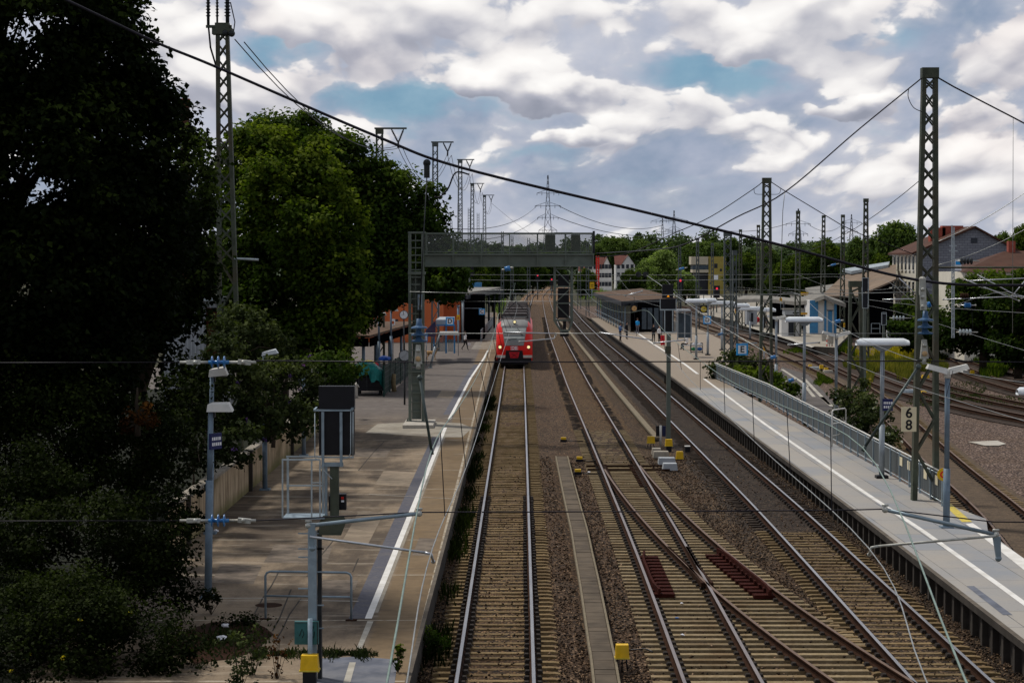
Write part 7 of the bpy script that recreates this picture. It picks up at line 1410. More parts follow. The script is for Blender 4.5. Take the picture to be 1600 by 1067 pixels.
for x, w_, lab in ((1489, 3.2, 'pale lattice pole with a blue white box in front of the grey gable'),):
    t = thing('utility_pole', lab, 'pole', tuple(A(x, 530, 140))); D = 140.0; m = MB(); 
    for sgn in (-1, 1): m.bar(A(x + sgn * 1.6, 528, D), A(x + sgn * 1.6, 355, D) if sgn > 0 else A(x - 1.6, 352, D), .07)
    y = 526
    while y > 360: m.bar(A(x - 1.6, y, D), A(x + 1.6, y - 8, D), .03); y -= 8
    m.bar(A(x - 6, 384, D), A(x + 6, 384, D), .06); m.bar(A(x - 6, 392, D), A(x + 7, 392, D), .06); m.build('shaft', 'galv_light', t); m = MB(); c = A(x + 8, 414, D - .1); m.box(c, (.42, .1, .75)); m.build('box', 'sign_white', t); m = MB(); m.box(c + Vector((0, -.06, .12)), (.34, .02, .22)); m.build('blue_panel', 'sign_blue', t)
# signal tower
st = thing('signal_tower', 'yellow signal tower with beige overhanging windowed cabin', 'tower', tuple(G(1115, 460, 0))); DT = 560.0; m = MB(); sb(m, 1107, 1134, 401, 462, DT, 7); m.build('wall', 'plaster_yellow', st); m = MB(); sb(m, 1080, 1106.5, 401, 413.5, DT - 1, 7); m.build('cabin', 'beige_panel', st); m = MB(); sb(m, 1082, 1106.6, 414, 421, DT - .6, 6); m.build('window', 'glass_blue', st); m = MB(); sb(m, 1082, 1107, 421.4, 426, DT - .8, 6.5); m.build('balcony', 'beige_panel', st)
for x0, x1, y0, y1 in ((1116, 1121, 412, 419), (1125, 1128, 420, 424), (1114, 1122, 430, 437), (1109, 1112, 441, 444)): m = MB(); sb(m, x0, x1, y0, y1, DT - .08, .06); m.build('window', 'window_dark' if y0 != 430 else 'sign_white', st)
m = MB(); sb(m, 1085, 1106, 426.3, 462, DT + 1, 4); m.build('base', 'dark_panel', st)
for i, (x0, x1, ye, yp, yb, D, lab) in enumerate(((934, 956, 420, 402, 452, 640, 'white gabled house with red roof nearest the gantry end'), (962, 992, 414, 399, 452, 680, 'white gabled house with red roof beside the pale tree'), (905, 934, 424, 410, 452, 600, 'grey white house half behind the gantry end and signal cage'))):
    t = thing('gabled_house', lab, 'house', tuple(A((x0 + x1) / 2, yb, D))); a, b = A(x0, ye, D), A(x1, ye, D); p = A((x0 * .35 + x1 * .65), yp, D); L = 10
    m = MB(); m.poly([(a.x, D, 0), (b.x, D, 0), (b.x, D, a.z), (p.x, D, p.z), (p.x - (b.x - p.x), D, a.z), (a.x, D, a.z)]); m.poly([(a.x, D + L, 0), (a.x, D, 0), (a.x, D, a.z), (a.x, D + L, a.z)]); m.build('wall', 'plaster_white', t)
    m = MB(); l = p.x - (b.x - p.x); m.poly([(l - .3, D - .3, a.z - .2), (p.x, D - .3, p.z + .1), (p.x, D + L, p.z + .1), (l - .3, D + L, a.z - .2)]); m.poly([(p.x, D - .3, p.z + .1), (b.x + .3, D - .3, a.z - .2), (b.x + .3, D + L, a.z - .2), (p.x, D + L, p.z + .1)]); m.poly([(a.x - .3, D - .2, a.z + .01), (l, D - .2, a.z + .01), (p.x - .5, D + L * .5, p.z), (a.x - .3, D + L * .5, p.z)]); m.build('roof', 'roof_red', t)
    for fl in range(3):
        for k in range(4): x = lerp(a.x, b.x, (k + .6) / 4.2); m = MB(); m.box((x, D - .04, 2 + fl * 2.6), (.9, .06, 1.3)); m.build('window', 'window_dark', t)
cr = thing('scaffold_tower', 'thin red latticed tower against the white houses', 'tower', tuple(A(933.5, 455, 560))); m = MB(); D = 560.0
for x in (932, 935.5): m.bar(A(x, 455, D), A(x, 400, D), .35)
for y in range(402, 455, 4): m.bar(A(932, y, D), A(935.5, y + 4, D), .2)
m.build('frame', 'red_sign', cr)
for x, y, w_, h_, D, lab, nm in ((1283.5, 573, 6, 6, 140, 'upright yellow yard box, tallest in the row of yellow boxes', 'trackside_box'), (1266, 571, 5, 3, 141, 'flat yellow yard cap leading the row of yellow boxes', 'trackside_box'), (1291, 576, 6, 3.5, 138, 'flat yellow yard box right after the upright one', 'trackside_box'), (1353, 583, 4, 6, 136, 'yellow yard box at the foot of the short stout mast', 'trackside_box'), (1358.5, 594, 8, 5, 131, 'larger yellow yard box low beside the short stout mast', 'trackside_box'), (1446, 588, 12, 5, 134, 'wide yellow yard box seen through the tallest mast', 'trackside_box'), (1519, 581, 6, 5, 140, 'orange yellow yard box at the weedy bank edge', 'trackside_box'), (1443, 612, 8, 3, 122, 'low yellow yard plate seen through the tallest mast', 'trackside_box')):
    D = G(x, y + h_ / 2 + 3, -.2).y; c = A(x, y, D); s = D / F; t = thing(nm, lab, 'trackside box', tuple(c)); m = MB(); m.hexa([c + Vector((sx * w_ * s / 2, sy_ * .2, -h_ * s / 2)) for sx, sy_ in ((-1, -1), (1, -1), (1, 1), (-1, 1))], [c + Vector((sx * w_ * s * .42, sy_ * .16, h_ * s / 2)) for sx, sy_ in ((-1, -1), (1, -1), (1, 1), (-1, 1))]); m.build('housing', 'yellow', t); m = MB(); m.box2((c.x - w_ * s * .3, D - .12, -.3), (c.x + w_ * s * .3, D + .12, c.z - h_ * s / 2 - .002)); m.build('pedestal', 'black', t)
for x, y0, y1, w_, D, mt, lab in ((1274, 573.5, 579, 16, 139, 'galv_light', 'grey turnout machine between the yellow yard boxes'), (1295, 579, 584, 15, 136, 'worn_white', 'pale turnout machine after the yellow yard boxes'), (1420, 610, 615, 20, 122, 'galv_light', 'grey turnout machine left of the tallest mast'), (1509, 580, 584, 10, 141, 'white_paint', 'white turnout machine by the orange yellow yard box')):
    D = G(x, y1, -.25).y; a, b = A(x - w_ / 2, y1, D), A(x + w_ / 2, y0, D); t = thing('point_machine', lab, 'turnout machine', tuple(a)); m = MB(); m.hexa([(a.x, D, -.25), (b.x, D, -.25), (b.x, D + .8, -.25), (a.x, D + .8, -.25)], [(a.x + .04, D + .05, min(.12, max(.0, b.z))), (b.x - .04, D + .05, min(.12, max(.0, b.z))), (b.x - .04, D + .7, min(.12, max(.0, b.z))), (a.x + .04, D + .7, min(.12, max(.0, b.z)))]); m.build('cover', mt, t)
for x0, x1, y0, ym, y1, yf, D, lab in ((1346.5, 1356.5, 434, 457, 481, 600, 112, 'tall framed signal with black boards beside the short stout mast'), (1377, 1385, 488, 490, 507, 545, 160, 'small framed signal with empty work cage before the hall')):
    t = thing('framed_signal', lab, 'railway signal', tuple(A((x0 + x1) / 2, yf, D))); f = lambda m, a, b, c, d, d0, d1: m.box2((A(a, c, D).x, D + d0, A(a, c, D).z), (A(b, d, D).x, D + d1, A(b, d, D).z))
    m = MB(); f(m, x0 + 1, x1 - 1, y0, ym - 1, 0, .2); f(m, x0 + 2, x1 - 1, ym + 1, y1 - 1, 0, .2); m.build('board', 'dark_panel', t); m = MB()
    for xx in (x0, x1 - .6): f(m, xx, xx + .8, y0, y1, -.06, -.01)
    for yy in (y0, ym, y1): f(m, x0, x1, yy, yy + .9, -.066, -.0)
    if D > 150:
        for xx in (1361, 1374.5): f(m, xx, xx + .6, 505, 521, -.05, 0)
        for yy in (505, 513, 520.5): f(m, 1361, 1375.5, yy, yy + .6, -.056, 0)
    m.build('frame', 'galv_light', t); m = MB(); p = A((x0 + x1) / 2, y1, D); m.box2((p.x - .08, D + .02, -.2), (p.x + .08, D + .18, p.z)); m.build('mast', 'gantry_green', t)
t = thing('marker_stone', 'white kilometre stone with dark mark near the tall yellow grass', 'marker post', tuple(A(1388, 530, 222))); m = MB(); a, b = A(1385, 531, 222), A(1391, 516, 222); m.box2((a.x, 222, 0), (b.x, 222.2, b.z)); m.build('stone', 'plaster_white', t); m = MB(); m.box((a.x + .2, 221.99, b.z - .4), (.1, .01, .4)); m.build('marking', 'ink', t)
for k, (x, y) in enumerate(((1292, 545), (1300, 547), (1296, 541))):
    t = thing('barrier_pole', ('red white striped post at the far platform end, nearest the planters', 'red white striped post farthest out on the platform end', 'red white striped post between the other two')[k], 'post', tuple(A(x, y, 195))); p = A(x, y, 195); m = MB()
    for q in range(5): m.m = q % 2; m.tube([(p.x, 195, p.z + q * .2), (p.x, 195, p.z + q * .2 + .2)], .06, 6)
    m.build('shaft', ['white_paint', 'red_sign'], t)
# ---- pylons
def pylon(label, x, yt, D, wb, arms, mt='pylon'):
    s = D / F; t = thing('power_pylon', label, 'pylon', tuple(A(x, 412, D))); top = A(x, yt, D); b = A(x, 412, D); H = top.z; m = MB(); r = .22 * s + .10; w0 = wb * s
    lv = [0, .14, .27, .39, .5, .6, .69, .77, .84, .9, .95, 1.0]; W = lambda f: w0 * ((1 - f) ** 1.15 * .9 + .06)
    for sx in (-1, 1):
        for sy_ in (-1, 1):
            for i in range(len(lv) - 1): m.bar((b.x + sx * W(lv[i]) / 2, D + sy_ * W(lv[i]) / 2, H * lv[i]), (b.x + sx * W(lv[i + 1]) / 2, D + sy_ * W(lv[i + 1]) / 2, H * lv[i + 1]), r * 1.5)
    for i in range(len(lv) - 1):
        for sg2 in (-1, 1): m.bar((b.x - sg2 * W(lv[i]) / 2, D, H * lv[i]), (b.x + sg2 * W(lv[i + 1]) / 2, D, H * lv[i + 1]), r)
    m.build('tower', mt, t)
    for y, half in arms:
        m = MB(); z = A(x, y, D).z; f = z / H; hw = half * s; m.bar((b.x - hw, D, z), (b.x + hw, D, z), r * 1.2)
        for sg2 in (-1, 1): m.bar((b.x + sg2 * hw, D, z), (b.x + sg2 * W(f) / 2, D, z + 5.5 * s), r); m.bar((b.x + sg2 * hw * .55, D, z), (b.x + sg2 * hw * .55, D, z + 2.6 * s), r * .8)
        m.build('crossarm', mt, t)
        for sg2 in (-1, -.55, .55, 1): m = MB(); m.bar((b.x + sg2 * hw, D, z), (b.x + sg2 * hw, D, z - 3.5 * s), r * 1.3); m.build('insulator', mt, t)
    return t
pylon('tallest power pylon with three cross arms, right above the gantry', 856, 274, 1000, 22, ((302, 17), (322, 20), (340, 16), (360, 14))); pylon('power pylon above the pale tree with two drooping arms', 1053, 329, 1500, 16, ((345, 22), (360, 14))); pylon('power pylon with wide arms behind a thin lattice mast', 1247, 326, 1400, 20, ((350, 19), (366, 15))); pylon('faint slim pylon to the side of the lattice mast by the old hall', 1330, 335, 1900, 14, ((348, 16), (362, 10))); pylon('faintest pylon half hidden, left of the one above the pale tree', 1035, 341, 1900, 12, ((346, 18), (362, 16)))
for i, (p, q, lab) in enumerate((((839, 322, 1000), (560, 330, 300), 'power line from the tallest pylon passing over the V insulator masts'), ((873, 322, 1000), (1036, 352, 1500), 'power line between the two pylons, upper strand'), ((872, 340, 1000), (1064, 360, 1500), 'power line between the two pylons, lower strand'), ((1072, 346, 1500), (1230, 350, 1400), 'power line between the pale tree pylon and the wide armed one'), ((1262, 350, 1400), (1318, 349, 1900), 'power line from the wide armed pylon to the faint one'), ((842, 340, 1000), (600, 352, 400), 'lower power line from the tallest pylon over the gantry railing'))):
    wire(lab, sag(A(*p), A(*q), 6), .16 if p[2] > 500 and q[2] > 500 else .09, 'wire', 'power_line', 'cable', 4)
# ================================================================== people and dog
def skin_body(name, parent, chains, matfn, mats, lvl=1):
    bm = bmesh.new(); lay = None; vs = {}; edges = []; rad = []
    me = bpy.data.meshes.new(name); V = []; Ed = []; Rr = []
    for ch in chains:
        prev = None
        for key, co, r in ch:
            if key not in vs: vs[key] = len(V); V.append(co); Rr.append(r)
            if prev is not None and (prev, vs[key]) not in Ed: Ed.append((prev, vs[key]))
            prev = vs[key]
    bm.free(); me.from_pydata(V, Ed, []); o = bpy.data.objects.new(name, me); COL.objects.link(o); md = o.modifiers.new('s', 'SKIN')
    for i, r in enumerate(Rr): me.skin_vertices[0].data[i].radius = r if isinstance(r, tuple) else (r, r); me.skin_vertices[0].data[i].use_root = (i == 0)
    ss = o.modifiers.new('u', 'SUBSURF'); ss.levels = lvl; ss.render_levels = lvl; bpy.context.view_layer.update()
    m2 = bpy.data.meshes.new_from_object(o.evaluated_get(bpy.context.evaluated_depsgraph_get())); bpy.data.objects.remove(o); m2.materials.clear()
    for k in mats: m2.materials.append(M[k])
    for p in m2.polygons: p.material_index = matfn(p.center); p.use_smooth = True
    r = bpy.data.objects.new(name, m2); COL.objects.link(r); r.parent = parent; return r
def person(label, loc, h, rz, top, trou, hair, stride=.0, seated=False, bag=None, armf=.1, longhair=False):
    t = thing('person', label, 'person', tuple(loc), rz=rz); k = h / 1.72
    S_ = lambda x, y, z: (x * k, y * k, z * k)
    hz = .92 if not seated else .50
    dz = hz - .92
    def leg(sg, f):
        if seated: return [('pel', S_(0, 0, hz), (.15 * k, .11 * k)), ('h%d' % sg, S_(sg * .09, -.02, hz - .02), .085 * k), ('k%d' % sg, S_(sg * .11, -.42, hz + .0), .062 * k), ('a%d' % sg, S_(sg * .11, -.46, .09), .04 * k), ('t%d' % sg, S_(sg * .12, -.62, .04), (.045 * k, .03 * k))]
        return [('pel', S_(0, 0, hz), (.15 * k, .11 * k)), ('h%d' % sg, S_(sg * .09, 0, .86), .09 * k), ('k%d' % sg, S_(sg * .095, -f * .22 - .04, .48), .062 * k), ('a%d' % sg, S_(sg * .095, -f * .45 + (.14 if f < 0 else 0), .09 + (.06 if f < 0 else 0)), .04 * k), ('t%d' % sg, S_(sg * .10, -f * .45 - .14 + (.14 if f < 0 else 0), .035 + (.02 if f < 0 else 0)), (.045 * k, .03 * k))]
    def arm(sg, f): return [('che', S_(0, 0, 1.28 + dz), (.17 * k, .11 * k)), ('s%d' % sg, S_(sg * .19, 0, 1.39 + dz), .055 * k), ('e%d' % sg, S_(sg * .235, -f * .12 + .02, 1.12 + dz), .042 * k), ('w%d' % sg, S_(sg * .22, -f * .35 - .05, .90 + dz + abs(f) * .1), .03 * k), ('f%d' % sg, S_(sg * .21, -f * .40 - .08, .80 + dz + abs(f) * .12), (.035 * k, .02 * k))]
    chains = [[('pel', S_(0, 0, hz), (.15 * k, .11 * k)), ('wai', S_(0, 0, 1.08 + dz), (.135 * k, .10 * k)), ('che', S_(0, 0, 1.28 + dz), (.17 * k, .11 * k)), ('nec', S_(0, -.01, 1.46 + dz), .055 * k), ('jaw', S_(0, -.035, 1.54 + dz), (.068 * k, .075 * k)), ('hea', S_(0, -.02, 1.63 + dz), (.075 * k, .09 * k)), ('cro', S_(0, -.01, 1.69 + dz), .05 * k)], leg(-1, stride), leg(1, -stride), arm(-1, -stride - armf), arm(1, stride + armf)]
    def mf(c):
        z = c.z / k - dz
        if seated and c.y < -.2 * k: return 1 if c.z > .1 * k and abs(c.x) < .19 * k else 3
        if z > 1.455: return 2
        if abs(c.x) > .2 * k and z < 1.02: return 2
        if c.z < .10 * k: return 3
        return 0 if z > .96 else 1
    skin_body('body', t, chains, mf, [top, trou, 'skin', 'black'])
    m = MB(); m.ball(S_(0, .012, 1.655 + dz), .098 * k, 10, 1.0)
    if longhair: m.tube([S_(0, .05, 1.66 + dz), S_(0, .085, 1.5 + dz), S_(0, .09, 1.36 + dz)], [.08 * k, .085 * k, .05 * k], 8)
    m.build('hair', hair, t)
    return t
pw = G(727, 547, PZ)
person('walking woman in white top and dark trousers with pale handbag on the near platform', pw, 1.62, math.radians(120), 'cloth_white', 'cloth_black', 'hair_brown', .45, longhair=True)
t = thing('handbag', 'pale handbag carried by the walking woman', 'bag', tuple(pw + Vector((.34, -.1, .62)))); p = pw + Vector((.34, -.1, .55)); m = MB(); m.hexa([p + Vector(v) for v in ((-.14, -.05, -.14), (.14, -.05, -.14), (.14, .05, -.14), (-.14, .05, -.14))], [p + Vector(v) for v in ((-.11, -.03, .12), (.11, -.03, .12), (.11, .03, .12), (-.11, .03, .12))]); m.build('body', 'cloth_white', t); m = MB(); m.tube(catmull([p + Vector((-.09, 0, .12)), p + Vector((-.06, 0, .3)), p + Vector((.06, 0, .3)), p + Vector((.09, 0, .12))], 4), .012, 5); m.build('strap', 'hair_brown', t)
person('standing person in dark blue by the first blue posts of the island hall', G(969, 533, PZ), 1.75, 2.0, 'cloth_blue', 'cloth_black', 'hair_brown'); person('standing person in black next to the one in dark blue', G(979, 530, PZ), 1.72, 1.0, 'cloth_black', 'cloth_black', 'ink'); person('person with light blue shirt inside the island hall shade', G(996, 522, PZ), 1.7, 2.6, 'sign_blue', 'cloth_grey', 'hair_brown'); person('person in black coat before the hall windows', G(1021, 535, PZ), 1.75, .4, 'cloth_black', 'cloth_black', 'ink')
person('person in white shirt standing at the red suitcase', G(1030, 537, PZ), 1.7, .8, 'cloth_white', 'cloth_black', 'hair_brown')
t = thing('suitcase', 'upright bright red suitcase beside the white shirted person', 'suitcase', tuple(G(1035.5, 540, PZ))); p = G(1035.5, 540, PZ); m = MB(); m.hexa([p + Vector(v) for v in ((-.19, -.14, .06), (.19, -.14, .06), (.19, .14, .06), (-.19, .14, .06))], [p + Vector(v) for v in ((-.17, -.12, .95), (.17, -.12, .95), (.17, .12, .95), (-.17, .12, .95))]); m.build('body', 'cloth_red', t); m = MB(); m.tube([p + Vector((-.12, 0, .95)), p + Vector((-.12, 0, 1.2)), p + Vector((.12, 0, 1.2)), p + Vector((.12, 0, .95))], .015, 5); m.build('handle', 'dark_steel', t)
for sx in (-.13, .13): m = MB(); m.lathe(p + Vector((sx, 0, .03)), (1, 0, 0), [(-.02, .035), (.02, .035)], 8); m.build('wheel', 'black', t)
person('seated person in patterned white top and black skirt on the bench', G(1073, 546, PZ), 1.8, math.radians(-70), 'cloth_white', 'cloth_black', 'cloth_red', seated=True)
person('person with white shirt and red bag before the grey waiting shelter', G(1176, 512, PZ), 1.75, .5, 'cloth_white', 'cloth_black', 'hair_brown', .2)
t = thing('shoulder_bag', 'large bright red bag held before the grey waiting shelter', 'bag', tuple(G(1182, 512, PZ))); p = G(1182.5, 512, PZ) + Vector((0, -.1, .95)); m = MB(); m.ball(p, .38, 10, .9); m.build('body', 'cloth_red', t); m = MB(); m.tube([p + Vector((-.2, 0, .25)), p + Vector((-.1, 0, .55)), p + Vector((.1, 0, .3))], .02, 5); m.build('strap', 'black', t)
person('person in grey beside a stroller near the tapered mast', G(1198, 516, PZ), 1.7, 1.2, 'cloth_grey', 'cloth_black', 'hair_brown')
t = thing('dog_figure', 'tan dog statue-like shape standing on the platform by the blue shelter', 'dog', tuple(G(672, 566, PZ)))
p = G(669, 563, PZ); k = .95
dg = [[('b1', (0, 0, .62), (.13, .15)), ('b2', (.28, 0, .60), (.12, .13)), ('b3', (.52, 0, .63), (.14, .16)), ('n', (.68, 0, .80), .08), ('h', (.76, 0, .95), .08), ('m', (.90, 0, .92), .045)], [('b1', 0, 0), ('t', (-.18, 0, .72), .025), ('t2', (-.32, 0, .82), .015)]]
for nm, bx_, sy_ in (('fl', 'b3', -.09), ('fr', 'b3', .09)): dg.append([(bx_, 0, 0), (nm + '1', (.52, sy_, .42), .05), (nm + '2', (.53, sy_, .2), .032), (nm + '3', (.55, sy_, .03), .035)])
for nm, bx_, sy_ in (('rl', 'b1', -.09), ('rr', 'b1', .09)): dg.append([(bx_, 0, 0), (nm + '1', (.04, sy_, .42), .07), (nm + '2', (-.10, sy_, .24), .035), (nm + '3', (-.06, sy_, .03), .035)])
t.location = p; ORG[t.name] = (0, 0, 0); skin_body('body', t, dg, lambda c: 0, ['dog_tan'])
t['label'] = 'tan dog standing on the near platform between gantry leg and blue shelter'; t.name = 'dog'
# ================================================================== sky, sun, camera
w = bpy.data.worlds.new('World'); SC.world = w; w.use_nodes = True; nt = w.node_tree; nt.nodes.clear(); t = NT(nt)
SUN_EL, SUN_AZ = math.radians(58), math.radians(-50)
sky = t.n('ShaderNodeTexSky', sky_type='NISHITA'); sky.sun_disc = False; sky.sun_elevation = SUN_EL; sky.sun_rotation = SUN_AZ; sky.air_density = 1.2; sky.dust_density = 1.5
tc = t.n('ShaderNodeTexCoord'); sp = t.n('ShaderNodeSeparateXYZ'); t.l(tc.outputs['Generated'], sp.inputs[0])
u = t.math('ARCTAN2', sp.outputs[0], sp.outputs[1]); v = t.math('ARCSINE', sp.outputs[2]); va = t.math('MAXIMUM', v, 0.0)
den = t.math('ADD', va, .055)
cuv = t.n('ShaderNodeCombineXYZ'); t.l(u, cuv.inputs[0]); t.l(v, cuv.inputs[1]); UV0 = cuv.outputs[0]
def vm(op, a, b):
    nd = t.n('ShaderNodeVectorMath', operation=op)
    for i, q in enumerate((a, b)):
        if isinstance(q, tuple): nd.inputs[i].default_value = q
        else: t.l(q, nd.inputs[i])
    return nd
def pvec(dv=0.0, k=1.0):
    dd = t.math('ADD', den, dv); cx = t.n('ShaderNodeCombineXYZ'); t.l(t.math('ADD', t.math('DIVIDE', u, t.math('MULTIPLY', t.math('POWER', dd, .35), .44)), k * 7.3), cx.inputs[0]); t.l(t.math('MULTIPLY', t.math('POWER', dd, .4), 5.4), cx.inputs[1]); return cx.outputs[0]
wz = t.n('ShaderNodeTexNoise', noise_dimensions='2D'); wz.inputs['Scale'].default_value = 26.0; wz.inputs['Detail'].default_value = 4; t.l(vm('MULTIPLY', UV0, (1.0, 1.8, 0)).outputs[0], wz.inputs['Vector'])
UV = vm('ADD', UV0, vm('MULTIPLY', vm('SUBTRACT', wz.outputs['Color'], (.5, .5, .5)).outputs[0], (.045, .026, 0)).outputs[0]).outputs[0]
def blobs(lst, grad=False):
    tot = None; gt = None
    for x, y, rx, ry, amp in lst:
        d = vm('MULTIPLY', vm('SUBTRACT', UV, ((x - 800) / F, (412 - y) / F, 0)).outputs[0], (F / rx * .62, F / ry * .62, 0)).outputs[0]
        r = t.math('SUBTRACT', 1.0, vm('DOT_PRODUCT', d, d).outputs['Value'], None, True); g = t.math('MULTIPLY', r, r)
        tot = t.math('MULTIPLY', g, amp) if tot is None else t.math('MULTIPLY_ADD', g, amp, tot)
        if grad and amp > 0:
            sp_ = t.n('ShaderNodeSeparateXYZ'); t.l(d, sp_.inputs[0]); q = t.math('MULTIPLY', r, sp_.outputs[1]); gt = t.math('MULTIPLY', q, amp * 60.0 / ry) if gt is None else t.math('MULTIPLY_ADD', q, amp * 60.0 / ry, gt)
    return (tot, gt) if grad else tot
def n2(vec, scale, detail, rough=.5): return t.noise(vec, scale, detail, rough, '2D').outputs[0]
def vor(vec, scale):
    nd = t.n('ShaderNodeTexVoronoi', voronoi_dimensions='2D', feature='SMOOTH_F1' if scale < 20 else 'F1'); nd.inputs['Scale'].default_value = scale; [setattr(nd.inputs['Smoothness'], 'default_value', .35) for _ in (0,) if scale < 20]; t.l(vec, nd.inputs['Vector']); return nd.outputs['Distance']
CUM = [(880, 212, 46, 16, .16), (935, 235, 70, 20, .14), (1195, 205, 44, 22, .17), (1330, 180, 46, 22, .18), (1540, 185, 60, 24, .16), (730, 190, 60, 16, .12), (1290, 275, 70, 22, .10), (1400, 165, 40, 18, .12), (1120, 270, 80, 16, .10), (1490, 190, 40, 22, .12), (1590, 60, 46, 40, .18), (600, 45, 130, 55, .20), (760, 40, 70, 38, .16), (545, 72, 60, 40, .16), (800, 122, 90, 42, .30), (720, 128, 42, 34, .18), (900, 148, 70, 24, .18), (430, 22, 60, 48, .16), (455, 140, 80, 40, .20), (330, 125, 70, 55, .22), (260, 110, 60, 50, .15), (1250, 45, 110, 55, .24), (1180, 88, 70, 32, .18), (1000, 30, 120, 50, .15), (1340, 120, 80, 55, .16), (1540, 100, 80, 60, .2), (1100, 180, 70, 36, .14), (890, 210, 110, 24, .10), (1370, 230, 100, 40, .16), (1190, 245, 60, 18, .12), (1500, 255, 100, 45, .12), (1010, 125, 36, 50, .10), (1120, 50, 80, 40, .15), (1300, 170, 60, 24, .1), (1420, 310, 120, 30, .06), (900, 270, 60, 30, .06),
       (640, 165, 105, 36, -.40), (1105, 118, 110, 24, -.30), (500, 100, 40, 26, -.2), (1400, 62, 70, 36, -.22), (420, 80, 60, 22, -.2), (960, 75, 40, 30, -.08), (800, 250, 220, 24, -.10), (800, 320, 260, 40, -.10), (1250, 150, 90, 14, -.16), (1560, 30, 80, 30, -.15), (1080, 270, 120, 30, -.08)]
HOLE = [(635, 160, 125, 44, 1.3), (1105, 118, 130, 40, 1.15), (470, 80, 70, 34, .6), (770, 78, 46, 18, .55), (420, 75, 40, 22, .5), (1395, 60, 70, 35, .32), (760, 238, 130, 16, .4), (900, 172, 120, 9, .45), (1080, 280, 130, 14, .3), (1420, 205, 90, 9, .3), (930, 320, 200, 10, .2)]
BL, BG = blobs(CUM, True)
def field(dv=0.0):
    p0 = pvec(dv, 1.0); wn = t.n('ShaderNodeTexNoise', noise_dimensions='2D'); wn.inputs['Scale'].default_value = 5.0; wn.inputs['Detail'].default_value = 2; t.l(p0, wn.inputs['Vector'])
    p1 = vm('ADD', p0, vm('MULTIPLY', vm('SUBTRACT', wn.outputs['Color'], (.5, .5, .5)).outputs[0], (.12, .10, 0)).outputs[0]).outputs[0]
    a = n2(p1, 1.8, 3); f = t.math('MULTIPLY', a, .50)
    for sc, am in ((4.6, -.25), (10.5, -.14)): f = t.math('MULTIPLY_ADD', vor(p1, sc), am, f)
    co_ = t.math('ADD', f, .42)
    if dv: return co_
    f = t.math('MULTIPLY_ADD', vor(p1, 24.0), -.075, f); f = t.math('MULTIPLY_ADD', n2(p1, 36.0, 3, .6), .07, f)
    return t.math('ADD', f, .403), co_
g0, gc = field(0.0); g1 = field(.0075); f0 = t.math('ADD', g0, BL)
cov = t.smooth(f0, .525, .585); soft = t.math('MULTIPLY', t.smooth(f0, .40, .60), .42)
grad = t.math('ADD', t.math('MULTIPLY', t.math('ADD', t.math('SUBTRACT', gc, g1), t.math('MULTIPLY', t.math('SUBTRACT', g0, gc), .28)), 2.3), t.math('MULTIPLY', BG, 1.7))
lit = t.math('ADD', grad, t.math('ADD', .58, t.math('MULTIPLY', t.math('SUBTRACT', f0, .62), .35)), None, True)
ccol = t.ramp(lit, [(.0, (.29, .31, .38)), (.28, (.43, .44, .51)), (.50, (.66, .65, .68)), (.72, (.92, .895, .88)), (1.0, (1.06, 1.04, 1.01))])
warmn = n2(pvec(0, 12.0), 1.1, 3)
ccol = t.mix(t.math('MULTIPLY', t.smooth(warmn, .5, .7), .5), ccol, t.mix(1.0, ccol, (1.0, .93, .91), 'MULTIPLY'))
hz = n2(pvec(0, 9.0), 1.7, 5, .58); hz2 = n2(pvec(0, 21.0), 4.0, 5, .6)
grey = t.ramp(t.math('ADD', t.math('MULTIPLY', hz, .65), t.math('MULTIPLY', hz2, .35)), [(.36, (.22, .30, .43)), (.5, (.37, .42, .545)), (.66, (.55, .575, .67))])
hol = t.math('MULTIPLY', t.smooth(t.math('SUBTRACT', t.math('ADD', blobs(HOLE), t.math('MULTIPLY', t.math('SUBTRACT', hz2, .5), 1.6)), t.math('MULTIPLY', t.math('SUBTRACT', hz, .5), .4)), .15, 1.0), .9)
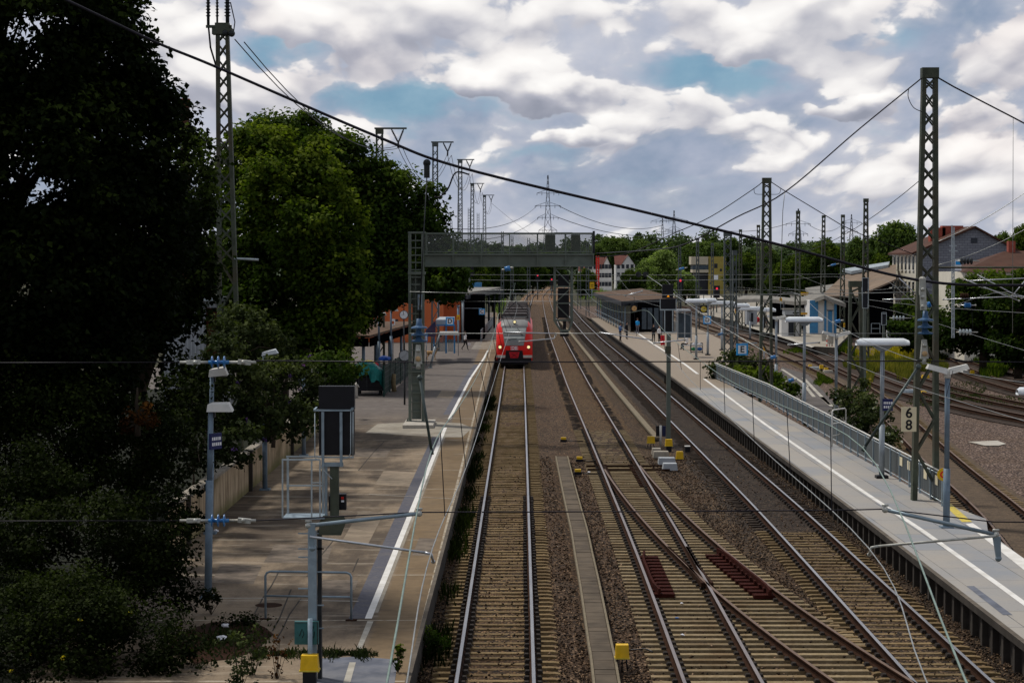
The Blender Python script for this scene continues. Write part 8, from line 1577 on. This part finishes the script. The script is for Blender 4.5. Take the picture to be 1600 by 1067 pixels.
bluec = t.mix(t.smooth(hz2, .3, .7), (.10, .29, .47), (.20, .39, .55))
nish = t.mix(1.0, sky.outputs[0], (.10, .10, .10), 'MULTIPLY')
base = t.mix(hol, grey, t.mix(.15, bluec, nish))
hor = t.smooth(v, .05, .004); base = t.mix(t.math('MULTIPLY', hor, .65), base, (.56, .58, .665)); base = t.mix(.04, base, nish)
base = t.mix(soft, base, t.mix(t.smooth(lit, .3, .8), (.56, .555, .60), (.80, .775, .775)))
c = t.mix(t.math('MULTIPLY', cov, t.math('SUBTRACT', .95, t.math('MULTIPLY', hor, .35))), base, ccol)
up = t.smooth(v, .16, .5); c = t.mix(t.math('MULTIPLY', up, .85), c, (.40, .42, .47))
c = t.mix(t.smooth(v, .0, -.02), c, (.09, .085, .07))
bg = t.n('ShaderNodeBackground'); t.l(c, bg.inputs[0]); bg.inputs[1].default_value = 1.0
wo = t.n('ShaderNodeOutputWorld'); t.l(bg.outputs[0], wo.inputs[0]); w.cycles.sampling_method = 'MANUAL'; w.cycles.sample_map_resolution = 256
ld = bpy.data.lights.new('sun', 'SUN'); ld.energy = 2.9; ld.angle = math.radians(7); ld.color = (1, .95, .87); lo = bpy.data.objects.new('sun', ld); COL.objects.link(lo)
sd = Vector((math.sin(SUN_AZ) * math.cos(SUN_EL), math.cos(SUN_AZ) * math.cos(SUN_EL), math.sin(SUN_EL))); lo.rotation_euler = sd.to_track_quat('Z', 'Y').to_euler()
cam = bpy.data.cameras.new('camera'); cam.lens = 75; cam.sensor_width = 36; cam.sensor_fit = 'HORIZONTAL'; cam.clip_start = .5; cam.clip_end = 12000
co = bpy.data.objects.new('camera', cam); COL.objects.link(co); co.location = (0, 0, CZ); co.rotation_euler = (math.pi / 2 - PITCH, 0, 0); SC.camera = co
SC.view_settings.view_transform = 'Standard'; SC.view_settings.look = 'None'; SC.view_settings.exposure = 0; SC.view_settings.gamma = 1
SC.cycles.max_bounces = 6; SC.cycles.transparent_max_bounces = 16; SC.cycles.diffuse_bounces = 3; SC.cycles.glossy_bounces = 3
